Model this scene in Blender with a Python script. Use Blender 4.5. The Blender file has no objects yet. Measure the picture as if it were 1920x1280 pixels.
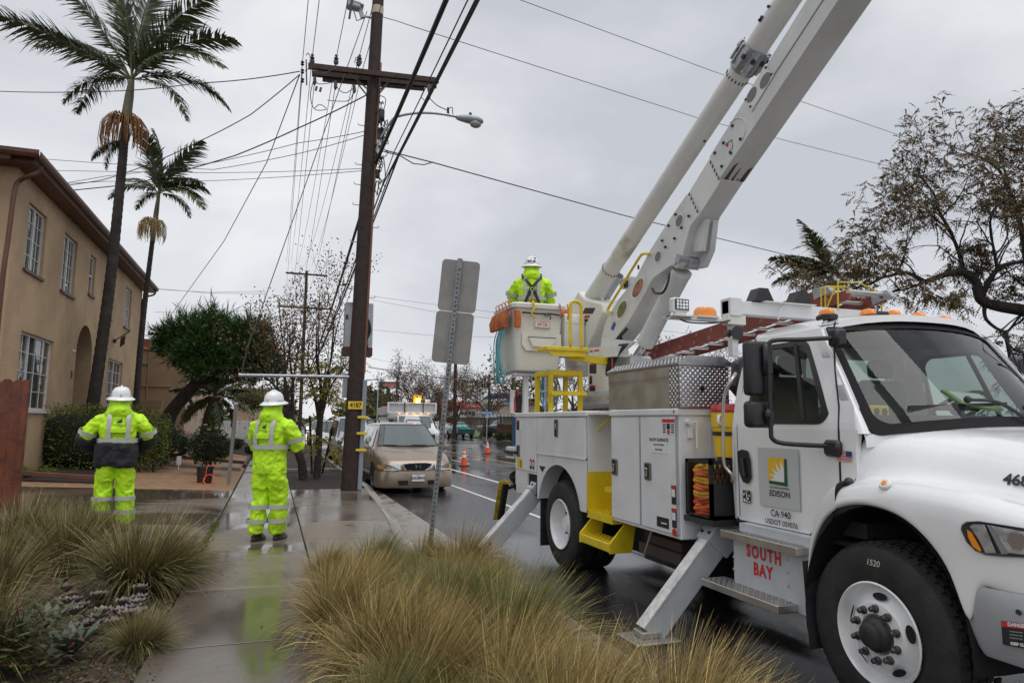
import bpy, bmesh, math, random
from mathutils import Vector as V, Matrix as M
rnd = random.Random(7)
scn = bpy.context.scene
COL = scn.collection
R_ = math.radians

# ------------------------------------------------------------------ camera
YAW, PIT, ROL = R_(19.2), R_(6.73), R_(.5)
CAM = V((0, 0, 1.63))
_f = V((math.sin(YAW)*math.cos(PIT), math.cos(YAW)*math.cos(PIT), math.sin(PIT)))
_r = V((math.cos(YAW), -math.sin(YAW), 0))
_u = _r.cross(_f)
CR = _r*math.cos(ROL)+_u*math.sin(ROL)
CU = _u*math.cos(ROL)-_r*math.sin(ROL)
cd = bpy.data.cameras.new('camera'); cam = bpy.data.objects.new('camera', cd); COL.objects.link(cam)
cam.matrix_world = M(((CR.x, CU.x, -_f.x, CAM.x), (CR.y, CU.y, -_f.y, CAM.y), (CR.z, CU.z, -_f.z, CAM.z), (0, 0, 0, 1)))
cd.lens = 24; cd.sensor_width = 36; cd.sensor_fit = 'HORIZONTAL'; cd.clip_start = .05; cd.clip_end = 4000
scn.camera = cam

# ------------------------------------------------------------------ world and light (rainy overcast)
w = bpy.data.worlds.new('World'); scn.world = w; w.use_nodes = True
nt = w.node_tree; nt.nodes.clear(); N = nt.nodes.new; L = nt.links.new
out = N('ShaderNodeOutputWorld'); mix = N('ShaderNodeMixShader'); b1 = N('ShaderNodeBackground'); b2 = N('ShaderNodeBackground')
sky = N('ShaderNodeTexSky'); sky.sky_type = 'NISHITA'; sky.sun_disc = False; sky.sun_elevation = R_(72); sky.sun_rotation = R_(200)
b1.inputs[1].default_value = .08; L(sky.outputs[0], b1.inputs[0])
tc = N('ShaderNodeTexCoord'); mp = N('ShaderNodeMapping'); mp.inputs['Scale'].default_value = (1, 1, 2.2)
mp.inputs['Location'].default_value = (.35, .1, .2)
n1 = N('ShaderNodeTexNoise'); n1.inputs['Scale'].default_value = 1.9; n1.inputs['Detail'].default_value = 5; n1.inputs['Roughness'].default_value = .5; n1.inputs['Distortion'].default_value = .3
cr = N('ShaderNodeValToRGB'); cr.color_ramp.elements[0].position = .34; cr.color_ramp.elements[1].position = .64
cr.color_ramp.elements[0].color = (.55, .57, .615, 1); cr.color_ramp.elements[1].color = (.86, .868, .89, 1)
L(tc.outputs['Generated'], mp.inputs[0]); L(mp.outputs[0], n1.inputs['Vector']); L(n1.outputs['Fac'], cr.inputs[0]); L(cr.outputs[0], b2.inputs[0])
b2.inputs[1].default_value = 1.0
mix.inputs[0].default_value = .93
L(b1.outputs[0], mix.inputs[1]); L(b2.outputs[0], mix.inputs[2]); L(mix.outputs[0], out.inputs[0])
sl = bpy.data.lights.new('sun', 'SUN'); sl.energy = 1.5; sl.angle = R_(50); sl.color = (1, .985, .96)
so = bpy.data.objects.new('sun', sl); COL.objects.link(so)
so.rotation_euler = (R_(18), 0, R_(200-180+0)); so.location = (0, 0, 40)
vs = scn.view_settings; vs.view_transform = 'Standard'; vs.look = 'None'; vs.exposure = .12; vs.gamma = 1; vs.use_curve_mapping = False
scn.cycles.max_bounces = 8; scn.cycles.transparent_max_bounces = 24; scn.cycles.use_denoising = True

# ------------------------------------------------------------------ pixel of the photograph -> point on a real plane
def ray(x, y): return _f + CR*((x-960)/1280) - CU*((y-640)/1280)
def PX(x, y, X): d = ray(x, y); return CAM + d*((X-CAM.x)/d.x)
def PY(x, y, Y): d = ray(x, y); return CAM + d*((Y-CAM.y)/d.y)
def PZ(x, y, Z): d = ray(x, y); return CAM + d*((Z-CAM.z)/d.z)
def PD(x, y, D): return CAM + ray(x, y)*D

# ------------------------------------------------------------------ materials
MATS = {}
def mat(name, col, rough=.6, metal=0, var=0, vs=6, bump=0, bs=40, coat=0, spec=.5, col2=None, crough=.08, trans=0, emit=None, es=1, world=False, det=4, bd=.02, lo=.35, hi=.65, rvar=0):
    m = bpy.data.materials.new(name); m.use_nodes = True; t = m.node_tree; p = t.nodes['Principled BSDF']
    p.inputs['Base Color'].default_value = (*col, 1); p.inputs['Roughness'].default_value = rough; p.inputs['Metallic'].default_value = metal
    p.inputs['Specular IOR Level'].default_value = spec
    if coat: p.inputs['Coat Weight'].default_value = coat; p.inputs['Coat Roughness'].default_value = crough
    if emit: p.inputs['Emission Color'].default_value = (*emit, 1); p.inputs['Emission Strength'].default_value = es
    if var or bump or col2 or rvar:
        if world: g = t.nodes.new('ShaderNodeNewGeometry').outputs['Position']
        else: g = t.nodes.new('ShaderNodeTexCoord').outputs['Object']
    if var or col2 or rvar:
        n = t.nodes.new('ShaderNodeTexNoise'); n.inputs['Scale'].default_value = vs; n.inputs['Detail'].default_value = det; n.inputs['Roughness'].default_value = .6
        t.links.new(g, n.inputs['Vector'])
        r = t.nodes.new('ShaderNodeValToRGB'); e = r.color_ramp.elements; e[0].position = lo; e[1].position = hi
        c2 = col2 or tuple(min(1, c*(1+var)) for c in col); c1 = col if col2 else tuple(c*(1-var) for c in col)
        e[0].color = (*c1, 1); e[1].color = (*c2, 1)
        t.links.new(n.outputs['Fac'], r.inputs[0]); t.links.new(r.outputs[0], p.inputs['Base Color'])
        if rvar:
            mr = t.nodes.new('ShaderNodeMapRange'); mr.inputs[1].default_value = lo; mr.inputs[2].default_value = hi
            mr.inputs[3].default_value = max(.02, rough-rvar); mr.inputs[4].default_value = min(1, rough+rvar)
            t.links.new(n.outputs['Fac'], mr.inputs[0]); t.links.new(mr.outputs[0], p.inputs['Roughness'])
    if bump:
        n2 = t.nodes.new('ShaderNodeTexNoise'); n2.inputs['Scale'].default_value = bs; n2.inputs['Detail'].default_value = 3
        t.links.new(g, n2.inputs['Vector']); b = t.nodes.new('ShaderNodeBump'); b.inputs['Strength'].default_value = bump; b.inputs['Distance'].default_value = bd
        t.links.new(n2.outputs['Fac'], b.inputs['Height']); t.links.new(b.outputs[0], p.inputs['Normal'])
    MATS[name] = m; return m

def wet(name, dry, wetc, scale, lo, hi, rdry, rwet, bump, bs, bd=.01, stretch=(1, 1, 1), coarse=None):
    """rain-soaked ground: damp paving with smooth films of standing water, placed by a noise"""
    m = bpy.data.materials.new(name); m.use_nodes = True; t = m.node_tree; p = t.nodes['Principled BSDF']; n_ = t.nodes.new; l = t.links.new
    g = n_('ShaderNodeNewGeometry').outputs['Position']
    mp = n_('ShaderNodeMapping'); mp.inputs['Scale'].default_value = stretch; l(g, mp.inputs[0])
    a = n_('ShaderNodeTexNoise'); a.inputs['Scale'].default_value = scale; a.inputs['Detail'].default_value = 4; a.inputs['Roughness'].default_value = .55; l(mp.outputs[0], a.inputs['Vector'])
    mr = n_('ShaderNodeMapRange'); mr.interpolation_type = 'SMOOTHSTEP'; mr.inputs[1].default_value = lo; mr.inputs[2].default_value = hi; l(a.outputs['Fac'], mr.inputs[0])
    f = n_('ShaderNodeTexNoise'); f.inputs['Scale'].default_value = 14; f.inputs['Detail'].default_value = 6; f.inputs['Roughness'].default_value = .7; l(g, f.inputs['Vector'])
    r = n_('ShaderNodeValToRGB'); r.color_ramp.elements[0].position = .3; r.color_ramp.elements[1].position = .7
    r.color_ramp.elements[0].color = (*[c*.78 for c in dry], 1); r.color_ramp.elements[1].color = (*[c*1.2 for c in dry], 1); l(f.outputs['Fac'], r.inputs[0])
    mx = n_('ShaderNodeMix'); mx.data_type = 'RGBA'; l(mr.outputs[0], mx.inputs[0]); l(r.outputs[0], mx.inputs[6]); mx.inputs[7].default_value = (*wetc, 1)
    l(mx.outputs[2], p.inputs['Base Color'])
    m2 = n_('ShaderNodeMapRange'); m2.inputs[3].default_value = rdry; m2.inputs[4].default_value = rwet; l(mr.outputs[0], m2.inputs[0]); l(m2.outputs[0], p.inputs['Roughness'])
    b = n_('ShaderNodeBump'); b.inputs['Distance'].default_value = bd
    m3 = n_('ShaderNodeMapRange'); m3.inputs[3].default_value = bump; m3.inputs[4].default_value = bump*.08; l(mr.outputs[0], m3.inputs[0]); l(m3.outputs[0], b.inputs['Strength'])
    h = n_('ShaderNodeTexNoise'); h.inputs['Scale'].default_value = bs; h.inputs['Detail'].default_value = 3; l(g, h.inputs['Vector']); l(h.outputs['Fac'], b.inputs['Height']); l(b.outputs[0], p.inputs['Normal'])
    p.inputs['Specular IOR Level'].default_value = .5
    MATS[name] = m; return m

def glassy(name, tint, refl=.05, rough=.02, ior=1.5, drops=0):
    """thin glazing: tinted see-through sheet with a fresnel reflection"""
    m = bpy.data.materials.new(name); m.use_nodes = True; t = m.node_tree; t.nodes.clear(); n_ = t.nodes.new; l = t.links.new
    o = n_('ShaderNodeOutputMaterial'); mx = n_('ShaderNodeMixShader'); tr = n_('ShaderNodeBsdfTransparent'); gl = n_('ShaderNodeBsdfGlossy'); fr = n_('ShaderNodeFresnel')
    tr.inputs[0].default_value = (*tint, 1); gl.inputs['Roughness'].default_value = rough; fr.inputs['IOR'].default_value = ior
    ad = n_('ShaderNodeMath'); ad.operation = 'ADD'; ad.inputs[1].default_value = refl; ad.use_clamp = True
    l(fr.outputs[0], ad.inputs[0]); l(ad.outputs[0], mx.inputs[0]); l(tr.outputs[0], mx.inputs[1]); l(gl.outputs[0], mx.inputs[2]); l(mx.outputs[0], o.inputs[0])
    if drops:
        g = n_('ShaderNodeTexCoord').outputs['Object']; vo = n_('ShaderNodeTexNoise'); vo.inputs['Scale'].default_value = drops; l(g, vo.inputs['Vector'])
        b = n_('ShaderNodeBump'); b.inputs['Strength'].default_value = .12; b.inputs['Distance'].default_value = .01; l(vo.outputs['Fac'], b.inputs['Height']); l(b.outputs[0], gl.inputs['Normal'])
    MATS[name] = m; return m

def bladed(name, root, tip, rough=.6, rv=.25, dry=None):
    """leaf or blade: colour runs from root to tip along each blade and differs from blade to blade"""
    m = bpy.data.materials.new(name); m.use_nodes = True; t = m.node_tree; p = t.nodes['Principled BSDF']; n_ = t.nodes.new; l = t.links.new
    at = n_('ShaderNodeAttribute'); at.attribute_name = 'bl'; sp = n_('ShaderNodeSeparateColor'); l(at.outputs['Color'], sp.inputs[0])
    mx = n_('ShaderNodeMix'); mx.data_type = 'RGBA'; mx.inputs[6].default_value = (*root, 1); mx.inputs[7].default_value = (*tip, 1); l(sp.outputs[0], mx.inputs[0])
    last = mx.outputs[2]
    if dry:
        m2 = n_('ShaderNodeMix'); m2.data_type = 'RGBA'; l(last, m2.inputs[6]); m2.inputs[7].default_value = (*dry, 1); l(sp.outputs[2], m2.inputs[0]); last = m2.outputs[2]
    hs = n_('ShaderNodeHueSaturation'); mr = n_('ShaderNodeMapRange'); mr.inputs[3].default_value = 1-rv; mr.inputs[4].default_value = 1+rv; l(sp.outputs[1], mr.inputs[0]); l(mr.outputs[0], hs.inputs['Value']); l(last, hs.inputs['Color'])
    l(hs.outputs[0], p.inputs['Base Color']); p.inputs['Roughness'].default_value = rough; p.inputs['Specular IOR Level'].default_value = .35
    MATS[name] = m; return m

white = mat('white_paint', (.80, .805, .81), .24, var=.05, vs=1.6, det=9, coat=.6, rvar=.06)
bodyw = mat('body_white', (.73, .74, .755), .32, var=.07, vs=2.2, det=10, coat=.3, rvar=.05)
fibre = mat('fibreglass_white', (.70, .70, .68), .4, var=.04, vs=4, coat=.15)
boomw = mat('boom_white', (.63, .64, .63), .36, var=.09, vs=2, det=10, coat=.2)
offw = mat('plastic_cream', (.72, .71, .66), .45, var=.03)
galv = mat('galvanised', (.42, .44, .46), .42, .7, var=.12, vs=9)
gsteel = mat('steel_painted_grey', (.47, .49, .51), .45, var=.08, vs=5, coat=.1)
alu = mat('aluminium', (.62, .60, .57), .36, .9, var=.06, vs=5, rvar=.06)
tread = mat('diamond_plate', (.62, .62, .63), .25, .95, var=.12, vs=4)
chrome = mat('chrome', (.85, .86, .88), .07, 1)
rubber = mat('tyre_rubber', (.022, .021, .02), .72, var=.35, vs=9, bump=.15, bs=60)
black = mat('black_plastic', (.018, .018, .02), .38, var=.2, vs=10)
blackm = mat('black_metal', (.03, .03, .032), .5, var=.3, vs=8)
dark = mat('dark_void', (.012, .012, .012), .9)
seam = mat('seam_black', (.02, .02, .022), .7)
yellow = mat('safety_yellow', (.74, .55, .015), .42, var=.08, vs=6, coat=.15)
ylw2 = mat('plastic_yellow', (.85, .55, .01), .35)
amber = mat('amber_lens', (.9, .27, .01), .2, coat=.6)
redp = mat('red_print', (.55, .03, .03), .5)
redl = mat('red_lens', (.45, .015, .015), .2, coat=.5)
whitep = mat('sticker_white', (.75, .75, .74), .4)
blackp = mat('black_print', (.02, .02, .025), .5)
navyp = mat('navy_print', (.03, .045, .16), .45)
bluep = mat('blue_print', (.04, .06, .32), .45)
greenp = mat('green_print', (.01, .10, .05), .45)
goldp = mat('gold_print', (.78, .47, .02), .4)
greyp = mat('decal_grey', (.50, .51, .51), .42)
orangep = mat('orange_print', (.8, .2, .02), .5)
hivis = mat('hi_vis_cloth', (.52, .87, .014), .62, var=.14, vs=7, bump=.35, bs=38, bd=.012)
refl = mat('reflective_tape', (.47, .47, .44), .38, var=.05)
navyc = mat('dark_cloth', (.016, .017, .022), .85, var=.2, bump=.3, bs=60)
skin = mat('skin', (.42, .25, .18), .5)
hatw = mat('hard_hat_white', (.80, .81, .82), .25, coat=.5)
boot = mat('boot_leather', (.02, .019, .018), .4)
orangec = mat('orange_canvas', (.42, .11, .02), .7, var=.3, vs=9, bump=.4, bs=30)
rope = mat('blue_rope', (.16, .40, .46), .7)
stucco = mat('tan_stucco', (.46, .325, .20), .85, var=.17, vs=.7, det=9, bump=.6, bs=28, bd=.03)
stucco2 = mat('brown_stucco', (.21, .14, .085), .88, var=.14, vs=.8, bump=.5, bs=22, bd=.03)
stucco3 = mat('beige_stucco', (.40, .31, .24), .88, var=.12, vs=1, bump=.5, bs=22, bd=.03)
brownm = mat('brown_trim', (.105, .042, .024), .5, var=.2, vs=3)
shingle = mat('dark_shingle', (.075, .055, .045), .85, var=.3, vs=12)
shingle2 = mat('tan_shingle', (.26, .205, .165), .85, var=.25, vs=10)
clay = mat('clay_tile', (.42, .16, .07), .7, var=.2, vs=5)
winw = mat('window_frame_white', (.62, .63, .63), .4)
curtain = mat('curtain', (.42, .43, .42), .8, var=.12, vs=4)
room_dark = mat('room_shade', (.12, .115, .11), .85, var=.3, vs=3)
pane = glassy('window_pane', (.78, .82, .80), .10, .03)
wshield = glassy('windshield_glass', (.74, .82, .80), .02, .02, 1.36)
sideglass = glassy('side_glass', (.34, .41, .37), .05, .02, 1.42)
carglass = mat('car_glass', (.045, .070, .068), .06, spec=.9, coat=1, crough=.03)
woodp = mat('pole_wood', (.032, .017, .013), .75, var=.35, vs=6, bump=.4, bs=18)
woodb = mat('beam_wood', (.055, .034, .027), .8, var=.3, vs=6, bump=.3, bs=20)
fencew = mat('fence_redwood', (.13, .030, .010), .5, var=.35, vs=3.5, bump=.3, bs=25, coat=.15)
stakew = mat('stake_wood', (.06, .04, .032), .8)
bark = mat('dark_bark', (.035, .028, .024), .85, var=.35, vs=6, bump=.8, bs=20, bd=.03)
barkb = mat('brown_bark', (.075, .048, .038), .85, var=.3, vs=5, bump=.5, bs=20)
palmb = mat('palm_bark', (.045, .037, .034), .85, var=.35, vs=4, bump=.5, bs=16)
palmg = mat('palm_crownshaft', (.15, .14, .09), .6, var=.3, vs=3)
concp = wet('concrete_puddled', (.14, .115, .09), (.085, .07, .056), .50, .40, .60, .30, .07, .22, 60, .005, (.9, .6, 1))
concd = wet('concrete_wet', (.20, .165, .125), (.10, .083, .066), .6, .46, .60, .36, .05, .25, 90, .006, (.8, .7, 1))
concw = wet('driveway_wet', (.165, .132, .10), (.085, .068, .052), .5, .36, .52, .26, .04, .2, 90, .006, (.7, 1.2, 1))
kerbm = wet('kerb_wet', (.26, .235, .20), (.17, .15, .125), 1.2, .46, .6, .42, .16, .3, 80, .006)
asph = wet('asphalt_wet', (.028, .028, .030), (.018, .018, .020), .35, .36, .62, .22, .06, .45, 110, .009, (1.5, .5, 1))
mulch = mat('bark_mulch', (.035, .021, .015), .8, var=.6, vs=30, bump=1, bs=40, bd=.05, world=True, det=6)
dirt = mat('bare_tan_soil', (.26, .155, .085), .75, var=.22, vs=5, bump=.7, bs=25, bd=.03, world=True, det=8)
soil = mat('bed_soil', (.06, .036, .024), .85, var=.5, vs=14, bump=1, bs=20, bd=.05, world=True, det=6)
lawn = mat('far_lawn', (.05, .085, .016), .8, var=.35, vs=6, bump=.8, bs=40, bd=.05, world=True)
linew = mat('road_paint_white', (.62, .62, .61), .3, var=.15, vs=4, world=True)
liney = mat('road_paint_yellow', (.55, .30, .03), .3, var=.2, vs=4, world=True)
wirem = mat('cable_black', (.025, .024, .025), .6)
wiref = mat('cable_weathered', (.10, .10, .105), .6)

# ------------------------------------------------------------------ mesh builder
class MB:
    def __init__(s): s.v = []; s.f = []; s.mi = []; s.col = None
    def add(s, vs, fs, m=0):
        o = len(s.v); s.v.extend([tuple(v) for v in vs]); s.f.extend([tuple(i+o for i in f) for f in fs]); s.mi.extend([m]*len(fs)); return s
    def bm(s, bm, m=0, mx=None):
        bm.verts.index_update(); s.add([(mx @ v.co if mx else v.co) for v in bm.verts], [[v.index for v in f.verts] for f in bm.faces], m); bm.free(); return s
    def box(s, a, b, bev=0, m=0, mx=None, seg=1):
        a = [min(a[i], b[i]) for i in range(3)], [max(a[i], b[i]) for i in range(3)]
        lo, hi = a
        if not bev:
            vs = [V((x, y, z)) for z in (lo[2], hi[2]) for y in (lo[1], hi[1]) for x in (lo[0], hi[0])]
            if mx: vs = [mx @ v for v in vs]
            return s.add(vs, [(0, 2, 3, 1), (4, 5, 7, 6), (0, 1, 5, 4), (2, 6, 7, 3), (0, 4, 6, 2), (1, 3, 7, 5)], m)
        bm = bmesh.new(); bmesh.ops.create_cube(bm, size=1)
        for v in bm.verts: v.co = V([(lo[i]+hi[i])/2+v.co[i]*(hi[i]-lo[i]) for i in range(3)])
        bmesh.ops.bevel(bm, geom=bm.edges[:], offset=min(bev, .49*min(hi[i]-lo[i] for i in range(3))), segments=seg, affect='EDGES', profile=.5)
        return s.bm(bm, m, mx)
    def beam(s, p, q, wx, wy, up=(0, 0, 1), bev=0, m=0):
        """box of section wx (sideways) by wy (along up) running from p to q"""
        p, q = V(p), V(q); d = q-p; l = d.length; z = d.normalized(); x = z.cross(V(up))
        if x.length < 1e-4: x = z.cross(V((1, 0, 0)))
        x.normalize(); y = x.cross(z)
        mx = M(((x.x, y.x, z.x, p.x), (x.y, y.y, z.y, p.y), (x.z, y.z, z.z, p.z), (0, 0, 0, 1)))
        return s.box((-wx/2, -wy/2, 0), (wx/2, wy/2, l), bev, m, mx)
    def tube(s, pts, r, n=8, cap=True, m=0, flat=None):
        pts = [V(p) for p in pts]; k = len(pts); rs = r if isinstance(r, (list, tuple)) else [r]*k
        o = len(s.v); prev = None
        for i, p in enumerate(pts):
            t = (pts[min(i+1, k-1)]-pts[max(i-1, 0)])
            t = t.normalized() if t.length > 1e-9 else V((0, 0, 1))
            if prev is None:
                a = V((0, 0, 1)) if abs(t.z) < .9 else V((1, 0, 0)); x = t.cross(a).normalized()
            else:
                x = prev-t*prev.dot(t); x = x.normalized() if x.length > 1e-6 else t.orthogonal().normalized()
            y = t.cross(x); prev = x
            for j in range(n):
                a = 2*math.pi*j/n; s.v.append(tuple(p+(x*math.cos(a)+y*math.sin(a))*rs[i]))
        for i in range(k-1):
            for j in range(n): s.f.append((o+i*n+j, o+i*n+(j+1) % n, o+(i+1)*n+(j+1) % n, o+(i+1)*n+j)); s.mi.append(m)
        if cap: s.f.append(tuple(o+j for j in range(n))[::-1]); s.f.append(tuple(o+(k-1)*n+j for j in range(n))); s.mi += [m, m]
        return s
    def lathe(s, prof, c=(0, 0, 0), ax=(0, 0, 1), n=24, m=0, x0=None):
        c = V(c); z = V(ax).normalized(); x = V(x0).normalized() if x0 else z.orthogonal().normalized(); y = z.cross(x)
        o = len(s.v)
        for r, h in prof:
            for j in range(n):
                a = 2*math.pi*j/n; s.v.append(tuple(c+z*h+(x*math.cos(a)+y*math.sin(a))*r))
        for i in range(len(prof)-1):
            for j in range(n): s.f.append((o+i*n+j, o+i*n+(j+1) % n, o+(i+1)*n+(j+1) % n, o+(i+1)*n+j)); s.mi.append(m)
        return s
    def loft(s, rings, closed=True, caps=True, m=0):
        n = len(rings[0]); o = len(s.v)
        for r in rings: s.v.extend([tuple(p) for p in r])
        for i in range(len(rings)-1):
            for j in range(n if closed else n-1): s.f.append((o+i*n+j, o+i*n+(j+1) % n, o+(i+1)*n+(j+1) % n, o+(i+1)*n+j)); s.mi.append(m)
        if caps and closed: s.f.append(tuple(o+j for j in range(n))[::-1]); s.f.append(tuple(o+(len(rings)-1)*n+j for j in range(n))); s.mi += [m, m]
        return s
    def prism(s, poly, d, m=0):
        """closed polygon of 3-D points pushed along d"""
        poly = [V(p) for p in poly]; d = V(d); return s.loft([poly, [p+d for p in poly]], m=m)
    def quad(s, a, b, c, d, m=0): return s.add([a, b, c, d], [(0, 1, 2, 3)], m)
    def disc(s, c, ax, r, n=16, m=0, ry=None, x0=None):
        c = V(c); z = V(ax).normalized(); x = V(x0).normalized() if x0 else z.orthogonal().normalized(); y = z.cross(x)
        return s.add([c+x*math.cos(2*math.pi*j/n)*r+y*math.sin(2*math.pi*j/n)*(ry or r) for j in range(n)], [tuple(range(n))], m)
    def ball(s, c, r, n=10, k=7, m=0):
        r = V(r) if hasattr(r, '__len__') else V((r, r, r)); c = V(c); o = []
        rings = [[c+V((r.x*math.sin(math.pi*max(.02, min(.98, i/k)))*math.cos(2*math.pi*j/n), r.y*math.sin(math.pi*max(.02, min(.98, i/k)))*math.sin(2*math.pi*j/n), -r.z*math.cos(math.pi*i/k))) for j in range(n)] for i in range(k+1)]
        return s.loft(rings, m=m)
    def build(s, name, mats, parent=None, smooth=35, loc=None, kind=None):
        me = bpy.data.meshes.new(name)
        if parent is not None: off = wloc(parent)
        else: off = V(loc) if loc else V((0, 0, 0))
        me.from_pydata([(x-off.x, y-off.y, z-off.z) for x, y, z in s.v], [], s.f)
        if not isinstance(mats, (list, tuple)): mats = [mats]
        for k in mats: me.materials.append(k)
        if len(mats) > 1: me.polygons.foreach_set('material_index', s.mi)
        if s.col:
            at = me.color_attributes.new('bl', 'FLOAT_COLOR', 'POINT'); at.data.foreach_set('color', [c for q in s.col for c in (*q, 1)])
        if smooth:
            me.shade_smooth()
            if smooth < 180: me.set_sharp_from_angle(angle=R_(smooth))
        me.update()
        o = bpy.data.objects.new(name, me); COL.objects.link(o)
        if parent is not None: o.parent = parent
        elif loc: o.location = loc
        if kind: o['kind'] = kind
        return o

def wloc(o):
    l = V((0, 0, 0))
    while o is not None: l += o.location; o = o.parent
    return l
def tag(o, label, cat, group=None):
    o['label'] = label; o['category'] = cat
    if group: o['group'] = group
    return o
def thing(name, label, cat, loc=(0, 0, 0), group=None):
    o = bpy.data.objects.new(name, None); COL.objects.link(o); o.location = loc; o.empty_display_size = .2
    return tag(o, label, cat, group)
def copy_tree(o, parent=None):
    c = o.copy(); COL.objects.link(c)
    if parent is not None: c.parent = parent
    for ch in o.children: copy_tree(ch, c)
    return c
def dup(o, loc, rz=0, label=None, group=None, sc=None):
    c = copy_tree(o); c.location = loc; c.rotation_euler = (0, 0, rz)
    if label: c['label'] = label
    if group: c['group'] = group
    if sc: c.scale = (sc, sc, sc) if not hasattr(sc, '__len__') else sc
    return c
def text(name, body, size, org, ex, ey, m, parent, bold=0, shear=0, align='CENTER', sx=1, sp=1):
    """flat lettering: org = centre, ex / ey = reading and up directions"""
    cu = bpy.data.curves.new(name, 'FONT'); cu.body = body; cu.size = size; cu.align_x = align; cu.align_y = 'CENTER'; cu.offset = bold; cu.shear = shear; cu.resolution_u = 3; cu.space_character = sp
    tmp = bpy.data.objects.new(name, cu); me = bpy.data.meshes.new_from_object(tmp); bpy.data.objects.remove(tmp); bpy.data.curves.remove(cu)
    ex = V(ex).normalized(); ey = V(ey).normalized(); off = wloc(parent); org = V(org)-off
    for v in me.vertices: v.co = org+ex*(v.co.x*sx)+ey*v.co.y
    me.materials.clear(); me.materials.append(m); me.name = name
    o = bpy.data.objects.new(name, me); COL.objects.link(o); o.parent = parent; return o
def lerp(a, b, t): return a+(b-a)*t
def catm(pts, k=6):
    """smooth curve through points"""
    P = [V(p) for p in pts]; P = [P[0]*2-P[1]]+P+[P[-1]*2-P[-2]]; o = []
    for i in range(1, len(P)-2):
        a, b, c, d = P[i-1:i+3]
        for j in range(k):
            t = j/k; o.append(.5*((2*b)+(c-a)*t+(2*a-5*b+4*c-d)*t*t+(3*b-a-3*c+d)*t**3))
    return o+[P[-2]]
def bez(p0, p1, p2, n=8): p0, p1, p2 = V(p0), V(p1), V(p2); return [p0*(1-t)**2+p1*2*t*(1-t)+p2*t*t for t in [i/n for i in range(n+1)]]
def arc2(c, r, a0, a1, n): return [(c[0]+r*math.cos(lerp(a0, a1, i/n)), c[1]+r*math.sin(lerp(a0, a1, i/n))) for i in range(n+1)]
def holes(mb, u0, u1, v0, v1, rects, f, depth, m=0, mr=0, step=None):
    """flat wall in (u,v) with rectangular openings; f(u,v,d) -> point, d = depth into the wall; reveals are built"""
    us = sorted(set([u0, u1]+[r[0] for r in rects]+[r[1] for r in rects])); vv = sorted(set([v0, v1]+[r[2] for r in rects]+[r[3] for r in rects]))
    for a, b in zip(us, us[1:]):
        for c, d in zip(vv, vv[1:]):
            x, y = (a+b)/2, (c+d)/2
            if any(r[0] < x < r[1] and r[2] < y < r[3] for r in rects): continue
            mb.quad(f(a, c, 0), f(b, c, 0), f(b, d, 0), f(a, d, 0), m)
    for a, b, c, d in rects:
        for p, q in (((a, c), (b, c)), ((b, c), (b, d)), ((b, d), (a, d)), ((a, d), (a, c))):
            mb.quad(f(*p, 0), f(*q, 0), f(*q, depth), f(*p, depth), mr)
GZ, RZ = .06, -.12
# ================================================================== ground
def sheet(name, x0, x1, y0, y1, z, m, nx=1, ny=1, kind='structure'):
    mb = MB(); f = z if callable(z) else (lambda x, y: z)
    mb.v = [(lerp(x0, x1, i/nx), lerp(y0, y1, j/ny), f(lerp(x0, x1, i/nx), lerp(y0, y1, j/ny))) for j in range(ny+1) for i in range(nx+1)]
    mb.f = [(j*(nx+1)+i, j*(nx+1)+i+1, (j+1)*(nx+1)+i+1, (j+1)*(nx+1)+i) for j in range(ny) for i in range(nx)]; mb.mi = [0]*len(mb.f)
    return mb.build(name, m, None, 180, kind=kind)
def yz(x): return GZ+min(.72, max(0, (-.76-x)*.085))
def dz_(x): return GZ+max(0, (-.74-x)*.045)
sheet('ground', -1500, 1500, -300, 2500, -.30, soil)
sheet('road', 2.58, 20.2, -40, 900, RZ, asph)
sheet('yard', -40, -.76, 16.72, 90, lambda x, y: lerp(dz_(x), yz(x), min(1, (y-16.72)/4))-.012 if x > -10 else yz(-10), dirt, 60, 40)
sheet('planting_bed', -9, -.74, -4, 8.88, lambda x, y: GZ-.02, soil, 2, 2)
sheet('verge', .48, 2.12, -6, 7.95, lambda x, y: GZ-.03, soil, 2, 2)
sheet('mulch_strip', .46, 2.16, 16.55, 120, GZ-.03, mulch)
sheet('hedge_bed', -9, -3.6, 17.6, 33, lambda x, y: lerp(dz_(x), yz(x), min(1, (y-16.72)/4))+.004, mulch, 10, 12)
rnd.seed(21)
swk = sheet('sidewalk', -.80, .56, -6, 130, GZ-.035, mat('joint_dark', (.035, .033, .026), .9))
drv = sheet('driveway', -9, -.7, 8.7, 16.70, lambda x, y: (dz_(x) if y > 8.9 else dz_(x))-.035, MATS['joint_dark'], 22, 2)
def slab(par, x0, x1, y0, y1, m, zf=lambda x: GZ, g=.007):
    t = rnd.uniform(-.003, .003); a, b = x0+g, x1-g; c, d = y0+g, y1-g; e = .004
    mb = MB(); low, up, top = [], [], []
    for x, y in ((a, c), (b, c), (b, d), (a, d)): low.append(V((x, y, zf(x)-.09))); up.append(V((x, y, zf(x)+t-.004)))
    for x, y in ((a+e, c+e), (b-e, c+e), (b-e, d-e), (a+e, d-e)): top.append(V((x, y, zf(x)+t)))
    mb.loft([low, up, top], caps=False); mb.add(top, [(0, 1, 2, 3)])
    return mb.build('slab', m, par, 0)
ybr = [-3, -1.4, .2, 1.8, 3.6, 5.4, 7.1, 8.62, 10.1, 11.38, 12.8, 14.2, 15.5, 16.7]
while ybr[-1] < 125: ybr.append(ybr[-1]+1.52)
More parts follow.
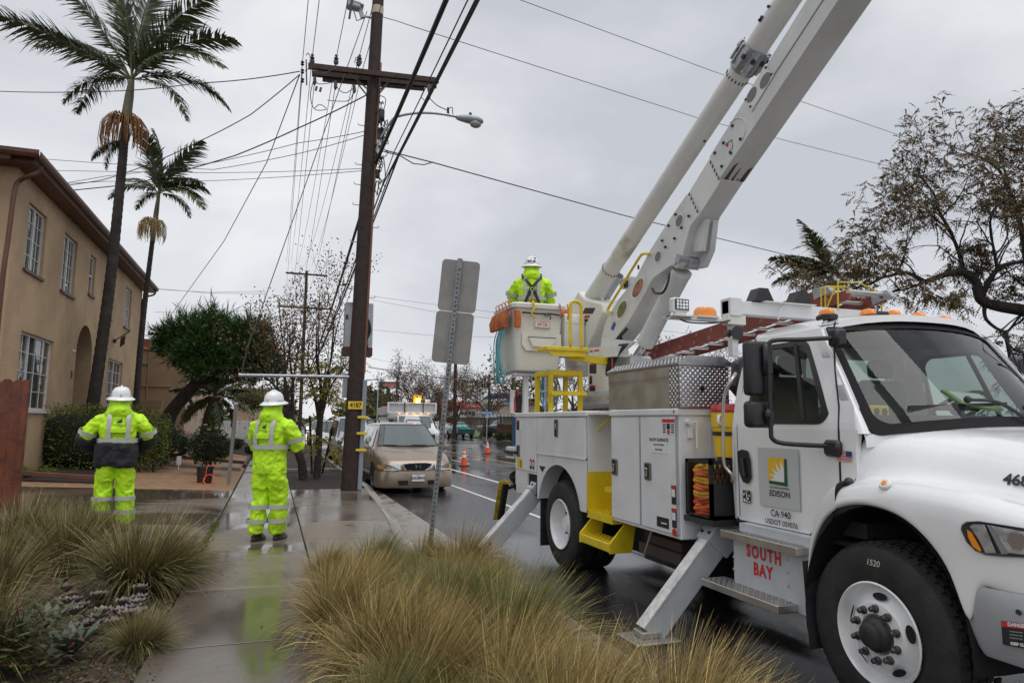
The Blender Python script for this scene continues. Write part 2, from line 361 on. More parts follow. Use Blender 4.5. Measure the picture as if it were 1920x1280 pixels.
for a, b in zip(ybr, ybr[1:]): slab(swk, -.72, .47, a, b, concp if 3 < a < 7 or 11 < a < 14 else concd)
for y0, y1, m in ((8.8, 11.38, concd), (11.38, 14.1, concw), (14.1, 16.68, concw)):
    for x0, x1 in ((-2.6, -.74), (-4.9, -2.6), (-7.6, -4.9)): slab(drv, x0, x1, y0, y1, m, dz_)
# kerb with the driveway cut, and the concrete gutter
def kx(y): return yt_([(-10, 2.1), (6.5, 2.02), (8.2, 1.74), (9.7, 1.72), (11.5, 1.88), (13.5, 2.0), (15.5, 2.10), (17, 2.2), (200, 2.2)], y)
def yt_(p, y):
    for (a, b), (c, d) in zip(p, p[1:]):
        if y <= c: return lerp(b, d, (y-a)/(c-a))
    return p[-1][1]
def kz(y): return yt_([(-10, GZ), (7, GZ), (8.4, .01), (10.2, .015), (12.2, GZ-.015), (14, GZ), (200, GZ)], y)
kerb = []; cuts = [-8+1.9*i for i in range(70)]
kb = sheet('kerb', 1.7, 2.5, -8, 140, -.2, MATS['joint_dark'])
for a, b in zip(cuts, cuts[1:]):
    R1 = []
    for k in range(6):
        y = lerp(a+.006, b-.006, k/5); x, z = kx(y), kz(y)
        R1.append([V((x-.02, y, -.2)), V((x-.02, y, z-.008)), V((x-.01, y, z)), V((x+.13, y, z)), V((x+.15, y, z-.02)), V((x+.17, y, RZ-.03))])
    MB().loft(R1, closed=False).build('kerb_stone', kerbm, kb, 40)
gt = sheet('gutter', 1.8, 2.60, -8, 140, RZ-.05, MATS['joint_dark'])
gts = [-8+2.3*i for i in range(58)]
for a, b in zip(gts, gts[1:]):
    R1 = []
    for k in range(5):
        y = lerp(a+.005, b-.005, k/4); x = kx(y)+.165
        xe = 2.63
        R1.append([V((x, y, RZ-.035)), V((x+.08, y, RZ-.028)), V((xe, y, RZ+.006))])
    MB().loft(R1, closed=False).build('gutter_slab', kerbm, gt, 180)
apr = sheet('apron', .46, 1.6, 7.9, 16.6, GZ-.06, MATS['joint_dark'])
for y0, y1 in ((7.92, 9.7), (9.7, 11.38), (11.38, 13.0), (13.0, 14.8), (14.8, 16.55)):
    R1 = []
    for k in range(6):
        y = lerp(y0+.006, y1-.006, k/5); xr = kx(y)-.028
        R1.append([V((.478, y, GZ-.08)), V((.478, y, GZ-.006)), V((.486, y, GZ))]+[V((x, y, lerp(GZ, kz(y), max(0, (x-.7)/(xr-.7))**1.5) if x > .7 else GZ)) for x in (.7, lerp(.7, xr, .5), xr)]+[V((xr+.004, y, kz(y)-.08))])
    MB().loft(R1, closed=False).build('slab', concp if y0 > 10 else concd, apr, 30)
# broom-finished apron between gutter and asphalt is the gutter itself; markings
def stripe(name, pts, w, m, z=RZ+.004):
    mb = MB(); 
    for p, q in zip(pts, pts[1:]): mb.quad((p[0]-w/2, p[1], z), (p[0]+w/2, p[1], z), (q[0]+w/2, q[1], z), (q[0]-w/2, q[1], z))
    return mb.build(name, m, None, 0, kind='structure')
stripe('lane_line', [(4.78, -20), (4.78, 400)], .10, linew)
stripe('lane_line', [(6.33, -20), (6.33, 400)], .14, linew)
stripe('centre_line', [(9.82, -20), (9.82, 500)], .10, liney); stripe('centre_line', [(13.0, -20), (13.0, 500)], .10, liney)
for k in range(18): stripe('lane_dash', [(7.9, 10+9*k), (7.9, 13+9*k)], .10, linew)
# far side of the street
sheet('far_kerb', 20.2, 20.4, -40, 400, .03, kerbm); MB().box((20.2, -40, -.2), (20.36, 400, .034)).build('far_kerb', kerbm, None, 0, kind='structure')
sheet('far_lawn', 20.36, 24.0, 20, 400, .05, lawn, 2, 40); sheet('far_pavement', 24.0, 25.6, 20, 400, .055, concd); sheet('far_lawn', 25.6, 60, 20, 400, .06, lawn)
sheet('far_crossing', 20.36, 24.0, 52, 57, .058, concd)
# moss and litter along the joint
rnd.seed(4); mb = MB()
for k in range(900):
    y = rnd.uniform(7.9, 11.6); x = -.735+rnd.gauss(0, .022); s = rnd.uniform(.010, .034); a = rnd.random()*6.3; d = V((math.cos(a), math.sin(a), 0))
    b_ = V((x, y, GZ-.005)); mb.add([b_-d*s*.5, b_+d*s*.5, b_+d*s*.2+V((rnd.gauss(0, .01), rnd.gauss(0, .01), s*1.3))], [(0, 1, 2)])
mb.build('moss', mat('moss_green', (.10, .13, .015), .8, var=.4, vs=30), None, 0, kind='stuff')
rnd.seed(8); litm = [mat('leaf_brown', (.09, .045, .02), .6), mat('leaf_yellow', (.30, .19, .03), .6)]
mb = MB()
for k in range(160):
    x, y = rnd.uniform(-.7, 1.9), rnd.uniform(5, 16); 
    if k % 3 == 0: x, y = kx(y)+rnd.uniform(.2, .6), y
    z = GZ+.006 if x < 1.5 else (RZ+.012); s = rnd.uniform(.012, .03); a = rnd.random()*6.3; d = V((math.cos(a), math.sin(a), 0)); e = V((-d.y, d.x, 0))
    mb.add([V((x, y, z))-d*s, V((x, y, z+.003))+e*s*.4, V((x, y, z))+d*s, V((x, y, z+.003))-e*s*.4], [(0, 1, 2, 3)], k % 2)
mb.build('leaf_litter', litm, None, 0, kind='stuff')
# puddled edging timbers in the yard
def timber(p, q, w=.09, h=.1, m=stakew, nm='edging_timber', lab='weathered timber edging at the border of the dirt yard'):
    o = MB().beam(p, q, w, h, bev=.01).build(nm, m, None, 0, loc=tuple((V(p)+V(q))/2)); return tag(o, lab, 'edging')
timber((-.80, 24.6, GZ+.05), (-.80, 36, GZ+.06), lab='grey timber edging along the walk beside the white picket fence')
timber((-3.4, 22.9, yz(-3.4)+.03), (-.85, 23.1, GZ+.04), lab='pale kerb of concrete across the yard behind the rose pot', m=kerbm, w=.15)
timber((-3.0, 27.0, yz(-3)+.05), (-.85, 26.6, GZ+.05), lab='dark timber edging in front of the flower bed')
timber((-6.5, 17.65, yz(-6.5)+.03), (-3.4, 17.45, yz(-3.4)+.03), m=brownm, lab='reddish brown edging board below the hedge bed')
timber((.5, 22.6, GZ+.02), (2.1, 22.6, GZ+.02), lab='dark timber edging across the mulch strip by the young tree', w=.12, m=kerbm)
# ================================================================== tan apartment house
HX = -5.4; HY0, HY1, HZ1 = 16.9, 31.9, 7.0
house = thing('apartment_house', 'two storey tan stucco house with brown eaves and white grid windows', 'house', (HX-4, 24, .3))
def wr(tl, tr, bl, br):
    A, B, Cc, D = [PX(*p, HX) for p in (tl, tr, bl, br)]
    return ((A.y+Cc.y)/2, (B.y+D.y)/2, (Cc.z+D.z)/2, (A.z+B.z)/2)
WN = [wr((57, 382), (91, 407), (42, 500), (77, 522)), wr((124, 437), (147, 456), (111, 542), (137, 556)), wr((171, 477), (181, 485), (165, 550), (175, 556)),
      wr((205, 510), (216, 517), (196, 592), (207, 597)), wr((238, 539), (249, 546), (231, 610), (242, 617)), wr((39, 622), (102, 638), (28, 768), (90, 769)), wr((204, 672), (230, 680), (197, 760), (225, 761))]
ar0, ar1 = PX(136, 740, HX).y, PX(166, 740, HX).y; arz = PX(152, 664, HX).z; art = arz+(ar1-ar0)/2
DOOR = (ar0, ar1, .35, art)
FW = lambda u, v, d: V((HX-d, u, v))
mb = MB(); holes(mb, HY0, HY1, .1, HZ1, WN+[DOOR], FW, .16)
# arch spandrels
for sg in (0, 1):
    c = (ar0+ar1)/2; r = (ar1-ar0)/2
    P = [(c+(r*math.cos(a))*(-1 if sg else 1), arz+r*math.sin(a)) for a in [math.pi/2*i/8 for i in range(9)]]; cor = (c+r*(-1 if sg else 1), art)
    for p, q in zip(P, P[1:]): mb.add([FW(*p, 0), FW(*q, 0), FW(*cor, 0)], [(0, 1, 2)]); mb.quad(FW(*p, 0), FW(*q, 0), FW(*q, .9), FW(*p, .9))
for y in (ar0, ar1): mb.quad(FW(y, .35, .16), FW(y, arz, .16), FW(y, arz, .9), FW(y, .35, .9))
mb.quad((HX, HY0, .1), (HX-9, HY0, .1), (HX-9, HY0, HZ1), (HX, HY0, HZ1)); mb.quad((HX, HY1, .1), (HX-9, HY1, .1), (HX-9, HY1, HZ1), (HX, HY1, HZ1))
mb.build('wall', stucco, house, 0)
MB().box((HX-1.0, ar0-.1, .35), (HX-.9, ar1+.1, art)).build('door', mat('door_brown', (.10, .07, .05), .5), house, 0)
MB().box((HX-.9, ar0, .3), (HX+.9, ar1, .36)).box((HX, ar0-.2, .1), (HX+1.1, ar1+.2, .3)).build('porch_step', kerbm, house, 0)
MB().box((HX-.004, (ar0-.35), 2.75), (HX+.02, (ar0-.22), 2.95)).build('letter_box', black, house, 0); MB().box((HX, ar0-.4, 3.5), (HX+.015, ar0-.1, 3.56)).build('house_number', winw, house, 0)
for i, (y0, y1, z0, z1) in enumerate(WN):
    d0 = .07; small = i == 2; w_ = MB(); t = .055
    w_.box((HX-d0-.05, y0, z0), (HX-d0, y1, z0+t)).box((HX-d0-.05, y0, z1-t), (HX-d0, y1, z1)).box((HX-d0-.05, y0, z0+t), (HX-d0, y0+t, z1-t)).box((HX-d0-.05, y1-t, z0+t), (HX-d0, y1, z1-t))
    big = i in (5,); mids = [lerp(y0, y1, .32), ] if big else ([lerp(y0, y1, .5)] if not small else [])
    for m_ in mids: w_.box((HX-d0-.045, m_-.03, z0+t), (HX-d0+.005, m_+.03, z1-t))
    if small: w_.box((HX-d0-.045, y0+t, (z0+z1)/2-.03), (HX-d0+.005, y1-t, (z0+z1)/2+.03))
    wo = w_.build('window', winw, house, 0)
    g = MB(); cols = [y0]+mids+[y1]
    for a, b in zip(cols, cols[1:]):
        nc = 3 if big and b-a > 1.2 else (2 if not small else 1)
        for k in range(1, nc): y = lerp(a, b, k/nc); g.box((HX-d0-.028, y-.009, z0+t), (HX-d0-.010, y+.009, z1-t))
        nr = 4 if not small else 1
        for k in range(1, nr): z = lerp(z0, z1, k/nr); g.box((HX-d0-.027, a+t, z-.009), (HX-d0-.011, b-t, z+.009))
    if g.v: g.build('glazing_bars', winw, wo, 0)
    MB().quad((HX-d0-.034, y0, z0), (HX-d0-.034, y1, z0), (HX-d0-.034, y1, z1), (HX-d0-.034, y0, z1)).build('pane', pane, wo, 0)
    MB().box((HX-.02, y0-.04, z0-.07), (HX+.05, y1+.04, z0)).build('sill', brownm if i < 5 else winw, wo, 0)
    mb = MB(); n = 46
    pts = [V((HX-.30+.028*math.sin(k*2.1)+.012*math.sin(k*.7), lerp(y0, y1, k/n), 0)) for k in range(n+1)]
    ha = 0 if i in (2, 5, 6) else n//2
    mb.loft([[p+V((0, 0, z0-.02)) for p in pts[ha:]], [p+V((0, 0, z1+.02)) for p in pts[ha:]]], closed=False); mb.build('curtain', curtain, wo, 180)
    MB().box((HX-.9, y0-.05, z0-.05), (HX-.88, y1+.05, z1+.05)).box((HX-.9, y0-.05, z0-.06), (HX-.16, y1+.05, z0-.05)).build('room', room_dark, wo, 0)  # dark backing; its colour carries the shade of the unlit room
# roof, soffit, gutter
EX, EZ = -4.98, 7.12; ey0, ey1 = 16.35, 32.35
MB().loft([[V((EX, ey0, EZ)), V((EX, ey1, EZ)), V((EX-10, ey1, EZ)), V((EX-10, ey0, EZ))], [V((EX, ey0, EZ+.1)), V((EX, ey1, EZ+.1)), V((EX-10, ey1, EZ+.1)), V((EX-10, ey0, EZ+.1))], [V((EX-4.5, ey0+4.5, EZ+1.6)), V((EX-4.5, ey1-4.5, EZ+1.6)), V((EX-5.5, ey1-4.5, EZ+1.6)), V((EX-5.5, ey0+4.5, EZ+1.6))]]).build('roof', shingle, house, 0)
MB().box((EX-.42, HY0-.4, HZ1-.02), (EX-.02, ey1-.05, EZ-.01)).box((EX-9, ey0+.02, HZ1-.02), (EX-.42, HY0-.0, EZ-.01)).build('soffit', brownm, house, 0)
gp = [(0, 0), (.08, 0), (.12, .06), (.12, .14), (.105, .14), (.105, .065), (.07, .02), (.0, .02)]
gu = MB().loft([[V((EX+a, y, EZ-.06+b)) for a, b in gp] for y in (ey0, ey1)]).loft([[V((x, ey0-a, EZ-.06+b)) for a, b in gp] for x in (EX+.12, EX-9)]).build('gutter', brownm, house, 0)
MB().tube(catm([PX(76, 312, -4.92), PX(73, 322, -4.95), PX(55, 330, -5.1), PX(36, 340, -5.32), PX(27, 362, -5.35), PX(15, 450, -5.35), PX(2, 550, -5.35), V((-5.35, PX(2, 550, -5.35).y, .4))], 4), .05, 8).build('downspout', brownm, house, 60)
MB().tube(catm([(EX+.05, 32.0, EZ-.05), (EX, 32.0, EZ-.25), (HX+.06, 31.8, EZ-.5), (HX+.06, 31.8, EZ-1.2)], 4), .04, 8).build('downspout', black, house, 60)
q = PX(212, 640, HX); fb = MB().tube([q, q+V((.55, -.3, .35))], .02).box(q+V((.0, -.05, -.05)), q+V((.1, .05, .08))).build('flag_bracket', blackm, house, 0)
MB().loft([[q+V((.25, -.14, .12)), q+V((.42, -.23, .22)), q+V((.40, -.22, -.1)), q+V((.24, -.13, -.22))]]).quad(q+V((.25, -.14, .12)), q+V((.42, -.23, .22)), q+V((.40, -.22, -.1)), q+V((.24, -.13, -.22))).build('small_flag', mat('flag_cloth', (.2, .09, .12), .7), fb, 0)
# ================================================================== brown neighbour building
nb = thing('brown_building', 'blocky brown stucco building with brick tile parapet behind the leaning tree', 'house', (-6.5, 42, .3))
NX, NY = -3.75, 34.4
mb = MB(); holes(mb, -12, NX, .1, 4.75, [], lambda u, v, d: V((u, NY+d, v)), .1); mb.box((-12, NY-1.0, .1), (-4.6, NY-.02, 2.45))
mb.build('wall', stucco2, nb, 0)
mb = MB(); holes(mb, NY, 60, .1, 4.6, [(38.6, 39.6, 2.0, 3.4), (46, 47.5, 1.8, 3.4)], lambda u, v, d: V((NX-d, u, v)), .14); mb.quad((NX, NY, 4.6), (NX, 60, 4.6), (-12, 60, 4.6), (-12, NY, 4.6)); mb.build('street_wall', stucco3, nb, 0)
for a, b, c, d in ((38.6, 39.6, 2.0, 3.4), (46, 47.5, 1.8, 3.4)): w_ = MB().box((NX-.12, a, c), (NX-.10, b, d)).build('window', carglass, nb, 0); MB().box((NX-.02, a-.1, c-.12), (NX+.12, b+.1, c)).build('sill', stucco3, w_, 0)
MB().box((-5.1, NY+.08, 2.25), (-4.65, NY+.09, 2.65)).build('vent', gsteel, nb, 0)
MB().tube([(-5.35, NY-.04, 2.5), (-5.35, NY-.04, 5.2)], .035).tube([(-6.4, NY-.04, 3.1), (-4.4, NY-.04, 3.1)], .025).tube([(-5.9, NY-.04, 4.1), (-5.35, NY-.04, 4.1)], .025).build('wall_pipe', stucco2, nb, 40)
pr = MB().box((-12, NY-.06, 4.75), (NX+.06, NY+.25, 4.85)).build('parapet', clay, nb, 0)
k = -7.4; brk = None
bricks = [mat('brick_red', (.19, .065, .04), .8), mat('brick_dark', (.11, .045, .035), .8)]
while k < NX-.1:
    for r in range(4):
        bx_ = k+(.12 if r % 2 else 0)
        if brk is None: brk = MB().box((-.11, 0, 0), (.11, .12, .085)).build('brick', bricks[0], pr, 0); b_ = brk; off0 = wloc(pr); brk.data.transform(M.Translation(off0))
        else: b_ = brk.copy(); COL.objects.link(b_)
        b_.location = V((bx_, NY-.02+rnd.uniform(0, .012), 4.855+.095*r))-off0
    k += .235
MB().tube([(-6.4, NY+.3, 4.8), (-6.4, NY+.3, 6.0), (-6.35, NY+.2, 6.15)], .06).build('roof_vent', blackm, nb, 40)
MB().box((-5.0, NY+.4, 4.8), (-4.2, NY+1.2, 5.25)).build('roof_hatch', clay, nb, 0)
# ================================================================== fences
fn = thing('board_fence', 'reddish brown board fence with dog eared tops at the driveway edge', 'fence', (-4.0, 13.4, .2))
fz = dz_(-4)-.02; FX = PY(47, 720, 13.0).x
for k in range(6):
    x0 = FX-.165*k-.012; w_ = .15; Y = 13.0+.02*k; top = PY(40, 712, 13.0).z+rnd.uniform(-.01, .012)
    MB().prism([(x0, Y, fz), (x0-w_, Y, fz), (x0-w_, Y, top-.04), (x0-w_+.035, Y, top), (x0-.035, Y, top), (x0, Y, top-.04)], (0, .025, 0)).build('board', fencew, fn, 0)
MB().box((FX-.01, 12.94, fz), (FX+.06, 13.06, PY(52, 712, 13.0).z)).build('post', fencew, fn, 0); MB().box((-5.2, 13.03, 1.0), (FX, 13.07, 1.1)).build('rail', fencew, fn, 0)
pf_ = thing('picket_fence', 'low white picket fence around the raised flower bed', 'fence', (-2, 35.3, .5))
a, b = PD(398, 800, 33), PD(487, 805, 32); a.z = b.z = 0
pk = MB().box((-.045, -.012, .72), (.045, .012, 1.58)).build('picket', winw, pf_, 0); n = 20
for k in range(n+1):
    o = pk if k == 0 else pk.copy()
    if k: COL.objects.link(o)
    o.location = lerp(a, b, k/n)-wloc(pf_)
    if k == 0: o.data.transform(M.Translation(wloc(pf_)))
for z in (.86, 1.5): MB().beam(a+V((0, .03, z)), b+V((0, .03, z)), .03, .09).build('rail', winw, pf_, 0)
MB().box(b+V((-.02, -.05, .3)), b+V((.1, .07, 1.64))).build('post', winw, pf_, 0)
rb = MB().loft([[V((a.x-.4, a.y-1.6, .1)), V((b.x+.05, b.y-2.6, .06)), V((b.x+.08, b.y+.3, .06)), V((a.x, a.y+.5, .1))], [V((a.x-.2, a.y-1.0, .66)), V((b.x-.1, b.y-1.2, .6)), V((b.x-.05, b.y+.2, .72)), V((a.x, a.y+.4, .74))]]).build('raised_bed', mulch, None, 0, kind='structure')
# ================================================================== bucket truck
XC = 4.60; XS = 3.38
latchm = mat('latch_steel', (.22, .22, .21), .3, .9)
truck = thing('bucket_truck', 'white utility bucket truck with raised boom and outriggers down in the wet road', 'truck', (XC, 6.2, RZ))
LX, UZ = V((0, -1, 0)), V((0, 0, 1))          # reading direction and up on the kerb side
def side(name, mb, m, parent=None, sm=35): return mb.build(name, m, parent or truck, sm)
def decal(name, Y0, Y1, z0, z1, m, parent=None, X=XS-.004):
    return MB().box((X-.003, Y0, z0), (X, Y1, z1)).build(name, m, parent or truck, 0)
# ---- chassis, with unseen dark boxes added to block light underneath
mb = MB()
for s in (-.43, .43): mb.box((XC+s-.04, 2.2, .42), (XC+s+.04, 9.5, .68))
mb.box((XC-.9, 5.3, .25), (XC+.9, 6.4, .62)); mb.box((XC-.12, 2.8, .3), (XC+.12, 3.5, .62)); mb.box((3.7, 3.1, .34), (5.5, 3.24, .46)); mb.box((3.6, 7.75, .3), (5.6, 8.0, .5))
mb.box((XC-.5, 2.3, .55), (XC+.5, 3.5, 1.2)); mb.box((3.95, 4.8, .2), (5.75, 7.25, .62)); mb.box((4.1, 8.6, .3), (5.7, 9.4, .62)); mb.box((5.1, 3.9, .25), (5.6, 4.8, .8)); mb.box((3.8, 4.0, .3), (5.4, 4.75, .84))
mb.build('chassis_light_block', blackm, truck, 0)
side('bed_floor', MB().box((3.84, 5.3, .90), (5.8, 9.48, .96)), gsteel)
side('wood_dunnage', MB().box((3.52, 5.45, .36), (3.9, 6.2, .46)).box((3.56, 5.5, .47), (3.86, 6.1, .55)), stakew)
# far half of the service body
side('body_panel', MB().box((5.2, 5.24, .63), (5.82, 9.5, 1.75), .02), bodyw)
# rear cabinet
def latch(p, Y, z, w=.10, h=.17):
    l = side('latch', MB().box((XS-.022, Y-w/2, z-h/2), (XS-.006, Y+w/2, z+h/2), .012), chrome, p)
    return l
c = side('cabinet', MB().box((XS+.012, 8.645, .93), (4.0, 9.50, 1.745)).box((XS+.012, 9.03, .63), (4.0, 9.50, .93)).box((3.7, 8.645, .63), (4.0, 9.03, .93)), bodyw)
d_ = side('door', MB().box((XS-.006, 8.66, .965), (XS+.012, 9.49, 1.69), .005), bodyw, c)
mb = MB().box((XS-.008, 9.30, 1.14), (XS-.026, 9.40, 1.31), .01); side('latch', mb, latchm, d_); 
side('latch_bowl', MB().box((XS-.0275, 9.325, 1.17), (XS-.024, 9.375, 1.28)), black, d_)
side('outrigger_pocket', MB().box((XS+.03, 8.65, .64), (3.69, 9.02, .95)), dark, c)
decal('warning_sticker', 9.33, 9.45, 1.52, 1.66, blackp, d_, XS-.007); decal('sticker_header', 9.33, 9.45, 1.63, 1.66, redp, d_, XS-.010); decal('white_sticker', 9.2, 9.32, 1.52, 1.65, whitep, d_, XS-.007)
decal('yellow_sticker', 9.2, 9.40, .99, 1.11 , mat('sticker_yellow', (.75, .52, .03), .4), d_, XS-.007)
for k in range(5): decal('sticker_line', 9.22, 9.28, 1.0+.021*k, 1.01+.021*k, blackp, d_, XS-.010)
for Y in (8.76, 8.86):
    decal('sticker_head', Y-.035, Y+.035, 1.10, 1.13, redp, d_, XS-.007); decal('sticker_body', Y-.035, Y+.035, 1.0, 1.10, blackp, d_, XS-.007); decal('sticker_figure', Y-.02, Y+.02, 1.04, 1.095, whitep, d_, XS-.010)
side('body_cap', MB().box((XS-.02, 7.08, 1.70), (4.02, 9.55, 1.765), .012).box((5.2, 5.2, 1.752), (5.86, 9.55, 1.80)), bodyw)
side('panel_seam', MB().box((XS+.004, 8.632, .66), (XS+.012, 8.648, 1.70)).box((XS+.004, 7.1, 1.208), (XS+.012, 8.63, 1.222)), seam)
d2 = side('drop_door', MB().box((XS-.008, 7.125, 1.222), (XS+.02, 8.632, 1.69), .006).box((XS-.016, 7.12, 1.212), (XS+.0, 8.632, 1.226)), bodyw)
side('latch', MB().box((XS-.026, 7.90, 1.45), (XS-.008, 8.0, 1.67), .012), latchm, d2); side('latch_bowl', MB().box((XS-.0275, 7.92, 1.47), (XS-.025, 7.98, 1.65)), black, d2); side('latch_handle', MB().box((XS-.034, 7.925, 1.55), (XS-.0265, 7.975, 1.62), .006), chrome, d2)
# wheel-arch panel
mb = MB(); arch = [(7.915+.665*math.cos(a), .50+.61*math.sin(a)) for a in [math.pi*(.07+.86*i/20) for i in range(21)]]
outer = [(7.11, .63)]+[(7.11, 1.208)]+[(8.632, 1.208)]+[(8.632, .63)]
ring = [(7.11, .63)]+arch+[(8.632, .63)]
for i in range(len(arch)-1):
    (a, b), (c_, d__) = arch[i], arch[i+1]; mb.quad((XS, a, b), (XS, c_, d__), (XS, c_, 1.208), (XS, a, 1.208)); mb.quad((XS, a, b), (XS, c_, d__), (3.6, c_, d__), (3.6, a, b))
    mb.quad((XS-.007, a, b), (XS-.007, c_, d__), (XS-.007, 7.915+(c_-7.915)*1.035, .5+(d__-.5)*1.035), (XS-.007, 7.915+(a-7.915)*1.035, .5+(b-.5)*1.035))
mb.box((XS, 7.11, .63), (XS+.01, arch[-1][0], 1.208)); mb.box((XS, arch[0][0], .63), (XS+.01, 8.632, 1.208))
side('wheel_arch_panel', mb, bodyw, None, 0)
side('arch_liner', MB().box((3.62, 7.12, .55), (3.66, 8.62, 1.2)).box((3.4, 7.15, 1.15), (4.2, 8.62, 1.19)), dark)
mb = MB().prism([(XS-.004, 8.56, 1.06), (XS-.004, 8.34, 1.06), (XS-.004, 8.45, .98)], (.01, 0, 0)); side('fuel_cup', mb, blackm, None, 0)
# step well
side('step_recess_panel', MB().box((3.80, 6.5, 1.08), (3.82, 7.1, 1.75)).box((XS+.01, 7.085, 1.08), (3.8, 7.1, 1.75)).box((XS+.01, 6.5, 1.72), (3.8, 7.1, 1.75)), bodyw)
st = side('step_well', MB().box((3.78, 6.5, .6), (3.82, 7.1, 1.078)).box((XS+.0, 7.08, .6), (3.78, 7.098, 1.078)).box((XS-.0, 6.5, .585), (3.8, 7.1, .66)).box((3.58, 6.5, .661), (3.78, 6.72, .93)).box((XS+.03, 6.5, .9), (3.78, 6.72, .95)), yellow)
mb = MB()
for k in range(7):
    for j in range(5): mb.box((XS+.02+.05*j, 6.53+.08*k, .661), (XS+.045+.05*j, 6.57+.08*k, .668))
side('grip_tread', mb, yellow, st, 0)
mb = MB().box((XS-.047, 6.47, .303), (XS+.197, 7.18, .397), .01)
for Y in (6.45, 7.17): mb.prism([(XS-.05, Y, .30), (XS+.2, Y, .30), (XS+.25, Y, .585), (XS+.12, Y, .585), (XS-.05, Y, .40)], (0, .03, 0))
ls = side('hanging_step', mb, yellow, None, 0)
mb = MB()
for k in range(9):
    for j in range(4): mb.box((XS-.03+.055*j, 6.49+.08*k, .401), (XS+.0+.055*j, 6.53+.08*k, .408))
side('grip_tread', mb, yellow, ls, 0)
side('grab_rail', MB().tube(catm([PX(1144, 780, 3.60), PX(1141, 786, 3.52), PX(1117, 813, 3.52), PX(1116, 850, 3.52), PX(1114, 860, 3.60)], 5), .012), yellow)
# main cabinet
c = side('tall_cabinet', MB().box((XS+.012, 5.24, .63), (4.15, 6.5, 1.74), .006), bodyw)
side('cabinet_lip', MB().box((XS-.02, 5.225, 1.70), (4.17, 6.52, 1.765), .01), bodyw)
for y0, y1, ly in ((5.90, 6.49, 6.40), (5.265, 5.885, 5.74)):
    d_ = side('door', MB().box((XS-.008, y0, .665), (XS+.012, y1, 1.69), .005), bodyw, c)
    side('latch', MB().box((XS-.028, ly-.055, 1.10), (XS-.008, ly+.055, 1.265), .014), latchm, d_); side('latch_bowl', MB().box((XS-.030, ly-.036, 1.125), (XS-.027, ly+.036, 1.24)), black, d_)
    side('latch_handle', MB().box((XS-.042, ly-.022, 1.135), (XS-.0285, ly+.022, 1.215), .01), chrome, d_)
    side('hinge', MB().tube([(XS-.010, y0-.008, .67), (XS-.010, y0-.008, 1.70)], .007, 6), galv, d_)
np_ = decal('name_plate', 5.40, 5.69, 1.36, 1.52, whitep, d_, XS-.009)
text('lettering', 'RALPH GUIRADO', .042, (XS-.0135, 5.545, 1.48), LX, UZ, blackp, np_, .0012); text('lettering', 'U.CREW FOREMAN', .022, (XS-.0135, 5.545, 1.435), LX, UZ, blackp, np_, .0005); text('lettering', 'SOUTH BAY', .024, (XS-.0135, 5.545, 1.39), LX, UZ, blackp, np_, .0008)
wp = decal('warning_sticker', 5.275, 5.475, 1.535, 1.67, whitep, d_, XS-.009)
decal('sticker_header', 5.275, 5.475, 1.64, 1.67, redp, wp, XS-.013); MBs = MB().disc((XS-.0135, 5.375, 1.555), (-1, 0, 0), .022, 14); MBs.build('red_dot', redp, wp, 0); decal('figure', 5.35, 5.40, 1.58, 1.63, blackp, wp, XS-.013)
for k in range(4): decal('sticker_line', 5.285, 5.33, 1.55+.022*k, 1.56+.022*k, blackp, wp, XS-.013); decal('sticker_line', 5.42, 5.465, 1.55+.022*k, 1.56+.022*k, blackp, wp, XS-.013)
for z0 in (.80, 1.0):
    s_ = decal('warning_sticker', 5.275, 5.345, z0-.075, z0+.09, blackp, d_, XS-.009); decal('sticker_header', 5.275, 5.345, z0+.06, z0+.09, redp, s_, XS-.013); decal('figure', 5.285, 5.335, z0-.01, z0+.055, whitep, s_, XS-.013)
decal('data_plate', 5.40, 5.60, .70, .79, blackp, d_, XS-.009); decal('plate_line', 5.43, 5.52, .735, .745, whitep, d_, XS-.013)
MB().disc((XS-.0135, 5.31, .685), (-1, 0, 0), .035, 18).build('red_reflector', redl, d_, 0); MB().disc((XS-.022, 5.27, 1.735), (-1, 0, 0), .012, 10).build('red_reflector', redl, c, 0)
side('gas_strut', MB().tube([PX(1222, 994, 3.42), PX(1208, 1040, 3.42)], .01), galv)
# latch on the front wall of the cabinet
side('wall_clamp', MB().box((3.47, 5.215, 1.50), (3.52, 5.24, 1.60), .005).tube([(3.47, 5.20, 1.645), (3.545, 5.20, 1.645), (3.545, 5.20, 1.42)], .011, 8).tube([(3.475, 5.24, 1.645), (3.475, 5.19, 1.645)], .024, 10), whitep)
side('grey_bracket', MB().box((3.72, 5.16, 1.30), (3.86, 5.24, 1.66)), gsteel)
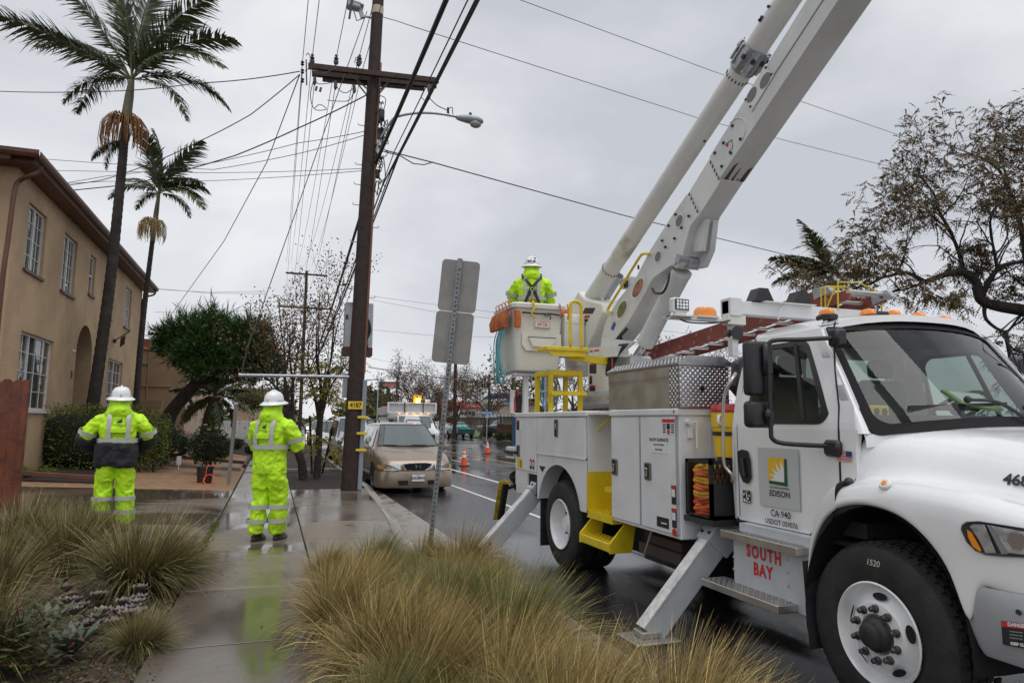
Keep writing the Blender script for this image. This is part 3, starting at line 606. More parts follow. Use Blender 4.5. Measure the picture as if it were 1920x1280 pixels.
# toolbox in diamond plate
tb = side('toolbox', MB().box((XS+.005, 5.22, 1.77), (3.90, 6.56, 2.145)), alu)
side('groove', MB().box((XS-.001, 5.38, 2.03), (XS+.006, 6.55, 2.045)).box((XS-.004, 5.38, 2.05), (XS+.005, 6.55, 2.143)), alu, tb)
side('corner_wrap', MB().box((XS, 5.214, 1.772), (3.905, 5.222, 2.143)).box((XS+.001, 5.214, 1.772), (XS+.006, 5.37, 2.143)), tread, tb)
lid = side('lid', MB().prism([(XS-.012, 5.20, 2.148), (XS-.012, 5.20, 2.168), (XS+.10, 5.20, 2.235), (3.84, 5.20, 2.235), (3.93, 5.20, 2.185), (3.93, 5.20, 2.148)], (0, 1.38, 0)), tread, tb, 0)
def lugs(f, nu, nv, a=.5, w=.16, h=.004):
    """raised tread lugs, alternately leaning, on a unit patch f(u,v,h)"""
    mb = MB()
    for i in range(nu):
        for j in range(nv):
            u, v = (i+.5)/nu, (j+.5)/nv; sg = 1 if (i+j) % 2 else -1; du, dv = .36/nu, sg*.36/nv; pu, pv = -sg*.13/nu, .13/nv
            mb.add([f(u-du, v-dv, 0), f(u+pu, v+pv, h), f(u+du, v+dv, 0), f(u-pu, v-pv, h)], [(0, 1, 2, 3)])
            mb.add([f(u-du, v-dv, 0), f(u+pu*2, v+pv*2, 0), f(u+du, v+dv, 0), f(u+pu*.5, v+pv*.5, h)], [(0, 3, 1), (1, 3, 2)])
    return mb
lugs(lambda u, v, h: V((lerp(XS+.005, 3.9, u), 5.213-h, lerp(1.78, 2.14, v))), 20, 14).build('tread_lugs', tread, tb, 0)
lugs(lambda u, v, h: V((XS-.001-h, lerp(5.225, 5.365, u), lerp(1.78, 2.14, v))), 5, 14).build('tread_lugs', tread, tb, 0)
lugs(lambda u, v, h: V((lerp(XS-.012, XS+.10, v)-h*.5, lerp(5.21, 6.57, u), lerp(2.168, 2.235, v)+h)), 44, 5).build('tread_lugs', tread, lid, 0)
lugs(lambda u, v, h: V((lerp(XS+.10, 3.84, v), lerp(5.21, 6.57, u), 2.236+h)), 44, 14).build('tread_lugs', tread, lid, 0)
MB().disc((3.62, 5.207, 1.94), (0, -1, 0), .022, 14).build('plug_hole', black, tb, 0)
# rear of the body: bumper shelf, plate, lamps
mb = MB().box((3.42, 9.52, 1.14), (3.75, 10.05, 1.26), .01).box((3.42, 9.5, .72), (5.7, 9.62, 1.13), .01)
side('tail_shelf', mb, bodyw)
side('plate_bar', MB().tube([PX(946, 845, 3.36), PX(968, 848, 3.36)], .022, 10), blackm)
lp = MB().box((3.375, 9.56, 1.10), (3.385, 9.93, 1.24)).build('number_board', whitep, truck, 0)
for k in range(6): decal('mark', 9.60+.052*k, 9.625+.052*k, 1.13, 1.20, blackp, lp, 3.372)
side('blue_panel', MB().box((3.40, 9.53, 1.28), (3.6, 9.72, 1.72)), mat('blue_paint', (.02, .09, .22), .4))
side('tail_lamp', MB().lathe([(.0, 0), (.03, 0), (.035, -.01)], (3.42, 9.6, .98), (-1, 0, 0), 12), redl)
mb = MB()
for k in range(9):
    a = V((3.45+.02*k, 9.6+.02*(k % 3), .95)); mb.tube(catm([a, a+V((-.08, .12+.02*k, -.12)), a+V((.05, .1, -.3)), a+V((.1, -.05, -.42-.02*k))], 4), .012, 6)
mb.box((3.5, 9.55, .62), (4.0, 9.9, .75)).tube([(3.5, 9.8, .7), (3.35, 9.95, .62)], .03)
side('hitch_hoses', mb, blackm)
# outriggers
for Y, top, foot in ((5.05, (3.74, 5.05, .78), (2.97, 5.09, -.07)), (8.85, (3.62, 8.85, .86), (2.70, 8.80, -.07))):
    og = side('outrigger', MB().beam(top, foot, .13, .20, (0, 0, 1), .008), gsteel)
    d = V(foot)-V(top); n = V((0, 1, 0)).cross(d).normalized()
    if n.z < 0: n = -n
    side('upper_face_strip', MB().beam(V(top)+n*.103, V(foot)+n*.103, .135, .012), mat('mottled_white', (.62, .62, .60), .45, var=.25, vs=9), og)  # paler mottled strip along the upper face of the leg
    side('collar', MB().beam(V(top)+d*.0, V(top)+d*.22, .19, .25, (0, 0, 1), .01), gsteel, og)
    mb = MB()
    for a in (.05, .17):
        for b in (-.05, .05):
            for e in (-.01,): mb.lathe([(.0, .016), (.013, .016), (.013, 0)], V(top)+d*a+n*.124+V((0, b, 0)), n, 8)
    side('bolts', mb, blackm, og)
    f = V(foot); pd = side('foot_pad', MB().box((f.x-.2, f.y-.17, RZ+.012), (f.x+.2, f.y+.17, RZ+.035), .01).box((f.x-.1, f.y-.08, RZ+.035), (f.x+.08, f.y+.08, RZ+.09), .01), galv, og)
    side('pin_hole', MB().disc((f.x+.06, f.y-.0665, .05), (0, -1, 0), .022, 12), dark, og, 0)
# mud flap, chock
side('mud_flap', MB().box((3.42, 8.60, .02), (3.75, 8.62, .66)), blackm)
# ---- wheels
def wheel(c, s, R, Wd, deep):
    """c = centre of outer face; axle along +X*s inward"""
    wt = bpy.data.objects.new('wheel', None); COL.objects.link(wt); wt.parent = truck
    c = V(c); ax = V((-s, 0, 0))   # outward
    R0 = .292
    p = [(R0, -.01), (R0+.02, .0), (R0+.06, .008), (R-.10, .012), (R-.045, .004), (R-.018, -.012), (R-.004, -.03), (R, -.05), (R, -Wd+.05), (R-.02, -Wd+.015), (R-.1, -Wd), (R0, -Wd)]
    ty = MB().lathe(p, c, ax, 72).build('tyre', rubber, wt, 50)
    mb = MB(); nl = 52
    for k in range(nl):
        for row, (h0, h1) in enumerate(((-.012, -.055), (-.075, -.115), (-.13, -.17), (-.19, -.23), (-.25, -.292))):
            if -h1 > Wd+.02: continue
            a = 2*math.pi*(k+(row % 2)*.5)/nl; da = 2*math.pi/nl*.36
            vs = []
            for hh in (h0, h1):
                for aa in (a-da, a+da):
                    for rr in (R-.03 if hh == -.012 else R-.002, (R-.012 if hh == -.012 else R+.010)):
                        vs.append(c+ax*hh+V((0, math.cos(aa), math.sin(aa)))*rr)
            mb.add(vs, [(1, 3, 7, 5), (0, 2, 3, 1), (4, 5, 7, 6), (0, 1, 5, 4), (2, 6, 7, 3)])
    o = mb.build('tread_blocks', rubber, ty, 0); o['kind'] = 'stuff'
    if not deep:
        p = [(.293, .0), (.300, .012), (.291, .018), (.283, .008), (.272, -.030), (.262, -.055), (.245, -.058), (.225, -.04), (.185, -.005), (.178, .004), (.118, .008), (.112, .0), (.112, -.05), (0, -.05)]
        rm = MB().lathe(p, c, ax, 60).build('rim', white, wt, 40)
        mb = MB()
        for k in range(5):
            a = math.pi/2+2*math.pi*k/5+.05; u = V((0, math.cos(a), math.sin(a))); t_ = V((0, -math.sin(a), math.cos(a))); nrm = (ax*.78+u*.62).normalized(); q = c+ax*(-.0215)+u*.214
            mb.disc(q+nrm*.006, nrm, .050, 18, 0, .024, t_)
        mb.build('hand_hole', dark, rm, 0)
        mb = MB().lathe([(.104, .008), (.098, .03), (.075, .045), (.07, .075), (.055, .085), (0, .085)], c, ax, 24).build('hub', blackm, wt, 40)
        for k in range(10):
            a = 2*math.pi*(k+.5)/10; q = c+V((0, math.cos(a), math.sin(a)))*.147
            MB().lathe([(.024, .005), (.024, .02), (.017, .024), (.017, .05), (.010, .058), (0, .058)], q, ax, 10).build('wheel_nut', mat('nut_steel', (.10, .095, .09), .4, .7) if 'nut_steel' not in MATS else MATS['nut_steel'], rm, 40)
    else:
        p = [(.285, .0), (.300, .012), (.292, .02), (.283, .01), (.268, -.03), (.258, -.15), (.225, -.185), (.20, -.195), (.18, -.16), (.12, -.15), (.11, -.10), (.08, -.05), (0, -.05)]
        rm = MB().lathe(p, c, ax, 60).build('rim', white, wt, 40)
        for k in range(10):
            a = 2*math.pi*(k+.5)/10; q = c+V((0, math.cos(a), math.sin(a)))*.147+ax*-.155
            MB().lathe([(.022, 0), (.022, .02), (.015, .024), (.015, .05), (0, .05)], q, ax, 8).build('wheel_nut', MATS['nut_steel'], rm, 40)
    return wt
wf = wheel((3.455, 3.27, .40), 1, .52, .28, False)
wheel((5.745, 3.27, .40), -1, .52, .28, False)
wheel((3.405, 7.9, .395), 1, .515, .26, True); wheel((3.70, 7.9, .395), 1, .515, .26, True); wheel((5.795, 7.9, .395), -1, .515, .26, True)
text('chalk_mark', '1520', .05, (3.4405, 3.27, .40+.41), LX, UZ, mat('chalk', (.5, .5, .45), .8), wf, .0008, .2)
# ================================================================== cab
def sx(z):      # half width of the cab side at height z
    P = [(.80, 1.00), (1.2, 1.02), (1.62, 1.01), (1.75, .985), (2.0, .93), (2.25, .885), (2.33, .86), (2.40, .79)]
    if z <= P[0][0]: return P[0][1]
    for (a, b), (c, d) in zip(P, P[1:]):
        if z <= c: return lerp(b, d, (z-a)/(c-a))
    return P[-1][1]
def yr(z): return 4.76 if z < 2.0 else 4.76-.22*((z-2.0)/.4)**1.5*1.0
def yf(z):      # A-pillar front edge
    return lerp(3.40, 3.91, (z-1.57)/(2.33-1.57))
for sg in (-1, 1):
    P3 = lambda y, z, o=0: V((XC+sg*(sx(z)+o), y, z))
    nm = 'near' if sg < 0 else 'far'
    # upper side with window opening
    mb = MB()
    zs = [1.60, 1.645, 1.75, 1.95, 2.10, 2.245, 2.33, 2.40]
    us = [0, .12, .16, .76, .80, 1.0]
    def PT(u, z, o=0):
        a, b = yr(z), max(3.50, yf(z)) if z < 1.7 else yf(z)
        return P3(lerp(a, b, u), z, o)
    wu0, wu1, wz0, wz1 = .15, .80, 1.645, 2.245
    def wz_low(u): return wz0+.025*(1-(u-wu0)/(wu1-wu0))
    for i in range(len(zs)-1):
        for (a, b) in ((0, wu0), (wu0, wu1), (wu1, 1.0)):
            if a == wu0 and zs[i] >= wz0-1e-6 and zs[i+1] <= wz1+1e-6: continue
            mb.quad(PT(a, zs[i]), PT(b, zs[i]), PT(b, zs[i+1]), PT(a, zs[i+1]))
            mb.quad(PT(a, zs[i], -.045), PT(b, zs[i], -.045), PT(b, zs[i+1], -.045), PT(a, zs[i+1], -.045))
    cs = mb.build('cab_side', white, truck, 30)
    # window: rounded gasket and glass
    def wl(inset, o):
        pts = []
        L0, L1, B0, B1 = wu0+inset, wu1-inset, wz0+inset*1.0, wz1-inset*1.0
        ru, rz = .075, .075
        for cu_, cz, a0 in ((L1-ru, B1-rz, 0), (L0+ru, B1-rz, 90), (L0+ru, B0+rz, 180), (L1-ru, B0+rz, 270)):
            for k in range(6):
                a = R_(a0+18*k); pts.append(PT(cu_+ru*math.cos(a), cz+rz*math.sin(a), o))
        return pts
    A, B = wl(-.012, .004), wl(.028, .008); n = len(A); mb = MB(); mb.v = [tuple(p) for p in A+B]
    # corners of the square opening are closed by the wide gasket
    mb.f = [(i, (i+1) % n, n+(i+1) % n, n+i) for i in range(n)]; mb.mi = [0]*n
    C2 = wl(-.012, -.02); o = len(mb.v); mb.v += [tuple(p) for p in C2]; mb.f += [(i, (i+1) % n, o+(i+1) % n, o+i) for i in range(n)]; mb.mi += [0]*n
    mb.build('window_gasket', black, cs, 0)
    g = MB(); g.add(wl(.02, .0), [tuple(range(n))]); g.build('window_glass', sideglass, cs, 0)
    MB().beam(PT(.64, 1.66, .006), PT(.645, 2.23, .006), .035, .012, (1, 0, 0)).build('window_divider', black, cs, 0)
    mb = MB()
    for a, b in ((wu0, 1), (wu1, -1)):
        for c, d in ((wz0, 1), (wz1, -1)): mb.add([PT(a, c, .001), PT(a+b*.05, c, .001), PT(a, c+d*.05, .001)], [(0, 1, 2)])
    mb.build('window_corner', white, cs, 0)
    # lower door and cowl side
    low = [(4.745, .90), (4.70, .868), (3.95, .868), (3.86, .93), (3.74, 1.03), (3.66, 1.12), (3.64, 1.2), (3.64, 1.60), (4.755, 1.60)]
    mb = MB(); inn = [P3(y, z, -.04) for y, z in low]; ou = [P3(y, z, 0) for y, z in low]; mb.loft([inn, ou])
    dr = mb.build('door', white, truck, 30)
    mb = MB(); low2 = [(3.625, 1.13), (3.625, 1.60), (3.475, 1.60), (3.49, 1.50), (3.49, 1.20), (3.55, 1.17)]; mb.loft([[P3(y, z, -.04) for y, z in low2], [P3(y, z, 0) for y, z in low2]]); cw = mb.build('cowl_side', white, truck, 30)
    MB().box((XC+sg*.90, 3.4, .84), (XC+sg*1.0, 4.75, .866)).build('door_sill', seam, truck, 0)
    MB().tube([P3(y, z, .001) for y, z in ((3.80, 2.36), (3.78, 2.30), (3.72, 2.0), (3.645, 1.75), (3.633, 1.60), (3.633, 1.15), (3.70, 1.06), (3.93, .87))], .007, 6).build('door_gap', seam, truck, 180)
    MB().tube([P3(y, z, -.001) for y, z in ((4.70, .9), (4.70, 1.6), (4.69, 2.0), (4.62, 2.28), (4.5, 2.345), (3.76, 2.345))], .004, 5).build('door_gap', seam, truck, 180)
    if sg < 0: door = dr; cowl = cw
# front A pillar filler between side and windshield is part of the windshield frame
# windshield, curved
def ws(u, v, o=0):
    """u -1..1 across, v 0..1 up"""
    hw = lerp(.955, .81, v); a = abs(u); y = lerp(3.43, 3.93, v)-(1-a**2.2)*lerp(.30, .17, v); z = lerp(1.575, 2.335, v)+(1-a*a)*lerp(.075, .045, v)
    return V((XC+u*hw, y-o, z+o*.4))
mb = MB(); nu, nv = 16, 6
mb.v = [tuple(ws(-1+2*i/nu, j/nv)) for j in range(nv+1) for i in range(nu+1)]; mb.f = [(j*(nu+1)+i, j*(nu+1)+i+1, (j+1)*(nu+1)+i+1, (j+1)*(nu+1)+i) for j in range(nv) for i in range(nu)]; mb.mi = [0]*len(mb.f)
wsh = mb.build('windshield', wshield, truck, 180)
mb = MB()      # black frit frame with rounded corners
def rr(inset, o):
    p = []
    for cu_, cv, a0 in ((1, 1, 0), (-1, 1, 90), (-1, 0, 180), (1, 0, 270)):
        for k in range(7):
            a = R_(a0+15*k); ru, rv = .09, .12; iu, iv = inset*1.0, inset*1.1
            u = (1-iu-ru)*cu_+ru*math.cos(a); v = (1-iv-rv if cv else iv+rv)+rv*math.sin(a); p.append((u, v))
    q = []
    for i in range(len(p)):
        (a, b), (c, d) = p[i], p[(i+1) % len(p)]; m_ = 10 if abs(a-c)+abs(b-d) > .4 else 1
        for k in range(m_): q.append(ws(lerp(a, c, k/m_), lerp(b, d, k/m_), o))
    return q
A, B, C3 = rr(-.02, .006), rr(.052, .008), rr(-.02, -.03); n = len(A); mb.v = [tuple(p) for p in A+B+C3]
mb.f = [(i, (i+1) % n, n+(i+1) % n, n+i) for i in range(n)]+[(i, (i+1) % n, 2*n+(i+1) % n, 2*n+i) for i in range(n)]; mb.mi = [0]*2*n
mb.build('windshield_gasket', mat('frit_black', (.007, .007, .008), .7, spec=.25), wsh, 0)
MB().loft([[ws(u, v, o)+V((0, 0, dz)) for u in [-1.03+2.06*i/20 for i in range(21)]] for v, o, dz in ((.0, -.004, .0), (.0, .008, -.03), (.0, .014, -.09))], closed=False).build('cowl', white, truck, 60)
# A-pillars + roof
for sg in (-1, 1):
    L0 = []; mb = MB()
    for k in range(8):
        v = k/7; z = lerp(1.575, 2.335, v)
        a = ws(sg*.985, v, -.01); b = V((XC+sg*(sx(z)-.0), max(3.45, yf(z))+.02, z)); c = V((XC+sg*(sx(z)+.0), max(3.47, yf(z))+.09, z)); m_ = (a+b)/2+V((sg*.02, -.015, 0)); L0.append([a, m_, b, c])
    mb.loft(L0, closed=False); mb.build('pillar', white, truck, 60)
rings = []
for v in [i/10 for i in range(11)]:
    y = lerp(3.74, 4.72, v); row = []
    for k in range(13):
        u = -1+2*k/12; a = abs(u)
        yy = y+(.20*a**2.2)*(1-v)
        z = 2.375+.085*(1-a**3)+.035*math.sin(math.pi*min(1, v*1.1+.12)) - .10*max(0, (v-.8)/.2)**2 - .03*(1-v)
        row.append(V((XC+u*lerp(.825, .84, min(1, v*3)), yy, z)))
    e0, e1 = row[0], row[-1]
    row = [V((XC-sx(2.33)-.002, min(e0.y, 4.62) if v > .1 else e0.y, 2.325)), V((XC-sx(2.36)-.005, min(e0.y, 4.62) if v > .1 else e0.y, 2.365))]+row+[V((XC+sx(2.36)+.005, min(e1.y, 4.62) if v > .1 else e1.y, 2.365)), V((XC+sx(2.33)+.002, min(e1.y, 4.62) if v > .1 else e1.y, 2.325))]
    rings.append(row)
# brow in front
brow = [V((p.x, p.y-.012, p.z-.05)) for p in rings[0]]
rf = MB().loft([brow]+rings, closed=False).build('roof', white, truck, 60)
MB().box((XC-.8, 3.9, 2.30), (XC+.8, 4.6, 2.33)).build('headliner', mat('headliner_grey', (.16, .165, .17), .8), truck, 0)
# back wall with window
mb = MB(); holes(mb, -.97, .97, .87, 2.36, [(-.72, .72, 1.78, 2.2)], lambda u, v, d: V((XC+u*(1 if v < 1.9 else .86), 4.74-max(0, v-2.1)*.4-d, v)), .03)
mb.build('cab_back', white, truck, 0)
MB().quad((XC-.7, 4.73, 1.78), (XC+.7, 4.73, 1.78), (XC+.62, 4.70, 2.2), (XC-.62, 4.70, 2.2)).build('rear_window', sideglass, truck, 0)
# rounded rear corners
mb = MB()
for sg in (-1, 1):
    mb.loft([[V((XC+sg*(sx(z)-.11+.11*math.cos(a)), yr(z)-.005+.10*math.sin(a)-.02, z)) for a in [math.pi/2*i/5 for i in range(6)]] for z in (.87, 1.2, 1.6, 1.9, 2.1, 2.25, 2.345)], closed=False)
mb.build('cab_corner', white, truck, 60)
# interior
intg = mat('interior_grey', (.19, .195, .20), .8, var=.15); intd = mat('interior_dark', (.035, .035, .037), .8)
MB().box((XC-.95, 3.5, .9), (XC+.95, 4.7, 1.0)).build('cab_floor', intd, truck, 0)
mb = MB().loft([[V((XC+u*.93, 3.47-(1-abs(u)**2.2)*.28+d, z)) for u in [-1+i/6 for i in range(13)]] for d, z in ((.02, 1.50), (.01, 1.585), (.16, 1.70), (.34, 1.68), (.38, 1.40), (.40, 1.15))], closed=False)
dash = mb.build('dashboard', intd, truck, 40)
for s, nm in ((-.52, 0), (.45, 0)):
    mb = MB().box((XC+s-.24, 4.25, 1.25), (XC+s+.24, 4.7, 1.40), .05, seg=2).box((XC+s-.24, 4.55, 1.35), (XC+s+.24, 4.68, 2.02), .05, seg=2).box((XC+s-.12, 4.56, 2.04), (XC+s+.12, 4.66, 2.2), .04, seg=2)
    mb.build('seat', intg, truck, 40)
c_ = V((XC+.38, 3.86, 1.76)); axw = V((0, .55, .83)).normalized(); xw = V((1, 0, 0)); yw = axw.cross(xw)
sw = MB().tube([c_+(xw*math.cos(a)+yw*math.sin(a))*.22 for a in [2*math.pi*i/28 for i in range(29)]], .016, 8).tube([c_-xw*.22, c_, c_+xw*.22], .015, 6).tube([c_, c_-yw*.22], .015, 6).tube([c_, c_-axw*.3], .03, 8).ball(c_, .055)
sw.build('steering_wheel', black, truck, 40)
mb = MB().tube(catm([(4.15, 4.52, 2.2), (4.12, 4.5, 2.0), (4.2, 4.48, 1.95), (4.24, 4.5, 2.05)], 5), .012, 6); mb.build('coat_hook', black, truck, 180)
# wipers
for u0, u1 in ((.05, -.72), (.88, .28)):
    a = ws(u0, .015, .03); b = ws((u0+u1)/2, .20, .035); ends = ws(u1-.02, .175, .02), ws((u0+u1)/2+.33, .165, .02)
    wp_ = MB().tube(catm([a, ws(u0-.18, .16, .05), b], 5), [.012]*11, 6).beam(ends[0], ends[1], .02, .022).ball(b, .025).build('wiper', black, truck, 0)
# roof marker lamps
for x_ in (3.89, 4.29, 4.54, 4.80, 5.07):
    p = V((x_, 4.0, 2.47))
    zt = 2.465-.02*abs((p.x-XC)/.6)**2
    mb = MB().box((p.x-.045, p.y-.075, zt-.03), (p.x+.045, p.y+.075, zt+.012), .012)
    ml = mb.build('marker_lamp', black, truck, 0)
    MB().loft([[V((p.x+.042*k*math.cos(t), p.y+.07*k*math.sin(t), zt+.012+h)) for t in [2*math.pi*i/14 for i in range(14)]] for k, h in ((1, 0), (.95, .022), (.7, .04), (.3, .046))]).build('lens', amber, ml, 60)
MB().box((4.36, 4.0, 2.47), (4.52, 4.14, 2.515), .015).build('roof_antenna', black, truck, 0)
# ---- hood with fenders: half section lofted along Y
def yt(pairs, y):
    if y >= pairs[0][0]: return pairs[0][1]
    for (a, b), (c, d) in zip(pairs, pairs[1:]):
        if y >= c: return lerp(b, d, (a-y)/(a-c))
    return pairs[-1][1]
def lipz(y):
    d = abs(y-3.24)/.585
    return .42+.735*max(0, 1-d**2.3)**(1/2.3) if d < 1 else .42
def sideS(y): return yt([(3.99, 1.04), (3.82, 1.15), (3.6, 1.19), (3.45, 1.20), (3.1, 1.205), (2.7, 1.19), (2.45, 1.15), (2.2, 1.08), (2.0, .98), (1.85, .85)], y)
def sect(y):
    top = yt([(3.5, 1.655), (3.0, 1.61), (2.4, 1.50), (2.0, 1.41), (1.85, 1.33)], y); S = sideS(y)
    crown = yt([(3.99, .95), (3.8, 1.08), (3.6, 1.21), (3.4, 1.285), (3.1, 1.31), (2.7, 1.275), (2.3, 1.20), (2.0, 1.10), (1.85, 1.0)], y)
    edge = yt([(3.5, .93), (3.35, .91), (3.0, .83), (2.4, .74), (1.9, .64)], y); lz = min(lipz(y), crown-.07) if y > 2.62 else yt([(2.62, .84), (2.55, .825), (1.8, .80)], y)
    dr_ = yt([(3.5, .085), (3.2, .11), (2.9, .13)], y)
    P = [(0, top), (edge*.5, top-.012), (edge*.80, top-.04), (edge, top-dr_), (edge+.05, max(top-dr_-.11, crown+.03)), (min(edge+.10, S-.18), crown+.0)]
    P += [(S-.13, crown+.012), (S-.055, crown-.012), (S-.015, crown-.055), (S, max(lz+.03, crown-.10)), (S+.004, (lz*.75+crown*.25)), (S+.006, lz+.012), (S-.012, lz)]
    return P
ys = [3.5, 3.45, 3.35, 3.25, 3.1, 2.95, 2.8, 2.72, 2.66, 2.62, 2.55, 2.45, 2.3, 2.15, 2.0, 1.9]
rings = []
for y in ys:
    h = sect(y); rings.append([V((XC-s, y, z)) for s, z in h[::-1]]+[V((XC+s, y, z)) for s, z in h[1:]])
hd = MB().loft(rings, closed=False)
# close the nose
hd.f.append(tuple(len(hd.v)-len(rings[0])+i for i in range(len(rings[0])))); hd.mi.append(0)
for sg in (-1, 1):   # fender tail behind the cowl line, running down beside the door
    tail = []; TY = (3.5, 3.57, 3.64, 3.70, 3.75, 3.79, 3.815)
    for y in TY:
        S = sideS(y); 
        cr_ = [1.272, 1.225, 1.16, 1.08, .98, .86, .70][TY.index(y)]; lz = min(lipz(y), cr_-.05)
        tail.append([V((XC+sg*s, y, z)) for s, z in ((1.0, cr_-.005), (S-.07, cr_+.01), (S-.02, cr_-.01), (S, cr_-.035), (S+.003, (cr_+lz)/2-.02), (S+.004, lz+.005), (S-.015, lz))])
    hd.loft(tail, closed=False)
hood = hd.build('hood', white, truck, 70)
hood.modifiers.new('smooth', 'SUBSURF').levels = 1; hood.modifiers['smooth'].render_levels = 2
MB().tube([V((XC-sect(3.5)[i][0]-.002, 3.508, sect(3.5)[i][1]+.002)) for i in range(1, 6)], .006, 6).build('hood_gap', seam, truck, 180)
# wheel arch lining and black flap
for sg in (-1, 1):
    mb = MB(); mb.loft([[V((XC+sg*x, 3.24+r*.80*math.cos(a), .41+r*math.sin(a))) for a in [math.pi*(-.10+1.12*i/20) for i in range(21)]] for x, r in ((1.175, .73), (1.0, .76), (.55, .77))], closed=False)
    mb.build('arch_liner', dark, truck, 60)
    MB().loft([[V((XC+sg*x, y, z)) for x in (.86, 1.185)] for y, z in ((3.825, .72), (3.80, .3), (3.79, .16))], closed=False).build('splash_flap', blackm, truck, 0)
# hood latch strap
MB().tube([V((XC-1.035, 3.68, 1.10)), V((XC-1.05, 3.58, 1.19)), V((XC-1.12, 3.46, 1.265))], [.022, .018, .026], 8).ball(V((XC-1.12, 3.46, 1.268)), .032).ball(V((XC-1.045, 3.6, 1.175)), .028).build('hood_latch', black, truck, 40)
MB().lathe([(0, .012), (.028, .012), (.036, .004), (.038, 0)], (XC-sideS(3.15)+.035, 3.14, 1.285), (-.75, 0, .65), 16, x0=(0, 1, 0)).build('side_marker', whitep, truck, 40)
MB().lathe([(0, .016), (.016, .016), (.018, .01)], (XC-sideS(3.15)+.035, 3.14, 1.285), (-.75, 0, .65), 12).build('marker_lens', amber, truck, 40)
# headlamp: outline dropped on the fender side
def onside(px, py, o=.0):
    d = ray(px, py); t = 2.0
    for _ in range(60):
        p = CAM+d*t; t += ((XC-sideS(p.y)-o)-p.x)/d.x*.6
    return CAM+d*t
hl = [(1801, 992), (1803, 983), (1812, 977), (1835, 976), (1880, 983), (1925, 990), (1990, 1003), (1992, 1062), (1925, 1045), (1880, 1043), (1848, 1040), (1828, 1032), (1812, 1016)]
ring1 = [onside(x, y, .006) for x, y in hl]; cen = sum(ring1, V())/len(ring1)
hlp = MB().loft([ring1, [onside(x, y, .016)+(cen-onside(x, y))*.03 for x, y in hl]]).build('headlamp', mat('lamp_housing', (.03, .03, .032), .3), truck, 0)
def patch(name, pts, o, m): 
    q = [onside(x, y, o) for x, y in pts]; MB().add(q, [tuple(range(len(q)))]).build(name, m, hlp, 0)
patch('indicator_lens', [(1813, 992), (1822, 998), (1840, 1030), (1838, 1034), (1824, 1024), (1815, 1006)], .020, amber)
lampw = mat('lamp_reflector', (.70, .72, .74), .16, .75, var=.35, vs=16)
patch('reflector', [(1818, 986), (1826, 982), (1846, 983), (1868, 1036), (1848, 1036), (1836, 1012)], .020, lampw)
patch('reflector', [(1856, 984), (1925, 997), (1980, 1008), (1980, 1050), (1925, 1040), (1890, 1036)], .020, lampw)
patch('lamp_rib', [(1850, 983), (1857, 984), (1891, 1038), (1878, 1038)], .023, mat('lamp_grey', (.22, .23, .24), .3))
patch('lamp_bowl', [(1893, 998), (1915, 1000), (1925, 1015), (1915, 1032), (1898, 1028), (1888, 1014)], .023, chrome)
# bumper
def bsec(y, s): return [V((XC-s, y, z)) for z in (.84, .86, .87, .86, .80, .62, .50, .455, .45)]
mb = MB(); R1 = []
path = [(1.14, 2.70), (1.165, 2.60), (1.165, 2.4), (1.14, 2.2), (1.08, 2.02), (.98, 1.88), (.8, 1.80), (.4, 1.76), (0, 1.75)]
path = path+[(-a, b) for a, b in path[-2::-1]]
for k, (s, y) in enumerate(path):
    t0 = path[max(0, k-1)]; t1 = path[min(len(path)-1, k+1)]; tx, ty_ = t1[0]-t0[0], t1[1]-t0[1]; l_ = math.hypot(tx, ty_); nx, ny = -ty_/l_, tx/l_
    ez = .0
    cut = .10 if k in (0, len(path)-1) else 0
    R1.append([V((XC-s-nx*o*-1, y+ny*o*(1), z)) if False else V((XC-(s+nx*o*1.0*(-1)*(-1)), y+ny*o, z)) for o, z in ((-.05, .80), (-.03, .825), (0, .825), (.012, .79), (.012, .65), (.0, .52), (-.012, .485), (-.05, .47))])
for k in (0, -1):
    R1[k] = [V((p.x, p.y-(.82-p.z)*.34+.05, p.z)) for p in R1[k]]
bumper = MB().loft(R1, closed=False).build('bumper', mat('bumper_silver', (.42, .43, .455), .38, .25, var=.08, vs=4, coat=.2), truck, 40)
def onb(px, py): return PX(px, py, XC-1.182)
bs_ = MB().add([onb(1877, 1163), onb(1935, 1170), onb(1935, 1218), onb(1880, 1207)], [(0, 1, 2, 3)]).build('danger_sticker', blackp, bumper, 0)
MB().add([onb(1878, 1164)+V((-.002, 0, 0)), onb(1935, 1171)+V((-.002, 0, 0)), onb(1935, 1181)+V((-.002, 0, 0)), onb(1879, 1174)+V((-.002, 0, 0))], [(0, 1, 2, 3)]).build('sticker_header', redp, bs_, 0)
bd = (onb(1925, 1180)-onb(1885, 1175)); text('lettering', 'DANGER', .024, onb(1909, 1171.5)+V((-.004, 0, 0)), bd, UZ, whitep, bs_, .0012); text('lettering', 'KEEP CLEAR', .018, onb(1915, 1208)+V((-.004, 0, 0)), bd, UZ, whitep, bs_, .0012)
for k in range(3): text('lettering', 'UNQUALIFIED LINES', .007, onb(1906, 1184+6*k)+V((-.004, 0, 0)), bd, UZ, whitep, bs_)
MB().lathe([(0, .006), (.012, .006), (.014, 0)], onb(1910, 1147), (-1, 0, 0), 10).build('bumper_bolt', blackm, bumper, 0)
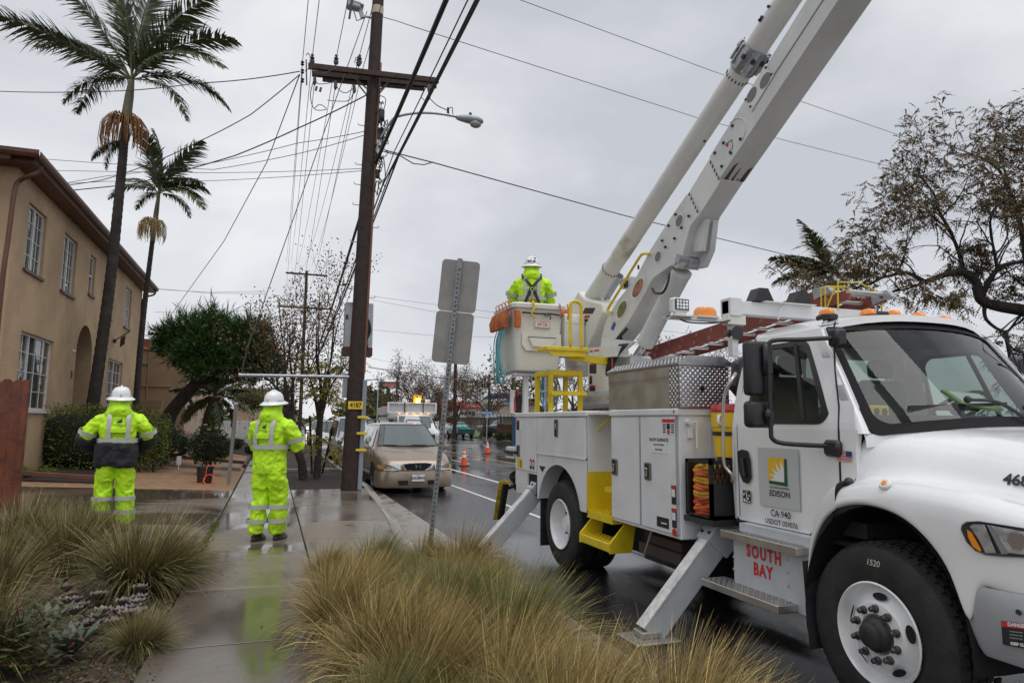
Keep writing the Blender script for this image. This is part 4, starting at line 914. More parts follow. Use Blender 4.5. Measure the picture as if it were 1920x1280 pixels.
# ---- lettering and decals on the cab
DX = XC-1.0225
def dq(name, pts, m, par, X=DX): return MB().add([PX(x, y, X) for x, y in pts], [tuple(range(len(pts)))]).build(name, m, par, 0)
lg = dq('logo_plate', [(1420, 838), (1496, 842), (1501, 958), (1425, 946)], greyp, door)
dq('logo_green', [(1441, 858), (1475, 860), (1477, 912), (1442, 906)], greenp, lg, DX-.002)
dq('logo_gold', [(1440, 857), (1470, 859), (1470.5, 904), (1441, 900)], goldp, lg, DX-.004)
sun_ = [(1470.5, 904), (1441, 900), (1449, 897), (1442, 890), (1452, 891), (1445, 880), (1456, 884), (1451, 870), (1461, 880), (1459, 864), (1466, 877), (1469, 861)]
dq('logo_sun', [(1470.4, 904), (1450, 901), (1443, 899.5), (1452, 895), (1441.5, 888), (1454, 890), (1446, 876), (1458, 886), (1453, 865), (1463, 882), (1463, 862), (1470.2, 880)], whitep, lg, DX-.006)
dvec = PX(1500, 928, DX)-PX(1440, 921, DX); dvec = V((0, dvec.y, 0))
text('lettering', 'SOUTHERN CALIFORNIA', .0185, PX(1461, 914.5, DX-.005), dvec, UZ, blackp, lg, .0004); text('lettering', 'EDISON', .062, PX(1461, 926, DX-.005), dvec, UZ, blackp, lg, .0006, .1)
text('lettering', 'CA 940', .068, PX(1463, 964, DX-.003), dvec, UZ, blackp, door, .0008); text('lettering', 'USDOT 059076', .052, PX(1464, 981, DX-.003), dvec, UZ, blackp, door, .0008)
b45 = dq('number_sticker', [(1392.5, 918), (1406.5, 919.5), (1407, 943), (1393, 941)], blackp, door); dq('number_field', [(1393.8, 923), (1405.5, 924.5), (1406, 941.3), (1394.2, 939.5)], whitep, b45, DX-.002); dq('gold_mark', [(1397, 920), (1402, 920.6), (1402, 922.6), (1397, 922)], goldp, b45, DX-.002)
text('lettering', '45', .085, PX(1400, 932, DX-.004), dvec, UZ, blackp, b45, .002)
fl = dq('flag_decal', [(1569, 844), (1597, 846), (1597.5, 866), (1569, 864.5)], whitep, cowl)
for k in range(7):
    a = k/7; dq('stripe', [(1569, lerp(844, 864.5, a)), (1597, lerp(846, 866, a)), (1597, lerp(846, 866, a+.075)), (1569, lerp(844, 864.5, a+.075))], redp, fl, DX-.002)
dq('canton', [(1586, 845.3), (1597.2, 846), (1597.4, 856.5), (1586, 855.8)], navyp, fl, DX-.004)
q = onside(1895, 906, .03); text('fleet_number', '4683', .085, (XC-.815, 2.60, 1.342), (.12, -1, -.05), (.41, .05, .91), blackp, hood, .003)
# handle, mirrors
hp = [PX(x, y, DX+.001) for x, y in ((1383, 846), (1392, 842), (1402, 845), (1407, 862), (1409, 895), (1403, 906), (1394, 903), (1385, 880))]
hn = MB().prism(hp, (-.006, 0, 0)).build('door_handle', black, door, 0); a = PX(1391, 858, DX-.02); b = PX(1396, 895, DX-.02); MB().beam(a, b, .03, .03, bev=.008).build('handle_grip', black, hn, 0)
mbm = MB().tube(catm([(3.70, 3.72, 2.235), (3.5, 3.83, 2.225), (3.35, 3.91, 2.222), (3.30, 3.935, 2.20), (3.292, 3.94, 2.12), (3.292, 3.94, 1.9), (3.292, 3.94, 1.60), (3.30, 3.935, 1.53), (3.36, 3.90, 1.50), (3.5, 3.76, 1.49), (3.585, 3.66, 1.49)], 4), .016, 8)
mbm.box((3.66, 3.68, 2.17), (3.76, 3.78, 2.30), .02).box((3.54, 3.60, 1.42), (3.60, 3.74, 1.53), .02)
mr_ = mbm.build('mirror_arm', black, truck, 40)
m1 = MB().box((3.15, 3.97, 1.83), (3.37, 4.06, 2.22), .03, seg=3).box((3.255, 3.925, 1.97), (3.33, 3.975, 2.2), .02).build('mirror_head', black, mr_, 40)
m2 = MB().box((3.15, 3.97, 1.605), (3.37, 4.07, 1.795), .035, seg=3).box((3.255, 3.925, 1.65), (3.33, 3.975, 1.74), .02).build('mirror_head', black, mr_, 40)
MB().box((3.17, 4.061, 1.86), (3.35, 4.064, 2.19)).build('mirror_glass', chrome, m1, 0)
mbm = MB().tube(catm([(5.50, 3.72, 2.235), (5.75, 3.85, 2.225), (5.89, 3.93, 2.19), (5.90, 3.94, 1.9), (5.90, 3.94, 1.55), (5.8, 3.85, 1.49), (5.62, 3.66, 1.49)], 4), .016, 8).box((5.83, 3.97, 1.83), (6.05, 4.06, 2.22), .03)
mbm.build('mirror_arm', black, truck, 40)
MB().tube(catm([PX(1379, 700, 3.62), PX(1372, 712, 3.53), PX(1358, 742, 3.5), PX(1356, 800, 3.5), PX(1357, 865, 3.5), PX(1364, 880, 3.52), PX(1372, 890, 3.54), PX(1372, 903, 3.58)], 4), .014, 8).build('grab_handle', alu, truck, 180)
# steps and SOUTH BAY panel
pn = MB().box((3.505, 3.84, .33), (3.53, 4.68, .80), .004).box((3.508, 3.84, .80), (3.6, 4.60, .862)).build('step_panel', gsteel, truck, 0)
for nm, x0, y0, y1, z in (('step', 3.40, 3.86, 4.70, .80), ('step', 3.33, 3.98, 4.87, .395)):
    sp_ = MB().box((x0, y0, z-.055), (3.59 if z > .5 else 3.56, y1, z), .004).build(nm, alu, truck, 0)
    lugs(lambda u, v, h: V((lerp(x0+.005, 3.5, v), lerp(y0+.01, y1-.01, u), z+.001+h)), 26, 6, h=.005).build('tread_lugs', tread, sp_, 0)
text('lettering', 'SOUTH', .125, PX(1431, 1040, 3.502), LX, UZ, redp, pn, .005, 0, 'CENTER', .8, 1.25); text('lettering', 'BAY', .125, PX(1430, 1071, 3.502), LX, UZ, redp, pn, .005, 0, 'CENTER', .85, 1.15)
for x, y in ((1376, 1020), (1376, 1043), (1376, 1066), (1477, 1048), (1478, 1073), (1479, 1098)):
    MB().lathe([(0, .008), (.008, .006), (.012, 0)], PX(x, y, 3.504), (-1, 0, 0), 10).build('bolt', galv, pn, 40)
# things inside on the dash
q = ws(.22, .13, -.10); cb = MB().box((-.16, -.11, 0), (.16, .11, .02), mx=M.Translation(V((4.60, 3.46, 1.80)))@M.Rotation(R_(32), 4, 'X')@M.Rotation(R_(-8), 4, 'Z'))
pp = cb.build('notebook', mat('notebook_green', (.25, .45, .08), .5), None, 0, loc=(4.60, 3.46, 1.75)); tag(pp, 'green notebook with white pages leaning on the truck dashboard', 'notebook')
MB().box((-.13, -.09, .021), (.13, .09, .024), mx=M.Translation(V((4.60, 3.46, 1.80)))@M.Rotation(R_(32), 4, 'X')@M.Rotation(R_(-8), 4, 'Z')).build('page', whitep, pp, 0)
p0_ = V((3.80, 3.56, 1.68)); tl = MB().box(p0_, p0_+V((.17, .06, .085)), .012).build('hand_lamp', ylw2, None, 0, loc=p0_); tag(tl, 'yellow handheld device lying behind the windshield corner', 'device')
for k in (0, 1): MB().lathe([(0, .004), (.022, .004), (.026, 0)], p0_+V((.05+.07*k, -.001, .042)), (0, -1, 0), 12).build('lens', black, tl, 0)
# ================================================================== boom, bucket and top gear
BX = 4.45
def bpoly(pts, X=BX): return [PX(x, y, X) for x, y in pts]
def bdec(name, pts, m, par, o=.003): return MB().add([PX(x, y, BX-o) for x, y in pts], [tuple(range(len(pts)))]).build(name, m, par, 0)
side('pedestal', MB().lathe([(.42, .9), (.42, 1.1), (.30, 1.2), (.30, 2.1), (.36, 2.15), (.36, 2.3), (.2, 2.3)], (XC, 8.0, 0), (0, 0, 1), 24), boomw)
side('turret', MB().box((4.44, 7.95, 2.3), (4.76, 8.7, 2.52), .03).prism(bpoly([(1128, 633), (1120, 690), (1150, 700), (1172, 655), (1190, 640)], 4.40), (.04, 0, 0)), boomw)
lb = side('lower_boom', MB().prism(bpoly([(1128, 633), (1133, 612), (1139.6, 595), (1160.6, 560), (1191, 523), (1219, 469), (1259, 406), (1288, 364), (1308, 405), (1294, 424), (1285, 457), (1276.5, 494), (1268, 503), (1258, 497), (1224, 521), (1210, 548), (1177, 605), (1142, 650)]), (.30, 0, 0)), boomw)
# far cheek of the elbow bracket for the cylinder
side('cylinder_bracket', MB().prism(bpoly([(1288, 420), (1303, 408), (1338, 411), (1331, 470), (1318, 500), (1306, 503), (1300, 492)], 4.68), (.07, 0, 0)).prism(bpoly([(1300, 440), (1303, 410), (1325, 410), (1316, 470), (1300, 472)], 4.55), (.05, 0, 0)), boomw, lb)
sec = side('boom_insert', MB().prism([p+V((.012, 0, 0)) for p in bpoly([(1288, 364), (1332, 292), (1351, 337), (1308, 405)])], (.276, 0, 0)), fibre, lb)
def line(up, Y): return 5.49+.607*(4.63-Y) if up else 5.27+.5875*(4.28-Y)
y_a = PX(1331.5, 294, BX).y; y_b = PX(1350.5, 337, BX).y
outerb = side('boom_sleeve', MB().prism([(BX-.008, y_a, line(1, y_a)), (BX-.008, .7, line(1, .7)), (BX-.008, .4, line(0, .4)), (BX-.008, y_b, line(0, y_b)-.008)], (.316, 0, 0)), boomw, lb)
tick = lambda a, b, par: [bdec('ring_mark', [(lerp(a[0], b[0], t)-1.2, lerp(a[1], b[1], t)-3), (lerp(a[0], b[0], t)+1.6, lerp(a[1], b[1], t)-3), (lerp(a[0], b[0], t)+1.2, lerp(a[1], b[1], t)+3), (lerp(a[0], b[0], t)-1.6, lerp(a[1], b[1], t)+3)], blackp, par, .01) for t in (.12, .32, .52, .72, .9)]
for a, b in (((1290, 360), (1309, 400)), ((1330, 300), (1349, 338))):
    tick(a, b, lb)
for (xa, ya), (xb, yb) in (((1309, 403), (1343, 408)), ((1351, 334), (1396, 336))):
    for t in (.1, .3, .5, .7, .9):
        p = PX(lerp(xa, xb, t), lerp(ya, yb, t), lerp(BX+.02, 4.75, t)); MB().box(p+V((-.012, -.02, -.02)), p+V((.0, .0, .012))).build('ring_mark', blackp, lb, 0)
for x, y in ((1267, 402), (1292, 405), (1254, 423), (1278, 427), (1265, 447), (1248, 463), (1242, 451), (1322, 265), (1357, 268), (1374, 236), (1341, 287), (1371, 287), (1354, 312), (1389, 261)):
    MB().lathe([(0, .022), (.012, .02), (.018, .008), (.018, 0)], PX(x, y, BX-.008), (-1, 0, 0), 8).build('bolt', blackm, lb, 40)
ax_ = (V((0, -1, .6))).normalized()
def port(x, y, rx, ry, m, dark_=True):
    q = PX(x, y, BX-.004); nrm = V((-1, 0, 0)); mb = MB()
    mb.disc(q, nrm, rx*1.35, 24, 0, ry*1.35, ax_); o = mb.build('port_rim', offw, lb, 0); MB().disc(q+V((-.004, 0, 0)), nrm, rx, 24, 0, ry, ax_).build('port_opening', m, lb, 0)
grp = mat('port_grey', (.17, .165, .16), .5); olv = mat('port_olive', (.16, .15, .06), .4, var=.5, vs=8); red_ = mat('port_red', (.30, .13, .09), .4, var=.5, vs=10)
port(1273.5, 414, .075, .06, grp); port(1233.5, 481, .07, .058, grp); port(1196, 540, .16, .085, red_); port(1166, 580, .15, .085, olv)
bdec('cover_plate', [(1434, 122), (1451, 142), (1409, 210), (1396, 186)], fibre, lb, .016)
for x, y in ((1434, 151), (1409, 178)): MB().disc(PX(x, y, BX-.019), (-1, 0, 0), .085, 20, 0, .06, ax_).build('port_opening', grp, lb, 0)
for x, y in ((1436, 127), (1446, 140), (1398, 187), (1407, 200)): MB().lathe([(0, .01), (.012, .008), (.014, 0)], PX(x, y, BX-.018), (-1, 0, 0), 8).build('bolt', blackm, lb, 0)
MB().tube([PX(x, y, BX-.010) for x, y in ((1360, 272), (1372, 262), (1374, 276), (1366, 286))], .004, 5).build('sight_ring', seam, lb, 0); bdec('red_tag', [(1362, 267), (1366, 272), (1364, 276), (1360, 273)], redp, lb, .012)
MB().tube([PX(x, y, BX-.010) for x, y in ((1409, 209), (1456, 134), (1550, -10))], .007, 5).build('boom_groove', mat('groove_shade', (.30, .30, .30), .5), lb, 0)
MB().tube(catm([PX(x, y, BX-.010) for x, y in ((1369, 231), (1382, 222), (1396, 226), (1398, 245), (1391, 265))], 4), .006, 5).build('boom_weld', boomw, lb, 180)
bdec('blue_sticker', [(1145, 616), (1151, 602), (1155, 607), (1150, 620)], bluep, lb)
# stains on the underside of the sleeve
for t, w_, h_ in ((.15, .05, .12), (.45, .03, .09), (.8, .06, .1)):
    Y = y_b-.03-.5*h_; MB().quad(*[V((BX+.30*t+dx, Y+dy, line(0, Y+dy)-.0115)) for dx, dy in ((0, h_), (w_, h_*.8), (w_*.8, -h_), (.01, -h_*.6))]).build('rust_stain', mat('rust', (.10, .065, .045), .7) if 'rust' not in MATS else MATS['rust'], lb, 0)
# lift cylinder
def PXc(x, y): return PX(x, y, 4.6)
cy = side('lift_cylinder', MB().tube([PXc(1210, 643), PXc(1277, 513)], .118, 24).tube([PXc(1276, 515), PXc(1279, 508)], .125, 24), boomw, None, 40)
MB().tube([PXc(1190, 672), PXc(1212, 640)], .052, 16).build('cylinder_rod', chrome, cy, 40)
MB().lathe([(.0, -.1), (.07, -.1), (.07, .1), (0, .1)], PXc(1188, 676), (1, 0, 0), 16).build('rod_eye', boomw, cy, 40)
MB().lathe([(0, -.19), (.05, -.19), (.05, .19), (0, .19)], PXc(1296, 487), (1, 0, 0), 16).lathe([(.0, -.06), (.085, -.06), (.085, .06), (0, .06)], PXc(1294, 490), (1, 0, 0), 16).build('pin', galv, cy, 40)
MB().lathe([(0, .03), (.05, .03), (.055, 0)], PX(1266, 489, BX), (-1, 0, 0), 14).build('pin', boomw, lb, 40)
MB().tube(catm([PX(1255, 513, 4.43), PX(1252, 530, 4.40), PX(1243, 548, 4.38), PX(1228, 549, 4.40), PX(1223, 541, 4.45)], 5), .016, 8).build('hydraulic_hose', black, lb, 180)
MB().tube(catm([PX(x, y, 4.41) for x, y in ((1217, 476), (1207, 476), (1198, 484), (1165, 538), (1141, 577), (1141, 583), (1147, 586))], 5), .018, 8).build('grab_rail', yellow, lb, 180)
MB().box(PX(1170, 540, 4.43), PX(1178, 526, 4.46)).box(PX(1195, 505, 4.43), PX(1199, 497, 4.46)).build('clip', black, lb, 0)
# upper boom (round) folded above, running down to the bucket
T0, T1 = V((XC, 9.62, 3.46)), V((XC, .8, 7.93)); td = (T1-T0).normalized()
ub = side('upper_boom', MB().tube([T0, T1], .125, 32), fibre, None, 40)
def tpt(px, py): p = PXc(px, py); return T0+td*((p-T0).dot(td))
a = tpt(1386, 113); b = tpt(1412, 70); cl = MB().tube([a-td*.02, a+td*.1, b-td*.05, b], [.143, .160, .160, .150], 24).build('collar', galv, ub, 40)
mb = MB()
for k in range(12):
    an = 2*math.pi*k/12; u = V((math.cos(an), 0, 0))+td.cross(V((1, 0, 0)))*math.sin(an); mb.beam(lerp(a, b, .1)+u*.165, lerp(a, b, .95)+u*.160, .03, .02)
mb.build('clamp_bar', galv, cl, 0)
for k in range(9):
    an = 2*math.pi*k/9+.2; u = V((math.cos(an), 0, 0))+td.cross(V((1, 0, 0)))*math.sin(an); MB().beam(lerp(a, b, .55)+u*.168, lerp(a, b, .72)+u*.165, .035, .03).build('clamp_bolt', blackm, cl, 0)
def rings(px, py, r, n=16, m=blackp):
    c = tpt(px, py)
    for k in range(n):
        an = 2*math.pi*k/n; u = V((math.cos(an), 0, 0))+td.cross(V((1, 0, 0)))*math.sin(an); MB().beam(c+u*r-td*.018, c+u*r+td*.018, .012, .006).build('ring_mark', m, ub, 0)
rings(1375, 130, .1265, 18); rings(1146, 508, .134, 18)
a = tpt(1380, 122); MB().tube([a, a+td*.05], .128, 24, False).build('white_band', whitep, ub, 40)
a = tpt(1146, 507); MB().tube([T0, a], .132, 32).build('boom_base', fibre, ub, 40)
a, b = tpt(1163, 476), tpt(1188, 438); MB().tube([a, b], .128, 32).build('boom_band', mat('worn_fibre', (.60, .58, .52), .5, var=.22, vs=5, lo=.42, hi=.6), ub, 40)
for x, y in ((1443, 45), (1434, 17), (1475, 45), (1462, 76)):
    p = tpt(x, y); u = (PXc(x, y)-p); u = u.normalized() if u.length > .02 else V((-1, 0, 0)); MB().tube([p+V((-.12, 0, .03)), p+V((-.145, 0, .03))], .015, 8).build('bolt', blackm, ub, 0)
side('elbow', MB().lathe([(.0, -.25), (.32, -.25), (.32, .25), (0, .25)], (XC, .75, 7.72), (1, 0, 0), 20), boomw)
# casing at the lower end of the upper boom
cs_ = MB().prism(bpoly([(1052, 640), (1060, 588), (1084, 545), (1093, 557), (1098, 560), (1128, 568), (1131, 585), (1098, 660), (1076, 706), (1060, 700)], 4.42), (.34, 0, 0)).build('boom_casing', offw, truck, 0)
bv = cs_.modifiers.new('edge', 'BEVEL'); bv.width = .03; bv.segments = 2
for pts, m in (([(1097, 577), (1116, 577), (1111, 588), (1091, 588)], blackp), ([(1097, 591), (1106, 591), (1104, 596), (1094, 596)], redp), ([(1094, 598), (1103, 598), (1101, 603), (1091, 603)], blackp), ([(1089, 605), (1099, 605), (1096, 612), (1087, 612)], blackp), ([(1089, 613), (1096, 613), (1095, 617), (1087, 617)], bluep)):
    MB().add([PX(x, y, 4.416) for x, y in pts], [(0, 1, 2, 3)]).build('sticker', m, cs_, 0)
side('winch_drum', MB().lathe([(.0, -.2), (.2, -.2), (.24, -.1), (.24, .2), (0, .2)], (4.95, 9.15, 3.25), (1, 0, 0), 20), offw)
MB().tube([PX(1136, 560, 4.85), PX(1163, 517, 4.85)], .055, 14, False).box((4.78, 8.6, 3.6), (4.92, 8.9, 3.75), .02).build('pole_guide', gsteel, truck, 40)
MB().prism(bpoly([(1128, 640), (1150, 575), (1137, 560), (1120, 600)], 4.8), (.05, 0, 0)).build('bracket', boomw, truck, 0)
# control box, hoses at the pivot
cbx = side('control_box', MB().prism(bpoly([(1103, 652), (1153, 648), (1153, 668), (1134, 670), (1134, 706), (1143, 706), (1143, 739), (1106, 741), (1103, 736)], 4.22), (.2, 0, 0)), offw)
side('cutout_shade', MB().box(PX(1132, 704, 4.25), PX(1150, 668, 4.35)), dark, cbx)  # dark block fills the box cutout, its shade painted as colour
mb = MB()
for k in range(7): a = PX(1134+2.5*k, 703, 4.24); mb.tube(catm([a, a+V((.0, -.02, .1)), a+V((.03, -.1, .25)), a+V((.1, -.25, .4))], 4), .011, 5)
mb.build('hose', black, cbx, 180); MB().tube([PX(1148, 668, 4.23), PX(1149, 700, 4.23)], .012).build('hose', redl, cbx)
mb = MB()
for k in range(10): a = PX(1160+3*(k % 4), 668-3*k, 4.47+.02*(k % 3)); mb.tube(catm([a, a+V((0, .05, .08)), a+V((0, .1, .2)), a+V((0, -.1, .3))], 4), .02, 6)
mb.build('hose_bundle', black, truck, 180)
for pts, m in (([(1105, 658), (1111, 656), (1111, 668), (1105, 669)], whitep), ([(1114, 656), (1123, 655), (1123, 674), (1114, 674)], whitep), ([(1105, 682), (1118, 680), (1118, 700), (1105, 700)], blackp), ([(1105, 704), (1110, 704), (1110, 720), (1105, 720)], blackp), ([(1105, 722), (1116, 722), (1116, 733), (1105, 733)], blackp)):
    s_ = MB().add([PX(x, y, 4.217) for x, y in pts], [(0, 1, 2, 3)]).build('sticker', m, cbx, 0)
    MB().add([PX(x, y, 4.214) for x, y in (pts[0], pts[1], (pts[1][0], pts[1][1]+3), (pts[0][0], pts[0][1]+3))], [(0, 1, 2, 3)]).build('sticker_header', redp, s_, 0)
side('elbow_pipe', MB().tube([PX(1152, 678, 4.45), PX(1170, 682, 4.5), PX(1186, 674, 4.6)], [.05, .06, .05], 14), boomw)
# bed pipe, reel, rest post, step tower, platform
side('bed_pipe', MB().tube([(4.15, 8.75, 1.93), (4.2, 6.65, 1.97)], .11, 18), galv)
side('pipe_saddle', MB().box((4.02, 6.9, 1.76), (4.08, 6.98, 2.12)), galv)
rl = bpy.data.objects.new('cable_reel', None); COL.objects.link(rl); rl.parent = truck
rc = V((3.75, 9.18, 2.08))
for k in range(7):
    rr_ = .20+.018*k; MB().tube([rc+V((.05*math.sin(5*a+k)*.35+.035*(k % 3), rr_*math.cos(a)*.85, rr_*math.sin(a))) for a in [2*math.pi*i/26 for i in range(27)]], .013, 6).build('cable_turn', galv if k % 3 else rope, rl, 180)
MB().tube([rc+V((-.03, 0, -.31)), rc+V((-.03, 0, .33))], .02).tube([rc+V((-.03, -.28, 0)), rc+V((-.03, .28, 0))], .018).build('reel_arm', gsteel, rl)
side('bucket_rest', MB().box((3.46, 9.38, 1.76), (3.53, 9.45, 2.34)).box((3.3, 9.33, 2.30), (3.75, 9.5, 2.345), .01).box((3.3, 9.5, 1.76), (3.36, 9.55, 2.1)), bodyw)
side('red_hook', MB().tube(catm([(3.37, 9.5, 1.8), (3.36, 9.52, 2.0), (3.40, 9.54, 2.07), (3.43, 9.5, 2.03)], 4), .022, 8), redl); side('tool_case', MB().box((3.40, 9.5, 1.77), (3.47, 9.62, 2.02), .01), blackm)
tw = MB(); X0, X1, Y0, Y1 = 3.50, 3.93, 8.46, 8.95
for x, y in ((X0, Y0), (X1, Y0), (X0, Y1), (X1, Y1)): tw.box((x-.028, y-.028, 1.765), (x+.028, y+.028, 2.30))
tw.box((X0-.03, Y0-.03, 2.26), (X1+.03, Y1+.03, 2.325), .006).box((X0-.03, Y0-.12, 1.99), (X1+.05, Y0+.03, 2.04), .005).prism([(X0-.02, Y0-.03, 1.99), (X0-.02, Y0-.12, 1.99), (X0-.02, Y0-.03, 1.9)], (.02, 0, 0))
t_ = side('step_tower', tw, yellow, None, 0)
mb = MB()
for k in range(11):
    for yy in (Y0-.03, Y0-.12): mb.box((X0-.02+.043*k, yy, 2.325 if yy > Y0-.1 else 2.04), (X0+.0+.043*k, yy+.03, 2.335 if yy > Y0-.1 else 2.05))
mb.build('grip_tread', yellow, t_, 0)
pf = side('platform', MB().box((3.33, 8.18, 2.565), (3.93, 8.55, 2.62), .008).prism([(3.36, 8.2, 2.565), (3.9, 8.2, 2.565), (3.9, 8.2, 2.50), (3.42, 8.2, 2.49)], (0, .02, 0)).beam((3.72, 8.35, 2.51), (4.32, 8.3, 2.45), .08, .09), yellow)
mb = MB()
for x, y in ((3.70, 8.2),): mb.tube(catm([(3.67, 8.2, 2.6), (3.67, 8.2, 3.10), (3.68, 8.2, 3.20), (3.73, 8.2, 3.235), (3.80, 8.2, 3.215), (3.83, 8.2, 3.16), (3.83, 8.2, 2.9), (3.83, 8.2, 2.6)], 5), .022, 10)
mb.build('guard_rail', yellow, pf, 180)
# bucket
BK = (3.24, 4.02, 9.2, 10.12, 2.36, 3.36)
def ringb(z, ins, r=.08):
    x0, x1, y0, y1 = BK[0]+ins, BK[1]-ins, BK[2]+ins, BK[3]-ins; p = []
    for cx, cy_, a0 in ((x1-r, y1-r, 0), (x0+r, y1-r, 90), (x0+r, y0+r, 180), (x1-r, y0+r, 270)):
        for k in range(5): a = R_(a0+22.5*k); p.append(V((cx+r*math.cos(a), cy_+r*math.sin(a), z)))
    return p
bk = side('bucket', MB().loft([ringb(2.36, .10), ringb(2.38, .055), ringb(2.45, .045), ringb(3.28, .012), ringb(3.285, -.03), ringb(3.34, -.035), ringb(3.36, -.02), ringb(3.36, .03), ringb(2.5, .07)]), offw, None, 40)
side('bucket_step', MB().prism([(3.42, 9.215, 2.66), (3.90, 9.215, 2.66), (3.97, 9.215, 2.75), (3.97, 9.215, 2.92), (3.36, 9.215, 2.92), (3.36, 9.215, 2.74)], (0, -.012, 0)).prism([(3.45, 9.203, 2.85), (3.88, 9.203, 2.85), (3.82, 9.203, 2.72), (3.52, 9.203, 2.72)], (0, -.03, 0)), offw, bk, 0)
side('step_slot', MB().box((3.45, 9.17, 2.852), (3.88, 9.20, 2.86)), dark, bk)
b8 = side('capacity_sticker', MB().box((3.55, 9.203, 3.0), (3.80, 9.212, 3.10)), whitep, bk, 0); side('sticker_field', MB().box((3.557, 9.2015, 3.007), (3.793, 9.203, 3.093)), redp, b8, 0); side('sticker_inner', MB().box((3.563, 9.200, 3.013), (3.787, 9.2015, 3.087)), whitep, b8, 0)
text('lettering', '800 LBS', .05, (3.675, 9.199, 3.047), (1, 0, 0), UZ, redp, b8, .0012); text('lettering', 'PLATFORM CAPACITY', .014, (3.675, 9.199, 3.078), (1, 0, 0), UZ, blackp, b8)
side('bucket_mount', MB().box((4.06, 9.3, 2.65), (4.42, 10.0, 3.26), .05, seg=2).box((4.36, 9.5, 2.5), (4.5, 9.9, 3.2), .02), offw)
side('mount_bolts', MB().tube([(4.1, 9.3, 3.12), (4.36, 9.3, 3.12)], .006).tube([(4.1, 9.3, 2.85), (4.36, 9.3, 2.85)], .006), bodyw)
ap = MB()
for k in range(3):
    y0 = 9.30+.24*k; ap.loft([[V((3.19-dx, y0+.01*s, z)), V((3.19-dx-.06*s, y0+.03, z)), V((3.19-dx-.06*s, y0+.20, z)), V((3.19-dx, y0+.23, z))] for z, dx, s in ((3.25, 0, .7), (3.12, .02, 1.2), (3.0, .02, .9))])
x0 = 3.215; ap2 = MB(); ap2.loft([[V((x0, 9.165, z)), V((x0+.02, 9.165-.06*s, z)), V((x0+.09, 9.165-.06*s, z)), V((x0+.10, 9.165, z))] for z, s in ((3.23, .7), (3.10, 1.2), (2.98, .9))])
ap = ap.build('tool_apron', orangec, None, 60, loc=(3.2, 9.4, 2.95)); ap2.build('pouch', orangec, ap, 60); tag(ap, 'orange canvas tool apron hooked over the bucket rim', 'tool bag')
for k in range(5): MB().tube(catm([V((3.21, 9.26+.15*k, 3.2)), V((3.17, 9.27+.15*k, 3.37)), V((3.21, 9.29+.15*k, 3.40)), V((3.24, 9.3+.15*k, 3.35))], 4), .008, 6).build('hook', mat('hook_orange', (.5, .16, .08), .4) if 'hook_orange' not in MATS else MATS['hook_orange'], ap, 180)
rp = MB(); rnd.seed(5)
for k in range(11):
    y0 = 9.35+rnd.random()*.4; l = .55+rnd.random()*.3; rp.tube(catm([V((3.16, y0, 3.02)), V((3.13-.03*rnd.random(), y0+.05*rnd.random(), 2.8)), V((3.12-.05*rnd.random(), y0-.08*rnd.random(), 3.0-l*.8)), V((3.15, y0+.03, 3.0-l)), V((3.18, y0+.06, 3.0-l*.85))], 4), .0085, 5)
rp = rp.build('hand_line', rope, None, 180, loc=(3.15, 9.5, 2.4)); tag(rp, 'pale blue rope hanging in loops below the orange apron', 'rope')
MB().tube([(3.35, 9.185, 3.21), (3.6, 9.178, 3.205), (3.8, 9.18, 3.215), (4.0, 9.185, 3.195)], .012, 6).tube(catm([(3.66, 9.16, 3.21), (3.72, 9.15, 3.17), (3.77, 9.15, 3.2), (3.78, 9.15, 3.12)], 4), .009, 6).build('strap', black, bk, 180)
mb = MB()
for x in (3.5,): mb.tube(catm([(x, 9.16, 3.38), (x+.03, 9.13, 3.3), (x-.02, 9.13, 3.2), (x+.03, 9.14, 3.13)], 4), .014, 6)
mb.build('strap', yellow, bk, 180)
for x in (3.93, 4.05): MB().tube(catm([(x, 9.16, 3.37), (x+.01, 9.13, 3.25), (x, 9.14, 3.14)], 4), .011, 6).build('hook', MATS['hook_orange'], bk, 180)
gl = MB(); rnd.seed(3)
for k in range(9): a = 2*math.pi*k/9; gl.tube([(4.18, 9.6, 3.27), (4.18+.10*math.cos(a), 9.6+.1*math.sin(a), 3.33+.03*rnd.random())], [.03, .02], 6)
gl = gl.ball((4.18, 9.6, 3.29), (.07, .07, .04)).build('rubber_gloves', orangep, None, 60, loc=(4.18, 9.6, 3.26)); tag(gl, 'orange work gloves lying on the bucket mount', 'gloves')
# ---- rack over the cab, lamps
rk = side('roof_rack', MB().box((3.62, 4.80, 2.56), (5.6, 4.90, 2.68), .006).box((3.62, 4.78, 2.54), (3.74, 4.92, 2.70), .006).box((3.66, 4.82, 2.2), (3.72, 4.88, 2.56)).box((5.4, 4.82, 1.8), (5.46, 4.88, 2.56)), bodyw)
arm = side('lamp_arm', MB().box((3.04, 4.80, 2.485), (3.78, 4.86, 2.51)).box((3.04, 4.74, 2.50), (3.24, 4.92, 2.512)).box((3.30, 4.77, 2.51), (3.50, 4.90, 2.525)).box((3.6, 4.79, 2.47), (3.78, 4.87, 2.55)), offw, rk)
fl_ = side('flood_lamp', MB().box((3.07, 4.79, 2.545), (3.23, 4.87, 2.665), .015).box((3.10, 4.8, 2.51), (3.20, 4.86, 2.55), .01), whitep, rk)
l_ = side('lens', MB().box((3.083, 4.782, 2.558), (3.217, 4.791, 2.652), .008), black, fl_)
for i in range(4):
    for j in range(3): side('led', MB().box((3.095+.029*i, 4.778, 2.567+.027*j), (3.117+.029*i, 4.783, 2.588+.027*j)), lampw, fl_)
